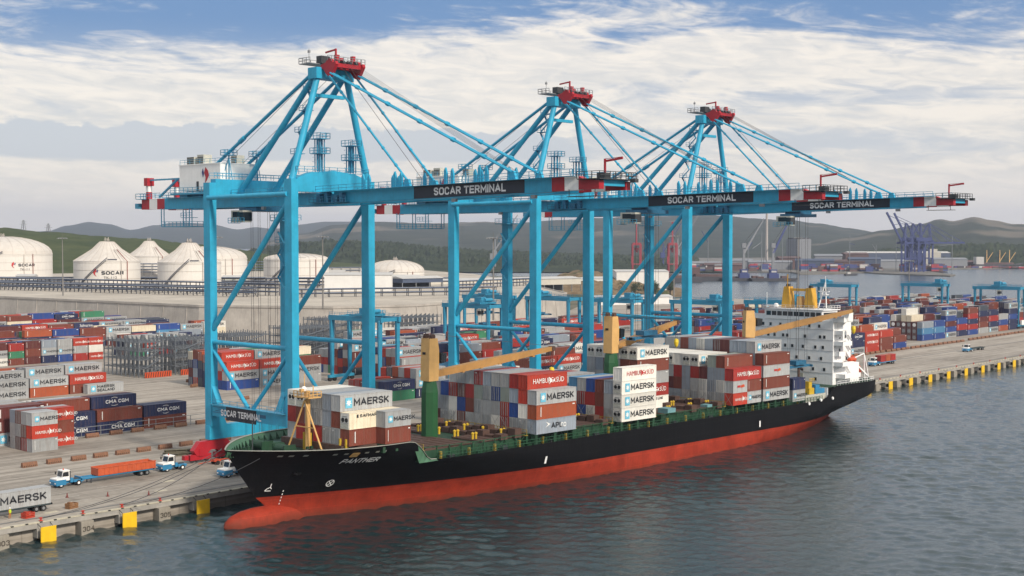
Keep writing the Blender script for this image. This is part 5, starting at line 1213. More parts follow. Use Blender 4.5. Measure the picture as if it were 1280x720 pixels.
yard_block(92.6, 82.2, 5, 6, lambda b, r: [3,3,3,3,2][b] if r > 1 else 2, 'block behind the rail fence',
           over={(4,0):'t| nc', (3,0):'nc t|', (3,1):'g| t| nc', (4,1):'o| n|', (2,0):'nc nc', (2,1):'n| n| t|', (1,0):'g* m| m|', (0,0):'r| t| m|', (1,1):'n| t| t|', (4,2):'n|', (4,3):'', (4,4):'', (4,5):'', (3,5):'Rh t|', (3,4):'g| t|', (2,5):'n| r|', (2,2):'t| n| b|'}, gap=0.5)
yard_block(106.9, 68.4, 1, 4, rt(3,3), 'small stack nearest the apron', 6.06, over={(0,0):'g| Rh g*', (0,1):'r|d t|d g|', (0,2):'m|d g|d t|d', (0,3):'g|d g| b|'}, y_step=2.55)
yard_block(113.3, 72.8, 1, 2, rt(3,3), 'second small stack near the apron', 6.06, over={(0,0):'Rh t| Rh', (0,1):'t| r| g|'})
yard_block(117.6, 163.0, 5, 5, lambda b, r: 3 if b < 4 else 2, 'block beside the first reefer rack', over={(4,0):'t| Rh', (4,1):'t| r| g*', (3,0):'o| g*', (3,1):'o| g* g*', (2,0):'g* g*', (4,2):'m| t| g|', (1,0):'t| g*', (0,0):'g| t|'}, gap=0.5)
yard_block(172.0, 159.2, 1, 1, rt(1,1), 'alone before the first reefer rack', over={(0,0):'g2'})
yard_block(186.0, 262.5, 8, 6, rt(3,3), 'twenty-foot block beyond the racks', 6.06, over={(7,0):'Rh w| Rh', (6,0):'r| g| Rh', (5,0):'B| g* g|', (4,0):'n| g* b|', (3,0):'m|d t| m|'})
yard_block(196.0, 318, 11, 5, rt(2,3), 'fourth yard block inland')
yard_block(225.0, 352, 8, 5, rt(3,3), 'fifth yard block inland')
yard_block(222.0, 385, 8, 6, rt(3,4), 'rear block under the retaining wall')
yard_block(232.0, 440, 8, 5, rt(2,3), 'last yard row under the retaining wall')
yard_block(250.0, 262.5, 6, 5, rt(1,3), 'yard block behind the rack rows', 6.06)
yard_block(206.4, 136.6, 3, 8, lambda b, r: 4 if r > 1 else 4-r, 'yard block between the first crane legs', over={(0,0):'B| g* Rh', (0,1):'B| r| g* Rh', (0,2):'m|d g|d B| Rh', (1,0):'g* g* Rh', (1,1):'B| g| Rh g*', (2,0):'g| g* t|', (0,3):'g|d g|d r|d r|'})
yard_block(219.2, 78.4, 2, 6, lambda b, r: [2,3][b], 'yard block under the first yard gantry', over={(0,0):'e| nc', (0,1):'g| l|', (1,0):'n| g* g*', (1,1):'B| n| Rh', (0,2):'g|', (1,2):'n| t| g*'})
yard_block(247.0, 62.0, 1, 3, rt(3,3), 'stack with white reefers under the second crane', over={(0,0):'g| t| w*f', (0,1):'t| g| w.f', (0,2):'g| n| w.f'})
yard_block(256.0, 110.6, 9, 7, rt(3,4), 'middle yard block, second lane')
yard_block(268.0, 76.0, 10, 6, rt(3,4), 'middle yard block, first lane', over={(1,0):'nW nS Rh', (2,0):'g| g* Rh', (0,0):'B| g* t|', (0,1):'g| r| g* g|'})
yard_block(262.0, 142, 12, 7, rt(3,4), 'middle yard block, third lane')
yard_block(300.0, 176, 12, 6, rt(2,4), 'middle yard block, fourth lane')
yard_block(330.0, 208, 14, 6, rt(2,3), 'middle yard block, fifth lane')
yard_block(436.6, 53.6, 5, 6, rt(4,5), 'quayside block behind the ship stern', over={(4,0):'B| t|', (4,1):'r| B| t|', (3,0):'t| t| R|', (2,0):'R| Rh Rh', (1,0):'g* n| nc', (0,0):'g* nc n| g|', (4,2):'r| s| B|', (3,1):'r| o| t| w*'}, pool=FARPOOL)
yard_block(541.0, 66.0, 14, 7, rt(3,5), 'farther quayside block past the stern', pool=FARPOOL, over={(0,0):'B| s| b|', (1,0):'B| s| B|', (0,1):'m.d m.d m.d', (0,2):'m.d m.d m.d k.', (0,3):'m.d m.d m.d k. w.', (0,4):'m.d m.d m.d', (0,5):'m.d m.d m.d w.', (0,6):'n| n|d k.'})
yard_block(430.0, 95.0, 27, 7, rt(2,4), 'rear blocks past the stern, second lane', pool=FARPOOL)
yard_block(446.0, 122.0, 27, 7, rt(2,4), 'rear blocks past the stern, third lane', pool=FARPOOL)
yard_block(470.0, 150.0, 26, 7, rt(2,4), 'rear blocks past the stern, fourth lane', pool=FARPOOL)
yard_block(500.0, 178.0, 24, 7, rt(2,4), 'rear blocks past the stern, fifth lane', pool=FARPOOL)
# ------------------------------------------------ which of them show, and how large
def world_p(s): return (s['m'] @ s['p']) if s['m'] is not None else s['p']
cell = {}
for i, s in enumerate(SPECS):
    s['w'] = world_p(s); key = (s['m'] is None, s.get('blk', s.get('bay')), s.get('b', 0), s.get('r', s.get('k', 0)))
    cell.setdefault(key, []).append(s)
for s in SPECS:
    a = s['w']; d = (a-CAM).length
    key = (s['m'] is None, s.get('blk', s.get('bay')), s.get('b', 0), s.get('r', s.get('k', 0)))
    def height(k): return max([q['w'].z+q['H'] for q in cell.get(k, [])], default=0)
    zt = a.z+s['H']
    top = 1.0 if zt > height(key)-0.2 else 0.0
    if s['m'] is None: f, e = (key[0],key[1],key[2],key[3]-1), (key[0],key[1],key[2]-1,key[3])
    else: f, e = (key[0],key[1],0,key[3]-1), None
    front = max(0.0, min(1.0, (zt-height(f))/s['H'])); end = max(0.0, min(1.0, (zt-height(e))/s['H'])) if e else 1.0
    up = max(0.05, (CAM.z-zt)/d)
    v = (CAM-a).normalized()
    area = front*s['L']*s['H']*abs(v.y)+end*2.44*s['H']*abs(v.x)+top*s['L']*2.44*up
    lx = (a-CAM); fx = lx.x*math.cos(YAW)+lx.y*math.sin(YAW); px = 640+1641.75*(lx.x*math.sin(YAW)-lx.y*math.cos(YAW))/max(1, fx)
    hid = 1.0
    if s['m'] is None and 330 < px < 940 and a.y < 140 and zt < 17.5 and a.x > 235: hid = 0.1     # behind the ship's own stacks
    if s['m'] is None and px < 0 or px > 1285: hid = 0.02
    s['score'] = area/d**2*hid if area > 0 else 0
SPECS.sort(key=lambda s: -s['score'])
n_ind = 0; used = {}
STUFF = MB(); SMATS = [CC[k] for k in CC]+[M['logodark'],M['logocyan'],M['logowhite'],M['logored'],M['logoyellow'],M['steel'],M['vent'],M['black'],M['orange']]
def put(s):
    me = c_body(s['L'], s['H']); o = bpy.data.objects.new('shipping_container', me); C.objects.link(o)
    mx = Matrix.Translation(s['p']); o.matrix_world = (s['m'] @ mx) if s['m'] is not None else mx
    o.material_slots[0].link = 'OBJECT'; o.material_slots[0].material = CC[s['col']]
    size = 'forty-foot' if s['L'] > 8 else 'twenty-foot'
    lab = '%s %s container, %s' % (CN[s['col']], size, s['where'])
    words = len(lab.split())
    if words > 16: lab = '%s container, %s' % (CN[s['col']], s['where'])
    if used.get(lab): lab = lab.replace(' container', ' half-length container', 1)
    used[lab] = 1
    tag(o, lab, 'shipping container', 'stacked shipping containers')
    def child(nm, m2, loc=(0,0,0), own=None):
        c = bpy.data.objects.new(nm, m2); C.objects.link(c); c.parent = o; c.location = loc
        if own: c.material_slots[0].link = 'OBJECT'; c.material_slots[0].material = own
        return c
    if s['end'] == 1: child('door', c_door(s['H']), (-s['L']/2,0,0), CC[s['col']])
    if s['end'] == 2: child('cooling_unit', c_reefer(s['H']), (-s['L']/2,0,0))
    if s['logo']: child('lettering', c_logo(s['logo'], s['L'], s['H']))
def put_stuff(s):
    m = (s['m'] @ Matrix.Translation(s['p'])) if s['m'] is not None else Matrix.Translation(s['p'])
    L, H = s['L'], s['H']; ci = list(CC).index(s['col']); mb = MB()
    mb.bx(-L/2,L/2,-1.22,1.22,0,H,ci)
    n = int(L/1.0)
    for i in range(n): mb.bx(-L/2+0.3+i*(L-0.6)/n, -L/2+0.3+(i+0.45)*(L-0.6)/n, -1.26, -1.22, 0.18, H-0.12, ci)
    if s['end'] == 1:
        for y in (-0.75,-0.3,0.3,0.75): mb.bx(-L/2-0.06,-L/2,y-0.05,y+0.05,0.1,H-0.1,SMATS.index(M['steel']))
    if s['col'] == 'maroon' and s['end'] == 1 and s['logo'] is None and s['m'] is None: mb.tube((-L/2-0.08,0,H/2),(-L/2,0,H/2),0.85,10,SMATS.index(M['logowhite']) if s['t'] == 2 and s['r'] % 2 else SMATS.index(M['steel']))
    STUFF.add([m @ Vector(v) for v in mb.v], [], 0)
    k = len(STUFF.v)-len(mb.v)
    for f, mi in zip(mb.f, mb.m): STUFF.f.append(tuple(i+k for i in f)); STUFF.m.append(mi)
    if s['logo'] and (s['w']-CAM).length < 900:
        lm = c_logo(s['logo'], L, H); k = len(STUFF.v); STUFF.v += [tuple(m @ (v.co+Vector((0,-0.03,0)))) for v in lm.vertices]
        for p in lm.polygons: STUFF.f.append(tuple(i+k for i in p.vertices)); STUFF.m.append(SMATS.index(lm.materials[p.material_index]) if lm.materials[p.material_index] in SMATS else 0)
for i, s in enumerate(SPECS):
    if i < 300: put(s)
    elif s['score'] > 0 or s['t'] == 0: put_stuff(s)
o = STUFF.build('stacked_containers', SMATS, recalc=False); tag(o, 'distant rows of mixed coloured containers filling the terminal yard', 'containers', None, 'stuff')
print('containers', len(SPECS), 'ship individuals', sum(1 for s in SPECS[:300] if s['m'] is not None))
# ================================================================ YARD EQUIPMENT
def yard_gantry(lab, x, y, span, trol, zt=25.6, wb=7.6, first=[None]):
    """rubber-tyred gantry crane; x,y: near waterside leg, beams run landward"""
    if first[0] is None:
        root = empty('yard_gantry_crane', (x, y, QZ), lab, 'gantry crane', 'rubber-tyred gantry cranes over the stacks'); H = zt-QZ; B = M['rtgblue']
        for dx in (0, wb):
            for yy in (0, span):
                s = 1 if yy == 0 else -1
                MB().beam((dx,yy,1.9),(dx,yy,H-1.6),0.75,0.95,0,0.9,1.5,up=(1,0,0)).build('leg', B, root)
            gm = MB().bx(dx-0.55,dx+0.55,-1.2,span+1.2,H-1.7,H-0.1); gm.railing([(dx,-1.2,H-0.1),(dx,span+1.2,H-0.1)],1.0,0.05,2.5); gm.build('girder', B, root)
        for yy in (0, span):
            MB().bx(-1.6,wb+1.6,yy-0.5,yy+0.5,1.2,2.1).build('sill_beam', B, root)
            MB().bx(0.5,wb-0.5,yy-0.4,yy+0.4,H-1.5,H-0.3).build('end_beam', B, root)
            MB().beam((0.3,yy,H-9),(wb-0.3,yy,H-9),0.25,0.25).build('leg_tie', B, root)
            for dx in (-1.0, 1.0, wb-1.0, wb+1.0): MB().tube((dx,yy-0.3,0.75),(dx,yy+0.3,0.75),0.75,14).build('wheel', M['black'], root)
        MB().bx(1.5,5.8,-1.4,-0.5,2.0,4.4).build('power_house', M['white'], root)
        MB().railing([(-0.6,-0.7,2.1),(-0.6,-0.7,H-2)],0.5,0.06,50).beam((-0.7,-0.5,2),(-0.7,-0.5,H-1),0.1,0.5).build('ladder', M['rail'], root)
        tr = MB().bx(-0.8,wb+0.8,-2.4,2.4,H,H+0.7).bx(0.6,3.2,-1.8,1.6,H+0.7,H+2.6).bx(4.4,6.6,-1.2,1.6,H+0.7,H+2.0).tube((2,-2.2,H+1.5),(6,-2.2,H+1.5),0.7,10).build('trolley', M['rtgblue'], root)
        MB().railing([(-0.8,-2.4,H+0.7),(wb+0.8,-2.4,H+0.7),(wb+0.8,2.4,H+0.7)],1.0,0.05,1.3).tube((5,1.9,H+2),(3,-1,H+3),0.12,6).build('handrail', M['rail'], tr)
        cb = MB().bx(-0.9,0.9,-2.6,-0.6,H-4.4,H-1.9).build('operator_cab', M['vent'], tr); MB().bx(-0.94,0.94,-2.65,-1.2,H-3.9,H-2.5).build('window', M['glass'], cb)
        r = MB()
        for a in (1.6, 6.0):
            for b in (-1, 1): r.tube((a,b,H),(a,b,H-7.6),0.05,4,cap=False)
        r.build('rope', M['rope'], tr)
        MB().bx(-2.2,9.8,-0.4,0.4,H-8.6,H-8.0).bx(2,5.6,-1.1,1.1,H-8.0,H-7.2).bx(-2.3,-1.9,-1.2,1.2,H-8.7,H-8.1).bx(9.5,9.9,-1.2,1.2,H-8.7,H-8.1).build('spreader', M['bluedk'], tr)
        first[0] = root; t = root
    else:
        t = copy_tree(first[0]); t.location = (x, y, QZ); t['label'] = lab
    for ch in t.children:
        if ch.name.startswith('trolley'): ch.location.y = trol
    return t
M['rtgblue'] = mat('gantry_blue', (0.022,0.22,0.36), 0.5, 0, 0.12, 0.5, 0.1)
for a in (('blue yard gantry framed between the legs of the leftmost big crane',246,110,23.5,9),('blue yard gantry seen left of the second big crane legs',330,142,23.5,6),('blue yard gantry farther back behind the second big crane',392,192,23.5,12),
          ('blue yard gantry with its beam crossing behind the second and third big cranes',399,160,23.5,19),('blue yard gantry left of the third big crane, before the white warehouse',402,128,23.5,3),
          ('blue yard gantry behind the third big crane legs',413,92,23.5,4),('blue yard gantry just left of the white superstructure',432,68,23.5,3),('blue yard gantry behind the yellow exhaust casings, against grey water',630,150,25,17),
          ('blue yard gantry with trolley over its right legs, against the bay',675,117,25,3.0),('blue yard gantry cut by the right picture edge',655,66,25,12)): yard_gantry(*a)
def light_pole(x, y, h, lab, first=[None]):
    if first[0] is None:
        root = empty('floodlight_mast', (x, y, 0), lab, 'light mast', 'tall floodlight masts')
        MB().tube((0,0,0),(0,0,34.6),0.42,10,r2=0.2).build('mast', M['mast'], root)
        hd = MB().lathe([(0.3,34.2),(1.9,34.3),(1.9,34.5),(0.3,34.6)],16).build('head_frame', M['mast'], root)
        for i in range(10):
            t = i*math.pi/5; c, s = math.cos(t), math.sin(t)
            MB().beam((1.9*c,1.9*s,34.5),(3.0*c,3.0*s,34.3),0.5,0.5).build('lamp', M['steel'], root)
        MB().tube((0,0,34.5),(0,0,37),0.05,5).build('lightning_rod', M['mast'], root)
        first[0] = root; t = root
    else: t = copy_tree(first[0]); t.location = (x, y, 0); t['label'] = lab
    t.location.z = h-34.6
M['mast'] = mat('mast_grey', (0.20,0.19,0.18), 0.6, 0.2, 0.1)
light_pole(366, 527, 51.5, 'grey floodlight mast standing before the white tanks, far left'); light_pole(300, 276, 51.6, 'grey floodlight mast just right of the leftmost crane leg'); light_pole(370, 289, 52.0, 'grey floodlight mast between the two right legs of the leftmost crane')
light_pole(368, 175, 51.2, 'grey floodlight mast between the legs of the second crane'); light_pole(560, 219, 52.5, 'grey floodlight mast between the legs of the third crane'); light_pole(700, 223, 51.8, 'grey floodlight mast rising behind the ship superstructure, right of the yellow casings'); light_pole(705, 151, 36.0+2, 'grey floodlight mast among the right container rows before the bay')
# ------------------------------------------------ reefer racks
def rack(x, y, nx, ny, nz, lab):
    root = empty('reefer_rack', (x, y, QZ), lab, 'steel rack', 'steel reefer racks in the yard')
    dx, dy, dz = 3.1, 2.75, 2.95; cols = MB()
    for i in range(nx+1):
        for j in range(ny+1): cols.beam((i*dx,j*dy,0),(i*dx,j*dy,nz*dz+1.2),0.26,0.26)
    cols.build('column_grid', M['rackgrey'], root)
    for k in range(1, nz+1):
        f = MB()
        for i in range(nx+1): f.beam((i*dx,0,k*dz),(i*dx,ny*dy,k*dz),0.2,0.2)
        for j in range(ny+1): f.beam((0,j*dy,k*dz),(nx*dx,j*dy,k*dz),0.2,0.2)
        f.bx(0,nx*dx,ny*dy/2-0.6,ny*dy/2+0.6,k*dz,k*dz+0.06); f.railing([(0,0,k*dz),(nx*dx,0,k*dz)],1.0,0.06,3.1).railing([(0,0,k*dz),(0,ny*dy,k*dz)],1.0,0.06,2.75)
        f.build('walkway_floor', M['rackgrey'], root)
    st = MB()
    for k in range(nz): st.beam((nx*dx*0.2,-0.7,k*dz),(nx*dx*0.8,-0.7,(k+1)*dz),0.9,0.15)
    st.build('stairs', M['rackgrey'], root)
M['rackgrey'] = mat('rack_steel', (0.13,0.145,0.165), 0.55, 0.3, 0.2)
for a in ((208,189,3,8,4,'grey steel reefer rack at the left edge of the open yard, nearest the second block'),(222,188.5,5,6,4,'grey steel reefer rack behind the orange striped barrier, left of crane leg'),(245,190,6,6,4,'grey steel reefer rack seen through the leftmost crane legs'),(285,205,8,5,4,'grey steel reefer rack behind the first yard gantry'),(330,240,8,5,4,'grey steel reefer rack below the retaining wall, right of the leftmost crane'),(395,262,9,4,3,'grey steel reefer rack far back between the first and second cranes')): rack(*a)
def striped(x, y, n, lab):
    mb = MB(); L = n*3.0; mb.bx(0,L,0,0.5,0,1.9,0)
    for i in range(int(L/0.9)): mb.prism([(i*0.9+0.15,0.1),(i*0.9+0.45,0.1),(i*0.9+0.75,1.8),(i*0.9+0.45,1.8)], lambda a, b: (a,-0.02,b), lambda a, b: (a,0,b), 1)
    o = mb.build('striped_barrier', [M['orange'], M['black']], origin=(0,0,0)); o.location = (x, y, QZ); tag(o, lab, 'barrier', 'striped barriers before the racks')
striped(209, 186.6, 3.4, 'orange barrier with black slanted stripes before the second reefer rack'); striped(223, 186.4, 4.5, 'orange barrier with black slanted stripes left of the leftmost crane leg')
# ------------------------------------------------ ground barriers
def barriers():
    me = None
    def b(x, y, lab, rz=0):
        nonlocal me
        if me is None:
            mb = MB(); mb.prism([(-0.45,0),(0.45,0),(0.45,0.45),(0.3,1.02),(-0.3,1.02),(-0.45,0.45)], lambda a, c: (-1.6,a,c), lambda a, c: (1.6,a,c), 0)
            for i in range(6): mb.prism([(-1.5+i*0.5,0.1),(-1.28+i*0.5,0.1),(-1.1+i*0.5,0.42),(-1.32+i*0.5,0.42)], lambda a, c: (a,-0.47,c), lambda a, c: (a,-0.45,c), 1)
            o = mb.build('concrete_barrier', [M['barrier'], M['barrierdark']]); me = o.data
        else: o = bpy.data.objects.new('concrete_barrier', me); C.objects.link(o)
        o.location = (x, y, QZ); o.rotation_euler.z = rz; tag(o, lab, 'barrier', 'painted concrete barriers along the lanes')
    for i in range(10): b(97.7+5.36*i+g.uniform(-.3,.3), 52+g.uniform(-.2,.2), 'brown painted barrier on the near apron row, %s from the left' % ORD[i+1], g.uniform(-.05,.05))
    for i in range(7): b(127.5+6.1*i+g.uniform(-.3,.3), 81.0-1.7+g.uniform(-.2,.2), 'brown painted barrier before the front left block, %s from the left' % ORD[i+1], g.uniform(-.05,.05))
    for i in range(24): b(443+4.6*i, 50.3+g.uniform(-.2,.2), 'brown barrier in the row beyond the ship stern, %s from the stern' % ORD[i+1], g.uniform(-.05,.05))
    for i in range(22): b(561+4.8*i, 51.5+i*0.12+g.uniform(-.2,.2), 'brown barrier in the row before the right quayside block, %s from the ship' % ORD[i+1], g.uniform(-.05,.05))
    for x, y, l in ((205,152,'lone brown barrier on the open yard before the racks'),(217,158,'lone brown barrier on the open yard left of the crane leg'),(212.8,166,'lone brown barrier by the second reefer rack'),(196,113,'lone brown barrier in the lane left of the crane sill')): b(x, y, l, 0.3)
M['barrierdark'] = mat('barrier_stripe', (0.07,0.045,0.03), 0.8)
barriers()
def fence():
    root = empty('yard_fence', (120, 79.6, QZ), 'light grey post-and-rail fence in front of the front left container block', 'fence'); dx = 50
    for i in range(11): MB().beam((i*5,0,0),(i*5,0,2.6),0.12,0.12).build('post', M['steel'], root)
    for z in (0.4, 1.4, 2.5): MB().beam((0,0,z),(dx,0,z),0.09,0.13).build('rail', M['steel'], root)
fence()
# ------------------------------------------------ vehicles
def tractor(x, y, lab, rz=math.pi, first=[None]):
    if first[0] is None:
        root = empty('terminal_tractor', (x, y, QZ), lab, 'truck', 'white and blue terminal tractors')
        MB().bx(-2.3,2.9,-0.45,0.45,0.62,1.0).bx(-2.6,-0.6,-1.2,1.2,0.75,1.15).bx(-2.35,-2.2,-1.1,1.1,0.5,0.8).build('chassis', M['truckblue'], root)   # built facing +x below
        ch = MB().prism([(1.0,0.5),(3.0,0.45),(3.1,1.15),(2.9,1.5),(1.0,1.5)], lambda a, b: (a,-1.25,b), lambda a, b: (a,1.25,b)).build('bonnet', M['truckblue'], root)
        MB().bx(1.1,2.95,-1.2,1.2,1.5,1.72).build('bonnet_top', M['white'], root)
        cab = MB().prism([(0.15,1.2),(1.75,1.2),(1.75,1.95),(1.45,3.0),(0.2,3.0)], lambda a, b: (a,-0.95,b), lambda a, b: (a,0.95,b)).bx(0.05,1.55,-1.05,1.05,3.0,3.14).build('cab', M['white'], root)
        MB().prism([(0.3,2.0),(1.6,2.02),(1.38,2.85),(0.35,2.85)], lambda a, b: (a,-0.975,b), lambda a, b: (a,-0.95,b)).prism([(0.3,2.0),(1.6,2.02),(1.38,2.85),(0.35,2.85)], lambda a, b: (a,0.95,b), lambda a, b: (a,0.975,b)).add([(1.75,-0.85,2.0),(1.75,0.85,2.0),(1.48,0.8,2.92),(1.48,-0.8,2.92)],[(0,1,2,3)]).build('window', M['glass'], cab)
        cab.children[0].data.transform(Matrix.Translation((0.012,0,0)))
        MB().tube((0.9,0,3.14),(0.9,0,3.4),0.12,8).build('beacon', M['orange'], cab)
        MB().beam((1.5,-1.0,2.6),(1.7,-1.5,2.7),0.05,0.05).bx(1.65,1.72,-1.7,-1.35,2.2,2.75).beam((1.5,1.0,2.6),(1.7,1.5,2.7),0.05,0.05).bx(1.65,1.72,1.35,1.7,2.2,2.75).build('mirror', M['black'], cab)
        for sx, sy in ((2.0,-1),(2.0,1),(-1.6,-1),(-1.6,1)):
            w = MB().tube((sx,sy*0.85,0.52),(sx,sy*1.22,0.52),0.52,16).build('wheel', M['black'], root); MB().tube((sx,sy*1.20,0.52),(sx,sy*1.24,0.52),0.25,12).build('rim', M['white'], w)
        MB().bx(-2.4,-0.9,-0.5,0.5,1.15,1.32).build('fifth_wheel', M['dark'], root); MB().bx(-0.5,0.1,0.6,1.2,0.8,1.6).bx(-0.5,0.1,-1.2,-0.6,0.8,1.5).build('side_tank', M['truckblue'], root)
        MB().tube((0.0,0.9,1.4),(0.0,0.9,3.2),0.09,8).build('exhaust', M['dark'], root)
        for sy in (-0.9, 0.9): MB().bx(3.05,3.14,sy-0.18,sy+0.18,0.8,1.0).build('headlight', M['letter'], root)
        first[0] = root; t = root
    else: t = copy_tree(first[0]); t.location = (x, y, QZ); t['label'] = lab
    t.rotation_euler.z = rz; return t
tractor(92.4, 26.9, 'white-cabbed terminal tractor pulling the orange tray trailer'); tractor(115.4, 27.0, 'white-cabbed terminal tractor driving without trailer towards the left'); tractor(119.8, 12.4, 'white-cabbed terminal tractor half hidden behind the ship bow'); tractor(415.5, 25.8, 'white-cabbed terminal tractor hauling red boxes beyond the ship stern'); tractor(499, 26.2, 'white-cabbed terminal tractor with empty trailer on the far right apron')
def trailer(x, y, L, lab, colm, h=1.25):
    root = empty('yard_trailer', (x, y, QZ), lab, 'trailer', 'flatbed yard trailers')
    MB().bx(0,L,-0.55,-0.25,h-0.45,h-0.1).bx(0,L,0.25,0.55,h-0.45,h-0.1).bx(0,L,-1.2,-1.05,h-0.25,h).bx(0,L,1.05,1.2,h-0.25,h).bx(0,0.3,-1.2,1.2,h-0.3,h+0.3).bx(L-0.3,L,-1.2,1.2,h-0.3,h).bx(L*0.33,L*0.36,-1.1,1.1,h-0.3,h-0.05).bx(L*0.66,L*0.69,-1.1,1.1,h-0.3,h-0.05).build('frame', colm, root)
    for a in (L-2.9, L-1.6):
        for sy in (-1, 1):
            w = MB().tube((a,sy*0.65,0.52),(a,sy*1.15,0.52),0.52,16).build('wheel', M['black'], root); MB().tube((a,sy*1.14,0.52),(a,sy*1.18,0.52),0.26,12).build('rim', M['steel'], w)
    for sy in (-0.8, 0.8): MB().beam((2.4,sy,0.05),(2.4,sy,h-0.3),0.16,0.16).build('landing_leg', M['dark'], root)
    return root
trailer(94.4, 26.9, 16.0, 'blue flatbed trailer under the long orange tray', M['truckblue'])
def tray():
    L, w, h = 12.6, 2.7, 1.4; mb = MB(); x0, y0, z0 = 0, -w/2, 0
    mb.bx(0,L,-w/2,w/2,0,0.12)
    for s in (-1, 1): mb.bx(0,L,s*w/2-0.06*(s+1),s*w/2+0.06*(1-s),0.12,h); mb.bx(-0.05,L+0.05,s*(w/2)-0.1,s*(w/2)+0.1,h,h+0.12)
    for x in (0, L-0.12): mb.bx(x,x+0.12,-w/2+0.12,w/2-0.12,0.12,h)
    for i in range(13): mb.bx(0.3+i*1.0,0.42+i*1.0,-w/2-0.06,-w/2,0.05,h)
    o = mb.build('open_tray', M['tray']); o.location = (98.0, 26.9, QZ+1.26); tag(o, 'long open-topped orange steel tray on the blue flatbed trailer', 'tray')
tray()
M['darkframe'] = mat('trailer_dark', (0.03,0.045,0.05), 0.6)
trailer(66.9, 9.6, 12.4, 'dark wheeled trailer under the grey lettered container at the left edge', M['darkframe'])
def edge_box():
    s = dict(col='grey', L=12.19, H=2.88, p=Vector((72.9, 9.6, QZ+1.26)), m=None, end=0, logo='star', where='riding the trailer cut by the left picture edge')
    put(s)
edge_box()
trailer(417.4, 25.8, 13.0, 'blue flatbed trailer carrying red boxes beyond the ship stern', M['truckblue']); trailer(501.0, 26.2, 13.0, 'empty dark flatbed trailer on the far right apron', M['darkframe'])
def small_boxes():
    for i, (dx, c, lab) in enumerate(((0,'red','front red half-height box on the trailer beyond the ship stern'),(4.1,'orange','middle orange half-height box on the trailer beyond the ship stern'),(8.2,'red','rear red half-height box on the trailer beyond the ship stern'))):
        mb = MB().bx(0,3.7,-1.15,1.15,0,2.3)
        for k in range(7): mb.bx(0.15+k*0.52,0.35+k*0.52,-1.2,-1.15,0.15,2.15)
        mb.bx(-0.03,3.73,-1.2,1.2,2.3,2.42)
        o = mb.build('cargo_box', CC[c] if c != 'orange' else CC['orange']); o.location = (418.2+dx, 25.8, QZ+1.26); tag(o, lab, 'cargo box', 'boxes on the stern trailer')
small_boxes()
def red_cart():
    root = empty('red_drawbar_cart', (124.4, 26.2, QZ), 'long low red drawbar trailer parked in front of the crane bogie', 'trailer')
    MB().bx(0,1.6,-0.8,0.8,0.7,1.1).beam((1.6,0,0.9),(6.8,0.2,0.9),0.2,0.2).bx(6.6,10.2,-0.9,0.9,0.8,1.1).beam((-3.4,0,0.6),(0,0,0.85),0.14,0.14).beam((7,-0.6,1.1),(9.6,0.6,1.7),0.2,0.2).build('frame', M['redorange'], root)
    for x in (0.8, 8.4):
        for s in (-1, 1): MB().tube((x,s*0.6,0.45),(x,s*0.95,0.45),0.45,14).build('wheel', M['black'], root)
M['redorange'] = mat('cart_red', (0.42,0.06,0.025), 0.5, 0, 0.15)
red_cart()
def beams_pile():
    for k, (y, z, lab) in enumerate(((40.2,0.35,'weathered steel beam on the ground by the crane sill, lower front'),(41.4,0.35,'weathered steel beam on the ground by the crane sill, lower rear'),(40.8,1.05,'weathered steel beam lying on top of two others by the crane sill'))):
        mb = MB().bx(-4.6,4.6,-0.5,0.5,-0.32,-0.22).bx(-4.6,4.6,-0.5,0.5,0.22,0.32).bx(-4.6,4.6,-0.08,0.08,-0.22,0.22)
        for i in range(5): mb.bx(-4.2+i*2.1,-4.1+i*2.1,-0.45,0.45,-0.22,0.22)
        o = mb.build('steel_beam', M['weathered']); o.location = (127.8, y, QZ+z); o.rotation_euler.z = -0.5; tag(o, lab, 'steel beam', 'steel beams piled by the crane')
M['weathered'] = mat('weathered_beam', (0.13,0.12,0.085), 0.85, 0, 0.3, 1.2, 0.4)
beams_pile()
def person():
    verts = [(0,0,0.95),(0,0,1.15),(0,0,1.38),(0,0,1.52),(0.02,0,1.66),(0,0.2,1.40),(0.03,0.27,1.14),(0.14,0.26,0.92),(0,-0.2,1.40),(0.02,-0.27,1.14),(0.10,-0.27,0.90),(0,0.1,0.9),(0.06,0.11,0.5),(0.02,0.12,0.09),(0.16,0.13,0.04),(0,-0.1,0.9),(-0.05,-0.11,0.5),(-0.12,-0.12,0.09),(0.03,-0.13,0.04)]
    ed = [(0,1),(1,2),(2,3),(3,4),(2,5),(5,6),(6,7),(2,8),(8,9),(9,10),(0,11),(11,12),(12,13),(13,14),(0,15),(15,16),(16,17),(17,18)]
    rad = [.15,.15,.16,.065,.11,.075,.05,.04,.075,.05,.04,.1,.07,.05,.05,.1,.07,.05,.05]
    me = bpy.data.meshes.new('person'); me.from_pydata(verts, ed, []); o = bpy.data.objects.new('person', me); C.objects.link(o)
    me.materials.append(M['workwear']); o.modifiers.new('skin', 'SKIN')
    for v, r in zip(me.skin_vertices[0].data, rad): v.radius = (r, r)
    me.skin_vertices[0].data[0].use_root = True
    sd = o.modifiers.new('sub', 'SUBSURF'); sd.levels = 1; sd.render_levels = 1
    o.location = (70.9, 7.0, QZ); o.rotation_euler.z = -1.2; tag(o, 'worker in a yellow-green safety jacket and helmet standing by the left trailer', 'person')
    MB().lathe([(0.2,0.93),(0.225,1.1),(0.235,1.38),(0.12,1.5)],14).build('jacket', M['hivis'], o); MB().lathe([(0.15,1.70),(0.14,1.78),(0.08,1.84),(0.001,1.86)],12,(0.02,0,0)).build('helmet', M['letter'], o)
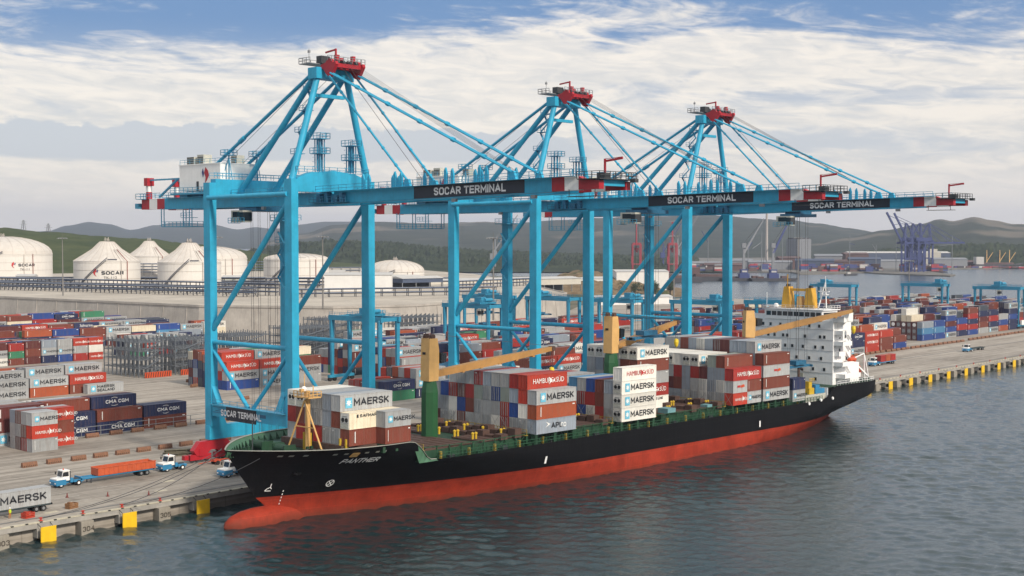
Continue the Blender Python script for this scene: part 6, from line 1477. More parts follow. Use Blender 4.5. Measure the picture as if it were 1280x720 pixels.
M['workwear'] = mat('orange_workwear', (0.42,0.16,0.03), 0.8); M['hivis'] = mat('hi_vis', (0.42,0.62,0.03), 0.7)
person()
def clutter():
    for x, y, lab, c in ((73.2,5.3,'red open steel crate on the apron beside the worker','redcrate'),(82.2,7.2,'brown timber crate on the apron right of the grey trailer','timber')):
        mb = MB().bx(-0.95,0.95,-0.6,0.6,0,0.1)
        for s in (-1, 1):
            for z in (0.1, 0.4, 0.68): mb.bx(-0.95,0.95,s*0.6-0.03,s*0.6+0.03,z,z+0.22)
            for z in (0.1, 0.4, 0.68): mb.bx(s*0.95-0.03,s*0.95+0.03,-0.56,0.56,z,z+0.22)
        mb.bx(-0.6,-0.1,-0.4,0.4,0.1,1.1)
        o = mb.build('open_crate', M[c]); o.location = (x, y, QZ); o.rotation_euler.z = 0.2; tag(o, lab, 'crate')
    for x, y, lab in ((86.5,16.5,'small dark traffic cone on the apron below the tray trailer'),(92.0,12.0,'small dark traffic cone farther right on the apron'),(97.6,7.4,'small reddish traffic cone nearest the quay kerb')):
        o = MB().bx(-0.25,0.25,-0.25,0.25,0,0.06).lathe([(0.19,0.06),(0.05,0.85),(0.001,0.87)],10).build('traffic_cone', M['cone']); o.location = (x, y, QZ); tag(o, lab, 'traffic cone', 'traffic cones on the apron')
    for x, y, lab in ((78,6.6,'shallow grey hatch plate in the apron, near the timber crate'),(101.5,9.5,'shallow grey hatch plate in the apron, below the tray trailer'),(108,17.0,'shallow grey hatch plate in the apron, right of centre')):
        o = MB().bx(-1.2,1.2,-0.5,0.5,0.005,0.03).build('cover_plate', M['kerb']); o.location = (x, y, QZ); tag(o, lab, 'hatch plate', 'plates in the apron')
M['redcrate'] = mat('crate_red', (0.38,0.04,0.02), 0.6); M['timber'] = mat('crate_timber', (0.22,0.11,0.05), 0.8, 0, 0.25, 3); M['cone'] = mat('cone_dark', (0.16,0.035,0.03), 0.7)
clutter()
# ================================================================ TANK FARM, SHEDS, FAR HARBOUR
def tank(x, y, r, h, roof, lab, words=None, cone=False, z=TZ, stair=True):
    root = empty('storage_tank', (x, y, z), lab, 'storage tank', 'white storage tanks'); n = 48
    MB().lathe([(r,0),(r,h),(r+0.25,h),(r+0.25,h+0.25),(r,h+0.25)], n).build('shell', M['tankwhite'], root, smooth=False)
    if cone: prof = [(r,h+0.25),(r*0.62,h+roof*0.42),(r*0.44,h+roof*0.62),(r*0.22,h+roof*0.98),(r*0.10,h+roof),(0.001,h+roof)]
    else: prof = [(r*math.cos(a)*1.0, h+0.25+roof*math.sin(a)) for a in [i*math.pi/16 for i in range(8)]]+[(0.001,h+roof)]
    rf = MB().lathe(prof, n).build('roof', M['tankroof'], root)
    mb = MB()
    for i in range(0, n, 2):
        t = 2*math.pi*i/n
        for (r0, z0), (r1, z1) in zip(prof, prof[1:-1]): mb.beam((r0*math.cos(t),r0*math.sin(t),z0+0.1),(r1*math.cos(t),r1*math.sin(t),z1+0.1),0.25,0.25)
    mb.build('roof_ribs', M['tankrib'], rf)
    mb = MB(); top = h+roof
    mb.railing([(2.2*math.cos(t*math.pi/3),2.2*math.sin(t*math.pi/3),top) for t in range(7)],1.4,0.1,1.2)
    for a in (-1.2, 0.3, 1.4): mb.tube((a,0.3,top-0.4),(a,0.3,top+2.2+abs(a)*0.6),0.3,8)
    mb.build('vent_group', M['tankrib'], rf)
    for zz in (h*0.33, h*0.66, h*0.94): MB().lathe([(r+0.02,zz),(r+0.16,zz),(r+0.16,zz+0.22),(r+0.02,zz+0.22)], n).build('wind_girder', M['tankrib'], root)
    va = math.atan2(CAM.y-y, CAM.x-x)
    if stair:   # stair winding up to a platform at the eaves
        pts = []; a0 = va-0.95
        for i in range(19): t = a0+0.95*i/18; pts.append(((r+0.7)*math.cos(t),(r+0.7)*math.sin(t),h*1.08*i/18))
        mb = MB()
        for p, q in zip(pts, pts[1:]): mb.beam(p,q,1.0,0.25); mb.beam((p[0],p[1],p[2]+1.2),(q[0],q[1],q[2]+1.2),0.18,0.5)
        mb.build('spiral_stair', M['darkstair'], root)
        mb = MB()
        for i in range(6): t = va+0.02+0.28*i/6; mb.beam(((r*0.93)*math.cos(t),(r*0.93)*math.sin(t),h+0.9),((r*0.93)*math.cos(t+0.05),(r*0.93)*math.sin(t+0.05),h+0.9),1.4,1.6)
        mb.build('gauge_platform', M['darkstair'], root)
    for da, m_ in ((0.42,'tankrib'),(0.62,'piperust')):
        t = va+da; MB().tube(((r+0.4)*math.cos(t),(r+0.4)*math.sin(t),0),((r+0.4)*math.cos(t),(r+0.4)*math.sin(t),h),0.3,6).tube(((r+0.3)*math.cos(t),(r+0.3)*math.sin(t),h),(r*0.5*math.cos(t),r*0.5*math.sin(t),h+roof*0.6),0.25,6).build('riser_pipe', M[m_], root)
    if words:
        txt, sub, off = words; 
        def fn(hh, zz):
            def f(a, b): t = va+off+a/r; return ((r+0.2)*math.cos(t),(r+0.2)*math.sin(t),zz+b)
            return f
        MB().text(txt, fn(1,h*0.50), 2.5, 0, 0.05, False, 1.25).build('lettering', M['logodark'], root)
        MB().text(sub, lambda a, b: fn(1,h*0.34)(a+1.5,b), 1.7, 0, 0.0, False, 1.2).build('tank_number', M['logodark'], root)
        f = fn(1, h*0.42); w0 = -4.6
        pl = [(1.6,0.0),(0.4,1.6),(0.3,2.6),(1.4,3.6),(0.9,5.6),(-0.6,4.6),(-1.3,2.8),(-0.4,1.4)]; bl = [(2.0,2.6),(1.4,3.4),(2.0,5.0),(2.7,4.0)]
        k = MB(); k.add([f(w0+a*0.9,b*1.05) for a, b in pl],[tuple(range(8))],0).add([f(w0+a*0.9,b*1.05) for a, b in bl],[(0,1,2,3)],1); k.build('emblem', [M['logored'],M['logoblue']], root)
M['tankwhite'] = mat('tank_white', (0.64,0.61,0.57), 0.6, 0, 0.05, 0.05, 0.22, dirt=(0.40,0.31,0.24)); M['tankroof'] = mat('tank_roof', (0.54,0.50,0.455), 0.65, 0, 0.10, 0.2, 0.15); M['tankrib'] = mat('tank_rib', (0.44,0.40,0.36), 0.6); M['darkstair'] = mat('stair_dark', (0.06,0.065,0.08), 0.6); M['piperust'] = mat('riser_rust', (0.25,0.07,0.05), 0.6)
tank(527, 926, 42.1, 20.9, 15.6, 'largest white tank with domed roof, cut by the picture edge', ('SOCAR','TK-111',0.30))
tank(465, 645, 23.0, 18.5, 13.9, 'white tank with stepped conical roof and dark lettering, before the grass hill', ('SOCAR','TK-112',-0.17), True)
tank(491, 581, 21.6, 18.0, 13.6, 'white tank with stepped conical roof beside the tall crane leg', None, True)
tank(614, 827, 18.8, 19.2, 13.5, 'white tank with conical roof seen in the gap behind two others', None, True, stair=False)
tank(621, 745, 31.5, 17.6, 10.2, 'white domed tank just behind the first landside crane leg', None, stair=False)
tank(617, 622, 25.4, 18.2, 4.4, 'white low-domed tank behind the waterside legs of the first crane', None)
tank(696, 593, 23.7, 7.8, 9.1, 'white domed tank behind the long shed, between the first two cranes', None)
def shed(name, lab, x, y, L, Wd, h, rz, wall, roofm, z=TZ, openf=False, cat='shed', win=0, pitch=1.5):
    root = empty(name, (x, y, z), lab, cat, None, rz)
    if openf:
        MB().bx(0,L,0,Wd,h*0.55,h).build('fascia', wall, root)
        n = int(L/9)
        for i in range(n+1): MB().beam((i*L/n,0.4,0),(i*L/n,0.4,h*0.55),0.5,0.5).build('post', M['steel'], root)
        MB().bx(0,L,Wd-0.5,Wd,0,h*0.55).build('rear_wall', M['darkstair'], root)
    else: MB().bx(0,L,0,Wd,0,h).build('wall', wall, root)
    MB().prism([(-0.6,h),(Wd+0.6,h),(Wd/2,h+pitch)], lambda a, b: (-0.6,a,b), lambda a, b: (L+0.6,a,b)).build('roof', roofm, root)
    for i in range(win):
        f = MB().bx(3+i*(L-6)/max(1,win-1)-0.9,3+i*(L-6)/max(1,win-1)+0.9,-0.08,0,h*0.5,h*0.5+1.4).build('window', M['glass'], root)
    return root
M['sheetgrey'] = mat('sheet_roof', (0.46,0.45,0.43), 0.6, 0, 0.1, 0.2, 0.1); M['cladcream'] = mat('clad_cream', (0.50,0.47,0.41), 0.7, 0, 0.08, 0.2, 0.12); M['cladwhite'] = mat('clad_white', (0.66,0.65,0.63), 0.6, 0, 0.06, 0.2, 0.1); M['cladblue'] = mat('clad_blue', (0.06,0.08,0.13), 0.7); M['claybrown'] = mat('clad_brown', (0.20,0.10,0.07), 0.8)
shed('long_shed', 'long pale shed with open front posts between the first and second cranes', 606, 520, 190, 26, 10.5, R(-14), M['cladcream'], M['sheetgrey'], z=TZ-8, openf=True)
shed('blue_canopy', 'dark blue steel canopy at the left end of the long shed', 590, 470, 34, 16, 6.5, R(-10), M['cladblue'], M['sheetgrey'], z=TZ, openf=True)
shed('white_hall', 'white windowless hall behind the middle legs of the leftmost crane', 520, 470, 44, 24, 10.5, R(-44), M['cladwhite'], M['sheetgrey'])
shed('low_white_hut', 'small white hut with dark windows at the far left below the tank', 436, 860, 20, 12, 6.5, R(-25), M['cladcream'], M['sheetgrey'], win=3)
shed('warehouse', 'white warehouse with three small windows before the earth mound', 822, 538, 52, 30, 14, R(-42), M['cladwhite'], M['sheetgrey'], z=2.9, win=6, cat='warehouse')
shed('warehouse', 'larger white warehouse with red brown gable, right of its windowed neighbour', 868, 498, 46, 36, 20, R(-42), M['cladwhite'], M['sheetgrey'], z=2.9, cat='warehouse')
shed('quay_store', 'low white store roof in front of the trees, left of third crane', 700, 385, 60, 16, 6, R(-28), M['cladwhite'], M['sheetgrey'], z=2.9)
def pipe_rack(x0, y0, x1, y1, h, lab, dark=True, lev=2):
    L = math.hypot(x1-x0, y1-y0); root = empty('pipe_rack', (x0, y0, TZ), lab, 'pipe rack', 'elevated pipe racks', math.atan2(y1-y0, x1-x0)); n = int(L/8); fr = MB()
    for i in range(n+1):
        for w in (0, 3.2): fr.beam((i*8,w,0),(i*8,w,h),0.4,0.4)
        for k in range(lev): fr.beam((i*8,0,h-0.4-k*2.4),(i*8,3.2,h-0.4-k*2.4),0.3,0.3)
    for k in range(lev): fr.beam((0,1.6,h-0.6-k*2.4),(n*8,1.6,h-0.6-k*2.4),0.3,0.35)
    fr.build('trestle', M['darkstair'] if dark else M['racksteel'], root)
    for k in range(lev):
        for j in range(4): MB().tube((0,0.4+j*0.8,h-0.1-k*2.4),(n*8,0.4+j*0.8,h-0.1-k*2.4),0.26+0.06*(j % 2),6).build('pipe', M['racksteel'] if j % 2 else M['pipeblue'], root)
M['racksteel'] = mat('pipe_grey', (0.27,0.27,0.27), 0.5, 0.3); M['pipeblue'] = mat('pipe_blue_grey', (0.10,0.13,0.20), 0.5)
pipe_rack(410, 735, 545, 565, 6.5, 'long pipe rack on the terrace before the lettered tanks'); pipe_rack(548, 560, 640, 460, 6.5, 'pipe rack on the terrace behind the leftmost crane legs'); pipe_rack(470, 700, 560, 640, 4.5, 'low pipe rack close to the stepped-roof tanks', lev=1)
pipe_rack(640, 800, 720, 740, 14, 'tall pipe rack between tanks, right of crane leg', False, 4); pipe_rack(640, 905, 700, 850, 16, 'tall pipe rack between the big tank and its neighbour', False, 5); pipe_rack(600, 428, 700, 440, 5.5, 'pipe rack below the long shed')
pipe_rack(585, 820, 612, 785, 13, 'tall pipe rack in the gap between two lettered tanks', False, 4)
def bund(x0, y0, x1, y1, h, lab):
    L = math.hypot(x1-x0, y1-y0); o = MB().bx(0,L,0,0.6,0,h).bx(-0.2,L+0.2,-0.1,0.7,h,h+0.2).build('bund_wall', M['wall']); o.location = (x0, y0, TZ); o.rotation_euler.z = math.atan2(y1-y0, x1-x0); tag(o, lab, 'wall', 'bund walls round the tanks')
bund(395, 905, 540, 730, 2.6, 'low pale bund wall before the largest tank'); bund(545, 725, 640, 640, 2.6, 'low pale bund wall before the stepped-roof tanks'); bund(648, 640, 760, 585, 3.0, 'low pale bund wall before the low-domed tank'); bund(350, 1010, 392, 908, 5.5, 'taller bund wall at the picture edge below the largest tank')
pipe_rack(345, 905, 470, 730, 5.0, 'near pipe rack with dark trestles running along the retaining wall'); pipe_rack(475, 690, 600, 520, 5.5, 'second near pipe rack behind the grey floodlight mast'); pipe_rack(660, 690, 760, 640, 10, 'pipe rack before the low-domed tank', False, 3); pipe_rack(430, 640, 560, 480, 3.2, 'lowest pipe track along the terrace edge', True, 1)
pipe_rack(383, 662, 432, 424, 5.2, 'nearest pipe rack, dark trestles just above the retaining wall'); pipe_rack(395, 690, 452, 430, 7.5, 'taller pipe rack behind the one above the retaining wall', True, 3); pipe_rack(440, 405, 560, 345, 5.0, 'pipe rack above the retaining wall beyond the first crane')
for i, (x, y, L, h, m_) in enumerate(((470,790,14,5,'cladwhite'),(505,700,9,4,'cladcream'),(560,640,18,5,'vent'),(610,560,16,6,'cladwhite'),(640,610,12,8,'cladcream'),(575,520,10,4,'cladwhite'),(700,640,22,7,'cladcream'),(655,560,26,5,'cladwhite'))):
    shed('pump_house', 'small pump house on the tank terrace, ' + ['before the largest tank','between the first two lettered tanks','left of the leftmost crane leg','behind the big diagonal brace','behind the low-domed tank pipes','near the white windowless hall','beside the low-domed tank','right of the white windowless hall'][i], x, y, L, 9, h, R(-48), M[m_], M['sheetgrey'])
# ------------------------------------------------ trees
def leaf_crown(mb, c, r, n, gg, s=1.0):
    for _ in range(n):
        u = Vector((gg.gauss(0,1),gg.gauss(0,1),gg.gauss(0,1))).normalized()*(gg.random()**0.45); p = c+Vector((u.x*r.x,u.y*r.y,u.z*r.z))
        a = Vector((gg.gauss(0,1),gg.gauss(0,1),gg.gauss(0,.6))).normalized(); b = a.orthogonal().normalized(); q = s*gg.uniform(0.5,1.1)
        mb.add([p+a*q,p+b*q*0.7,p-a*q,p-b*q*0.7],[(0,1,2,3)])
def tree(x, y, z, h, lab, grp, seed):
    gg = random.Random(seed); root = empty('tree', (x, y, z), lab, 'tree', grp); t = MB(); t.tube((0,0,0),(0.2,0.1,h*0.5),h*0.03,7,r2=h*0.015)
    for k in range(4): a = gg.uniform(0,6.28); t.tube((0.1,0.05,h*(0.25+0.07*k)),(h*0.24*math.cos(a),h*0.24*math.sin(a),h*(0.55+0.08*k)),h*0.012,5,r2=h*0.005)
    t.build('trunk', M['bark'], root); c = MB()
    for k in range(9):
        a = gg.uniform(0,6.28); rr = gg.uniform(0,0.26)*h; leaf_crown(c, Vector((rr*math.cos(a),rr*math.sin(a),h*gg.uniform(0.42,0.9))), Vector((h*0.19,h*0.19,h*0.13)), 85, gg, h*0.035)
    c.build('crown', M['leaf'], root, recalc=False)
M['bark'] = mat('bark', (0.06,0.045,0.035), 0.9); M['leaf'] = mat('foliage', (0.030,0.048,0.020), 0.8, 0, 0.45, 0.25)
TP = [(838,436),(850,428),(846,450),(862,452),(866,440),(874,462),(884,470),(856,466),(893,482),(830,450),(900,496),(842,470)]
TD = ['nearest the waterside tip of the grove','at the right end of the grove','second row of the grove','middle of the grove','front right of the grove','rear middle of the grove','near the mound foot','behind the tallest','close to the barges','front left of the grove','rearmost of the grove','left of the grove by the store']
for i, (x, y) in enumerate(TP): tree(x, y, 2.9, 11+4*g.random(), 'dark leafy tree right of the earth mound, %s' % TD[i], 'grove beside the earth mound', 40+i)
for i, (x, y, w) in enumerate(((790,560,'left of the windowed warehouse'),(800,575,'tucked behind the windowed warehouse'),(770,545,'far left of the windowed warehouse, before the mound'))): tree(x, y, 2.9, 13+3*g.random(), 'dark leafy tree %s' % w, 'trees by the warehouse', 70+i)
# ------------------------------------------------ far harbour
def bxthing(name, lab, cat, boxes, mats, x, y, z, rz=0, grp=None):
    root = empty(name, (x, y, z), lab, cat, grp, rz)
    for nm, b, mi in boxes: MB().bx(*b).build(nm, mats[mi], root)
    return root
def portal_crane(x, y, rz, lab, s=1.0):
    root = empty('red_portal_crane', (x, y, 2.2), lab, 'harbour crane', 'red harbour cranes', rz); W2, H = 17*s, 56*s
    for a in (-W2, W2):
        for b in (-8*s, 8*s): MB().beam((a,b,0),(a,b,H),2.4*s,2.4*s).build('leg', M['farred'], root)
    MB().bx(-W2-1,W2+1,-8*s,8*s,H-2*s,H+3*s).build('portal_beam', M['farred'], root); MB().bx(-W2,W2,-8*s,8*s,16*s,17.5*s).build('sill_beam', M['farred'], root)
    mb = MB()
    for a in (-W2*0.9, W2*0.9): mb.beam((a,0,H+3*s),(a*0.2,0,H+42*s),1.3*s,1.3*s)
    for a in (-5, 0, 5): mb.beam((a*s,0,H+3*s),(a*0.3*s,0,H+42*s),0.5*s,0.5*s)
    mb.bx(-5*s,5*s,-2*s,2*s,H+41*s,H+44*s); mb.build('mast_frame', M['farred'], root)
    MB().bx(-7*s,7*s,-4*s,4*s,H-12*s,H-7*s).bx(-3*s,3*s,-2*s,2*s,H-16*s,H-12*s).beam((-5*s,0,H-7*s),(-5*s,0,H),0.6,0.6).beam((5*s,0,H-7*s),(5*s,0,H),0.6,0.6).build('grab_trolley', M['farred'], root)
M['farred'] = mat('far_red', (0.30,0.035,0.05), 0.6); M['farblue'] = mat('far_blue', (0.035,0.05,0.16), 0.6); M['fargrey'] = mat('far_grey', (0.19,0.20,0.22), 0.7); M['fardark'] = mat('far_dark', (0.05,0.05,0.06), 0.8); M['farwhite'] = mat('far_white', (0.42,0.41,0.40), 0.7); M['farrust'] = mat('far_rust', (0.10,0.06,0.058), 0.8, 0, 0.3, 0.05)
portal_crane(1530, 975, R(40), 'red harbour crane left, beyond the earth mound', 0.75); portal_crane(1565, 935, R(40), 'red harbour crane right, beside the third big crane', 0.75)
def far_sts(x, y, rz, lab, up):
    root = empty('distant_quay_crane', (x, y, 2.2), lab, 'gantry crane', 'dark blue quay cranes across the bay', rz); H, Wd = 44, 20
    for a in (-9, 9):
        for b in (0, Wd): MB().beam((a,b,0),(a,b,H+4),2.2,2.2).build('leg', M['farblue'], root)
    mb = MB()
    for a in (-9, 9): mb.beam((a,0,20),(a,Wd,20),1.2,1.6).beam((a,0,H),(a,Wd,21),1,1)
    for b in (0, Wd): mb.beam((-9,b,H+2),(9,b,H+2),1.8,2.4).beam((-9,b,12),(9,b,12),1.4,2)
    mb.build('bracing', M['farblue'], root)
    MB().beam((0,-2,H),(0,Wd+18,H),5,3).build('girder', M['farblue'], root); MB().bx(-5,5,Wd-2,Wd+12,H+2,H+8).build('machinery_house', M['farblue'], root)
    tip = (0,-26,H+46) if up else (0,-52,H)
    MB().beam((0,-2,H),tip,4,2.4).build('boom', M['farblue'], root)
    mb = MB()
    for a in (-6, 6): mb.beam((a,1,H+2),(a*0.3,3,H+30),1.4,1.4).beam((a*0.6,Wd,H+2),(a*0.3,4,H+30),1,1)
    mb.build('a_frame', M['farblue'], root)
    st = MB(); st.beam((0,3,H+30),(0,Wd+16,H+1),0.6,0.6)
    if up: st.beam((0,3,H+30),(0,-17,H+27),0.6,0.6).beam((0,3,H+30),(0,-24,H+42),0.6,0.6)
    else: st.beam((0,3,H+30),(0,-28,H+1),0.7,0.7).beam((0,3,H+30),(0,-50,H+1),0.7,0.7)
    st.build('stays', M['farblue'], root)
far_sts(1831, 699, R(-137), 'distant dark blue quay crane with raised boom, leftmost of four', True)
far_sts(1890, 716, R(-137), 'distant dark blue quay crane with raised boom, second of four', True)
far_sts(1864, 685, R(42), 'distant dark blue quay crane with lowered boom, third of four', False)
far_sts(1921, 697, R(42), 'distant dark blue quay crane with lowered boom, rightmost of four', False)
def barge_crane(x, y, rz, lab, col, lift):
    root = empty('crane_barge', (x, y, WZ), lab, 'barge', 'crane barges moored in the bay', rz)
    MB().prism([(-26,0),(26,0),(29,3.4),(-29,3.4)], lambda a, b: (a,-8,b), lambda a, b: (a,8,b)).build('hull', M['fardark'], root)
    MB().bx(-6,6,-6,6,3.4,9).bx(-4,4,-5,5,9,14).build('machine_house', M['farblue'], root); MB().bx(-3,3,-5.2,-5,10.5,12.5).build('window', M['farwhite'], root)
    MB().beam((0,0,14),(0,0,44),3.2,3.2,0,2.0,2.0).bx(-2.5,2.5,-2.5,2.5,40,46).build('tower', M['fargrey'], root)
    MB().beam((0,0,34),(26,6,34+lift),2.6,2.6,0,1,1).build('jib', M[col], root)
    MB().beam((0,0,46),(26,6,34+lift),0.4,0.4).beam((26,6,34+lift),(26,6,20),0.3,0.3).build('rope', M['fardark'], root)
    MB().bx(10,17,-4,4,3.4,6).bx(-20,-12,-5,3,3.4,5.4).build('deck_load', M['farrust'], root)
barge_crane(1345, 672, R(-45), 'crane barge in the bay, left of the pair, jib raised to the right', 'fargrey', 42); barge_crane(1360, 640, R(-45), 'crane barge in the bay, right of the pair, with longer bluish jib', 'farblue', 50)
def hulk(x, y, L, rz, lab, house=True):
    root = empty('moored_barge', (x, y, WZ), lab, 'barge', 'dark barges moored in the bay', rz)
    MB().prism([(-L/2+3,0),(L/2-3,0),(L/2,5),(-L/2,5)], lambda a, b: (a,-9,b), lambda a, b: (a,9,b)).build('hull', M['fardark'], root)
    MB().bx(-L*0.4,L*0.2,-6,6,5,8).build('deck_cargo', M['farrust'], root)
    if house: MB().bx(L*0.28,L*0.42,-6,6,5,16).build('deckhouse', M['farrust'], root)
hulk(1290, 760, 120, R(-48), 'long dark barge with rust cargo seen between third crane legs'); hulk(1330, 700, 70, R(-45), 'short dark barge beside the crane barges', False); hulk(1245, 700, 60, R(-40), 'low dark barge nearest the grove of trees', False)
def cluster(pts, nm, lab, cat, m, grp):
    for i, (x, y, L, Wd, h, rz) in enumerate(pts):
        root = empty(nm, (x, y, 2.2), lab.replace('number XX along the shore', SHW.pop(0)), cat, grp, rz); MB().bx(-L/2,L/2,-Wd/2,Wd/2,0,h).build('wall', m, root)
        MB().prism([(-Wd/2-1,h),(Wd/2+1,h),(0,h+Wd*0.12)], lambda a, b: (-L/2-1,a,b), lambda a, b: (L/2+1,a,b)).build('roof', M['sheetgrey'] if i % 2 else m, root)
SHW = ['dark red one far left of the grey tower','grey one left of the crane barges','grey one behind the crane barges','red brown one just left of the grey tower','dark blue one beside the grey tower','tall grey one right of the grey tower','red brown one left of the dark hall','tallest red brown one near the dark hall','dark blue one before the dark hall','grey one behind the raised booms','grey one right of the pale silo','small red brown one near the moored vessel','grey one at the right picture edge','grey one nearest the third crane leg']
WH = ['far left by the chimney','left of the grey tower','right of the grey tower','below the falling ridge','left of the blue cranes','behind the blue cranes','beside the pale silo','along the shore rocks','near the wooded slope','at the right picture edge']
g3 = random.Random(31)
for i, (px, D, L, h, mm) in enumerate(((905,2080,60,9,'farrust'),(925,2190,40,14,'fargrey'),(962,2150,70,12,'fargrey'),(985,2200,36,18,'farrust'),(1018,2130,60,15,'cladblue'),(1035,2190,44,22,'fargrey'),(1052,2160,70,13,'farrust'),(1068,2230,40,24,'farrust'),(1080,2160,50,17,'cladblue'),(1112,2250,60,12,'fargrey'),(1185,2330,60,14,'fargrey'),(1205,2360,40,9,'farrust'),(1262,2420,70,8,'fargrey'),(880,2120,50,11,'fargrey'))):
    a = pxaz(px); Dd = D/math.cos(a-YAW); cluster([(CAM.x+math.cos(a)*Dd, CAM.y+math.sin(a)*Dd, L, 26, h, R(-48)+g3.uniform(-.2,.2))], 'harbour_shed', 'low far harbour shed across the bay, number XX along the shore', 'shed', M[mm], 'sheds across the bay')
shed('dark_hall', 'long dark blue hall with pale roof across the bay, behind the blue cranes', 2200, 985, 190, 40, 24, R(-47), M['cladblue'], M['sheetgrey'], z=2.2, pitch=3, cat='hall')
bxthing('grey_tower', 'square grey tower block standing across the bay', 'building', [('wall',(-15,15,-15,15,0,50),0),('roof',(-13,13,-13,13,50,52),1)]+[('window_band',(-15.3,15.3,-15.3,15.3,k*6+4,k*6+5.4),0) for k in range(8)], [M['fargrey'],M['fardark']], 1990, 970, 2.2, R(-20))
o = MB().lathe([(6,0),(3.4,100),(3.2,110),(0.01,110)],16).lathe([(3.8,96),(3.9,96),(3.9,100),(3.7,100)],16).build('chimney', M['farchim']) if False else None
M['farchim'] = mat('chimney_grey', (0.36,0.33,0.31), 0.8)
o = MB().lathe([(3.0,0),(2.0,98),(1.9,112),(0.01,112)],16).build('chimney', M['farchim']); o.location = (2090, 1095, 2.2); tag(o, 'tall slim pale chimney across the bay below the third crane boom', 'chimney')
bxthing('silo_block', 'pale beige concrete silo block behind the distant blue cranes', 'silo', [('wall',(-14,14,-12,12,0,26),0),('head_house',(-6,8,-8,8,26,32),0),('conveyor',(-24,-14,-2,2,8,20),1)], [M['cladcream'],M['farrust']], 2260, 850, 2.2, R(-60))
def far_stacks():
    gg = random.Random(3); mb = MB(); ms = [M['farrust'],M['farred'],M['farblue'],M['fargrey'],M['fardark'],M['farwhite']]
    for k in range(420):
        px = gg.choice([gg.uniform(862,905), gg.uniform(940,960), gg.uniform(1030,1092), gg.uniform(1000,1100), gg.uniform(1128,1180), gg.uniform(1185,1290)])
        a = pxaz(px); d = gg.uniform(2080, 2170) if px < 1110 else gg.uniform(2130,2230) if px < 1184 else gg.uniform(2400,2480)
        x, y = CAM.x+math.cos(a)*d, CAM.y+math.sin(a)*d; n = gg.randint(1,4) if px < 1184 else 1
        for t in range(n): mb.add([(x+ux*6.1*0.8-uy*1.2*0.6, y-ux*6.1*0.6-uy*1.2*0.8, 2.2+t*2.7+uz*2.6) for ux, uy, uz in ((-1,-1,0),(1,-1,0),(1,1,0),(-1,1,0),(-1,-1,1),(1,-1,1),(1,1,1),(-1,1,1))], [(0,3,2,1),(4,5,6,7),(0,1,5,4),(1,2,6,5),(2,3,7,6),(3,0,4,7)], gg.choice([0,0,0,1,1,2,2,3,4,5]))
    o = mb.build('far_container_stacks', ms); tag(o, 'rusty and dark container stacks lining the shore across the bay', 'containers', None, 'stuff')
far_stacks()
def lattice(x, y, h, lab, m):
    root = empty('derrick_crane', (x, y, 2.2), lab, 'crane', 'thin distant cranes', R(-40)); MB().beam((0,0,0),(0,0,h*0.55),2.5,2.5,0,1.6,1.6).build('tower', M[m], root); MB().beam((0,0,h*0.35),(h*0.42,0,h),1.8,1.8,0,0.7,0.7).build('jib', M[m], root); MB().beam((0,0,h*0.58),(h*0.42,0,h),0.4,0.4).bx(-5,3,-3,3,h*0.22,h*0.34).build('machine_house', M[m], root)
lattice(1905, 1165, 95, 'thin dark lattice crane between third crane legs', 'fargrey'); lattice(1840, 1150, 78, 'thin pale lattice crane next to the dark one', 'farblue')
lattice(1560, 1290, 90, 'thin jib crane seen between the second crane left legs', 'fargrey'); lattice(1480, 1220, 80, 'thin jib crane right of the middle leg of second crane', 'fargrey')
def quay_masts():
    gg = random.Random(17); W_ = ['by the grey tower','left of the grey tower','beside the dark hall','near the crane barges','between the barges and tower','before the dark hall','right of the chimney','near the shore rocks','beside the pale silo','behind the third crane leg']
    for i in range(10):
        px = [1002,978,1095,935,958,1120,952,1062,1190,885][i]; a = pxaz(px); d = gg.uniform(2000,2150)/math.cos(a-YAW); h = gg.uniform(34,62)
        root = empty('harbour_mast', (CAM.x+math.cos(a)*d, CAM.y+math.sin(a)*d, 2.2), 'thin distant mast or boom on the far shore, ' + W_[i], 'mast', 'thin masts across the bay', gg.uniform(0,6)); MB().tube((0,0,0),(0,0,h),0.7,6,r2=0.4).build('pole', M['fargrey'], root); MB().beam((0,0,h*0.75),(gg.uniform(8,18),0,h*gg.uniform(0.5,1.1)),0.7,0.7).build('boom', M['farblue'] if i % 2 else M['fargrey'], root)
quay_masts()
def far_ship():
    root = empty('cargo_vessel', (2270, 735, WZ), 'small dark cargo vessel moored across the bay at right', 'ship', None, R(-42)); 
    MB().prism([(-42,0),(40,0),(47,9),(38,7),(-38,7),(-44,8)], lambda a, b: (a,-8,b), lambda a, b: (a,8,b)).build('hull', M['fardark'], root); MB().bx(-40,-26,-6,6,7,20).build('superstructure', M['farwhite'], root)
    for a in (-18, 6, 24): MB().beam((a,0,7),(a,0,32),1.4,1.4,0,0.8,0.8).beam((a,0,12),(a+11,0,28),0.8,0.8).build('derrick', M['tan'], root)
    MB().bx(-30,30,-5,5,7,10).build('hatch', M['farrust'], root)
far_ship()
def boat(x, y, lab): 
    root = empty('small_boat', (x, y, WZ), lab, 'boat', None, R(-30)); MB().prism([(-9,0),(8,0),(11,2.4),(-9.5,2)], lambda a, b: (a,-2.4,b), lambda a, b: (a,2.4,b)).build('hull', M['fardark'], root); MB().bx(-6,-1,-1.6,1.6,2,4.6).build('wheelhouse', M['farwhite'], root)
boat(1650, 690, 'small dark boat alone on the bay, right of the yellow casings')
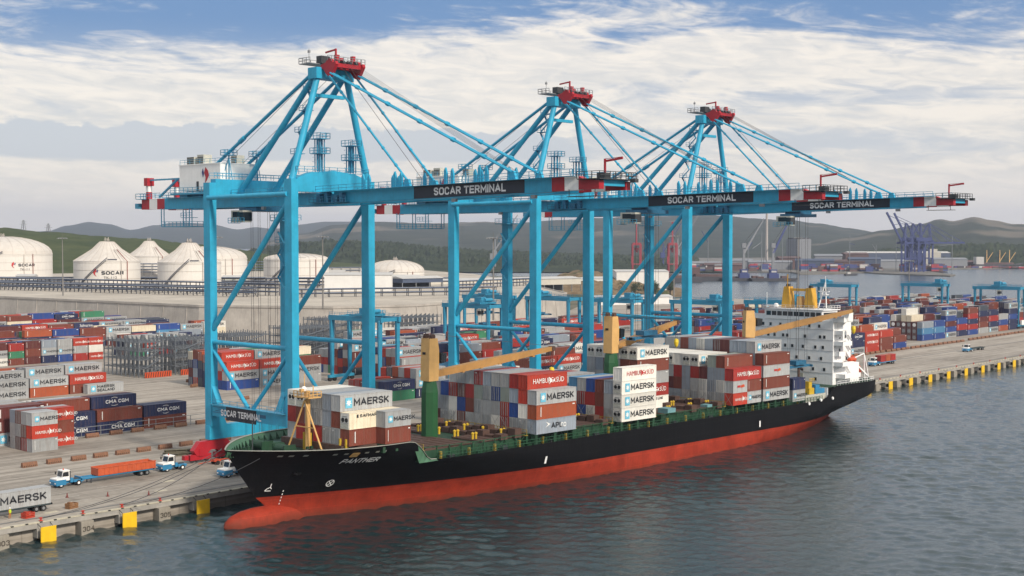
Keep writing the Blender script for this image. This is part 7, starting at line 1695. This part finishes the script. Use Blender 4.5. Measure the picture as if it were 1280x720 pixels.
def pylon(px, d, h, lab):
    a = pxaz(px); x, y = CAM.x+math.cos(a)*d, CAM.y+math.sin(a)*d; z = CAM.z+(300.4-(291 if px < 45 else 294))/1641.75*d-3
    root = empty('power_pylon', (x, y, z), lab, 'pylon', 'power pylons on the grass hill', 0.4); mb = MB()
    for s in (-1, 1):
        for q in (-1, 1): mb.beam((s*3.2,q*3.2,-4),(s*0.5,q*0.5,h),0.4,0.4)
    for k in range(6): zz = k*h/7; w = 3.2*(1-k/8); mb.beam((-w,-w,zz),(w,-w,zz+h/8),0.25,0.25).beam((w,w,zz),(-w,w,zz+h/8),0.25,0.25)
    mb.build('lattice_tower', M['fargrey'], root); MB().beam((-7,0,h*0.72),(7,0,h*0.72),0.4,0.4).beam((-5,0,h*0.88),(5,0,h*0.88),0.4,0.4).build('cross_arm', M['fargrey'], root)
pylon(30, 1735, 18, 'lattice power pylon on the grass hill crest, left of the pair'); pylon(61, 1740, 17, 'lattice power pylon on the grass hill crest, right of the pair')
def villages():
    gg = random.Random(9)
    def add(px, y, d, L, h): a = pxaz(px); VIL.append((CAM.x+math.cos(a)*d, CAM.y+math.sin(a)*d, CAM.z+(300.4-y)/1641.75*d*math.cos(a-YAW), L, h, a))
    for (pa, pb, ya, yb, n, dd) in ((1178,1222,292,300,20,4150),):
        for i in range(n): add(gg.uniform(pa, pb), gg.uniform(ya, yb), dd+gg.uniform(-60,60), gg.uniform(9,17), gg.uniform(4.5,7))
VIL = []; villages()
def houses():
    first = None
    for i, (x, y, z, L, h, a) in enumerate(VIL):
        root = empty('hillside_house', (x, y, z), 'pale far-off building on the hazy hillside, one of its cluster', 'building', 'pale buildings on the far hillsides', a+math.pi/2)
        MB().bx(-L/2,L/2,-5,5,-8,h).build('wall', M['farwhite'], root); MB().prism([(-5.6,h),(5.6,h),(0,h+2)], lambda p, q: (-L/2,p,q), lambda p, q: (L/2,p,q)).build('roof', M['farrust'] if i % 3 == 0 else M['cladcream'], root)
houses()
# ================================================================ AIR
def haze():
    mb = MB().bx(-9000, 16000, -6000, 15500, -3.0, 420)
    m = bpy.data.materials.new('air'); m.use_nodes = True; nt = m.node_tree; nt.nodes.clear()
    out = nt.nodes.new('ShaderNodeOutputMaterial'); v = nt.nodes.new('ShaderNodeVolumePrincipled')
    v.inputs['Color'].default_value = (0.74, 0.82, 1.0, 1); v.inputs['Density'].default_value = HAZE; v.inputs['Anisotropy'].default_value = 0.2
    nt.links.new(v.outputs[0], out.inputs['Volume'])
    o = mb.build('haze', m); tag(o, kind='stuff')
HAZE = 0.000065
haze()
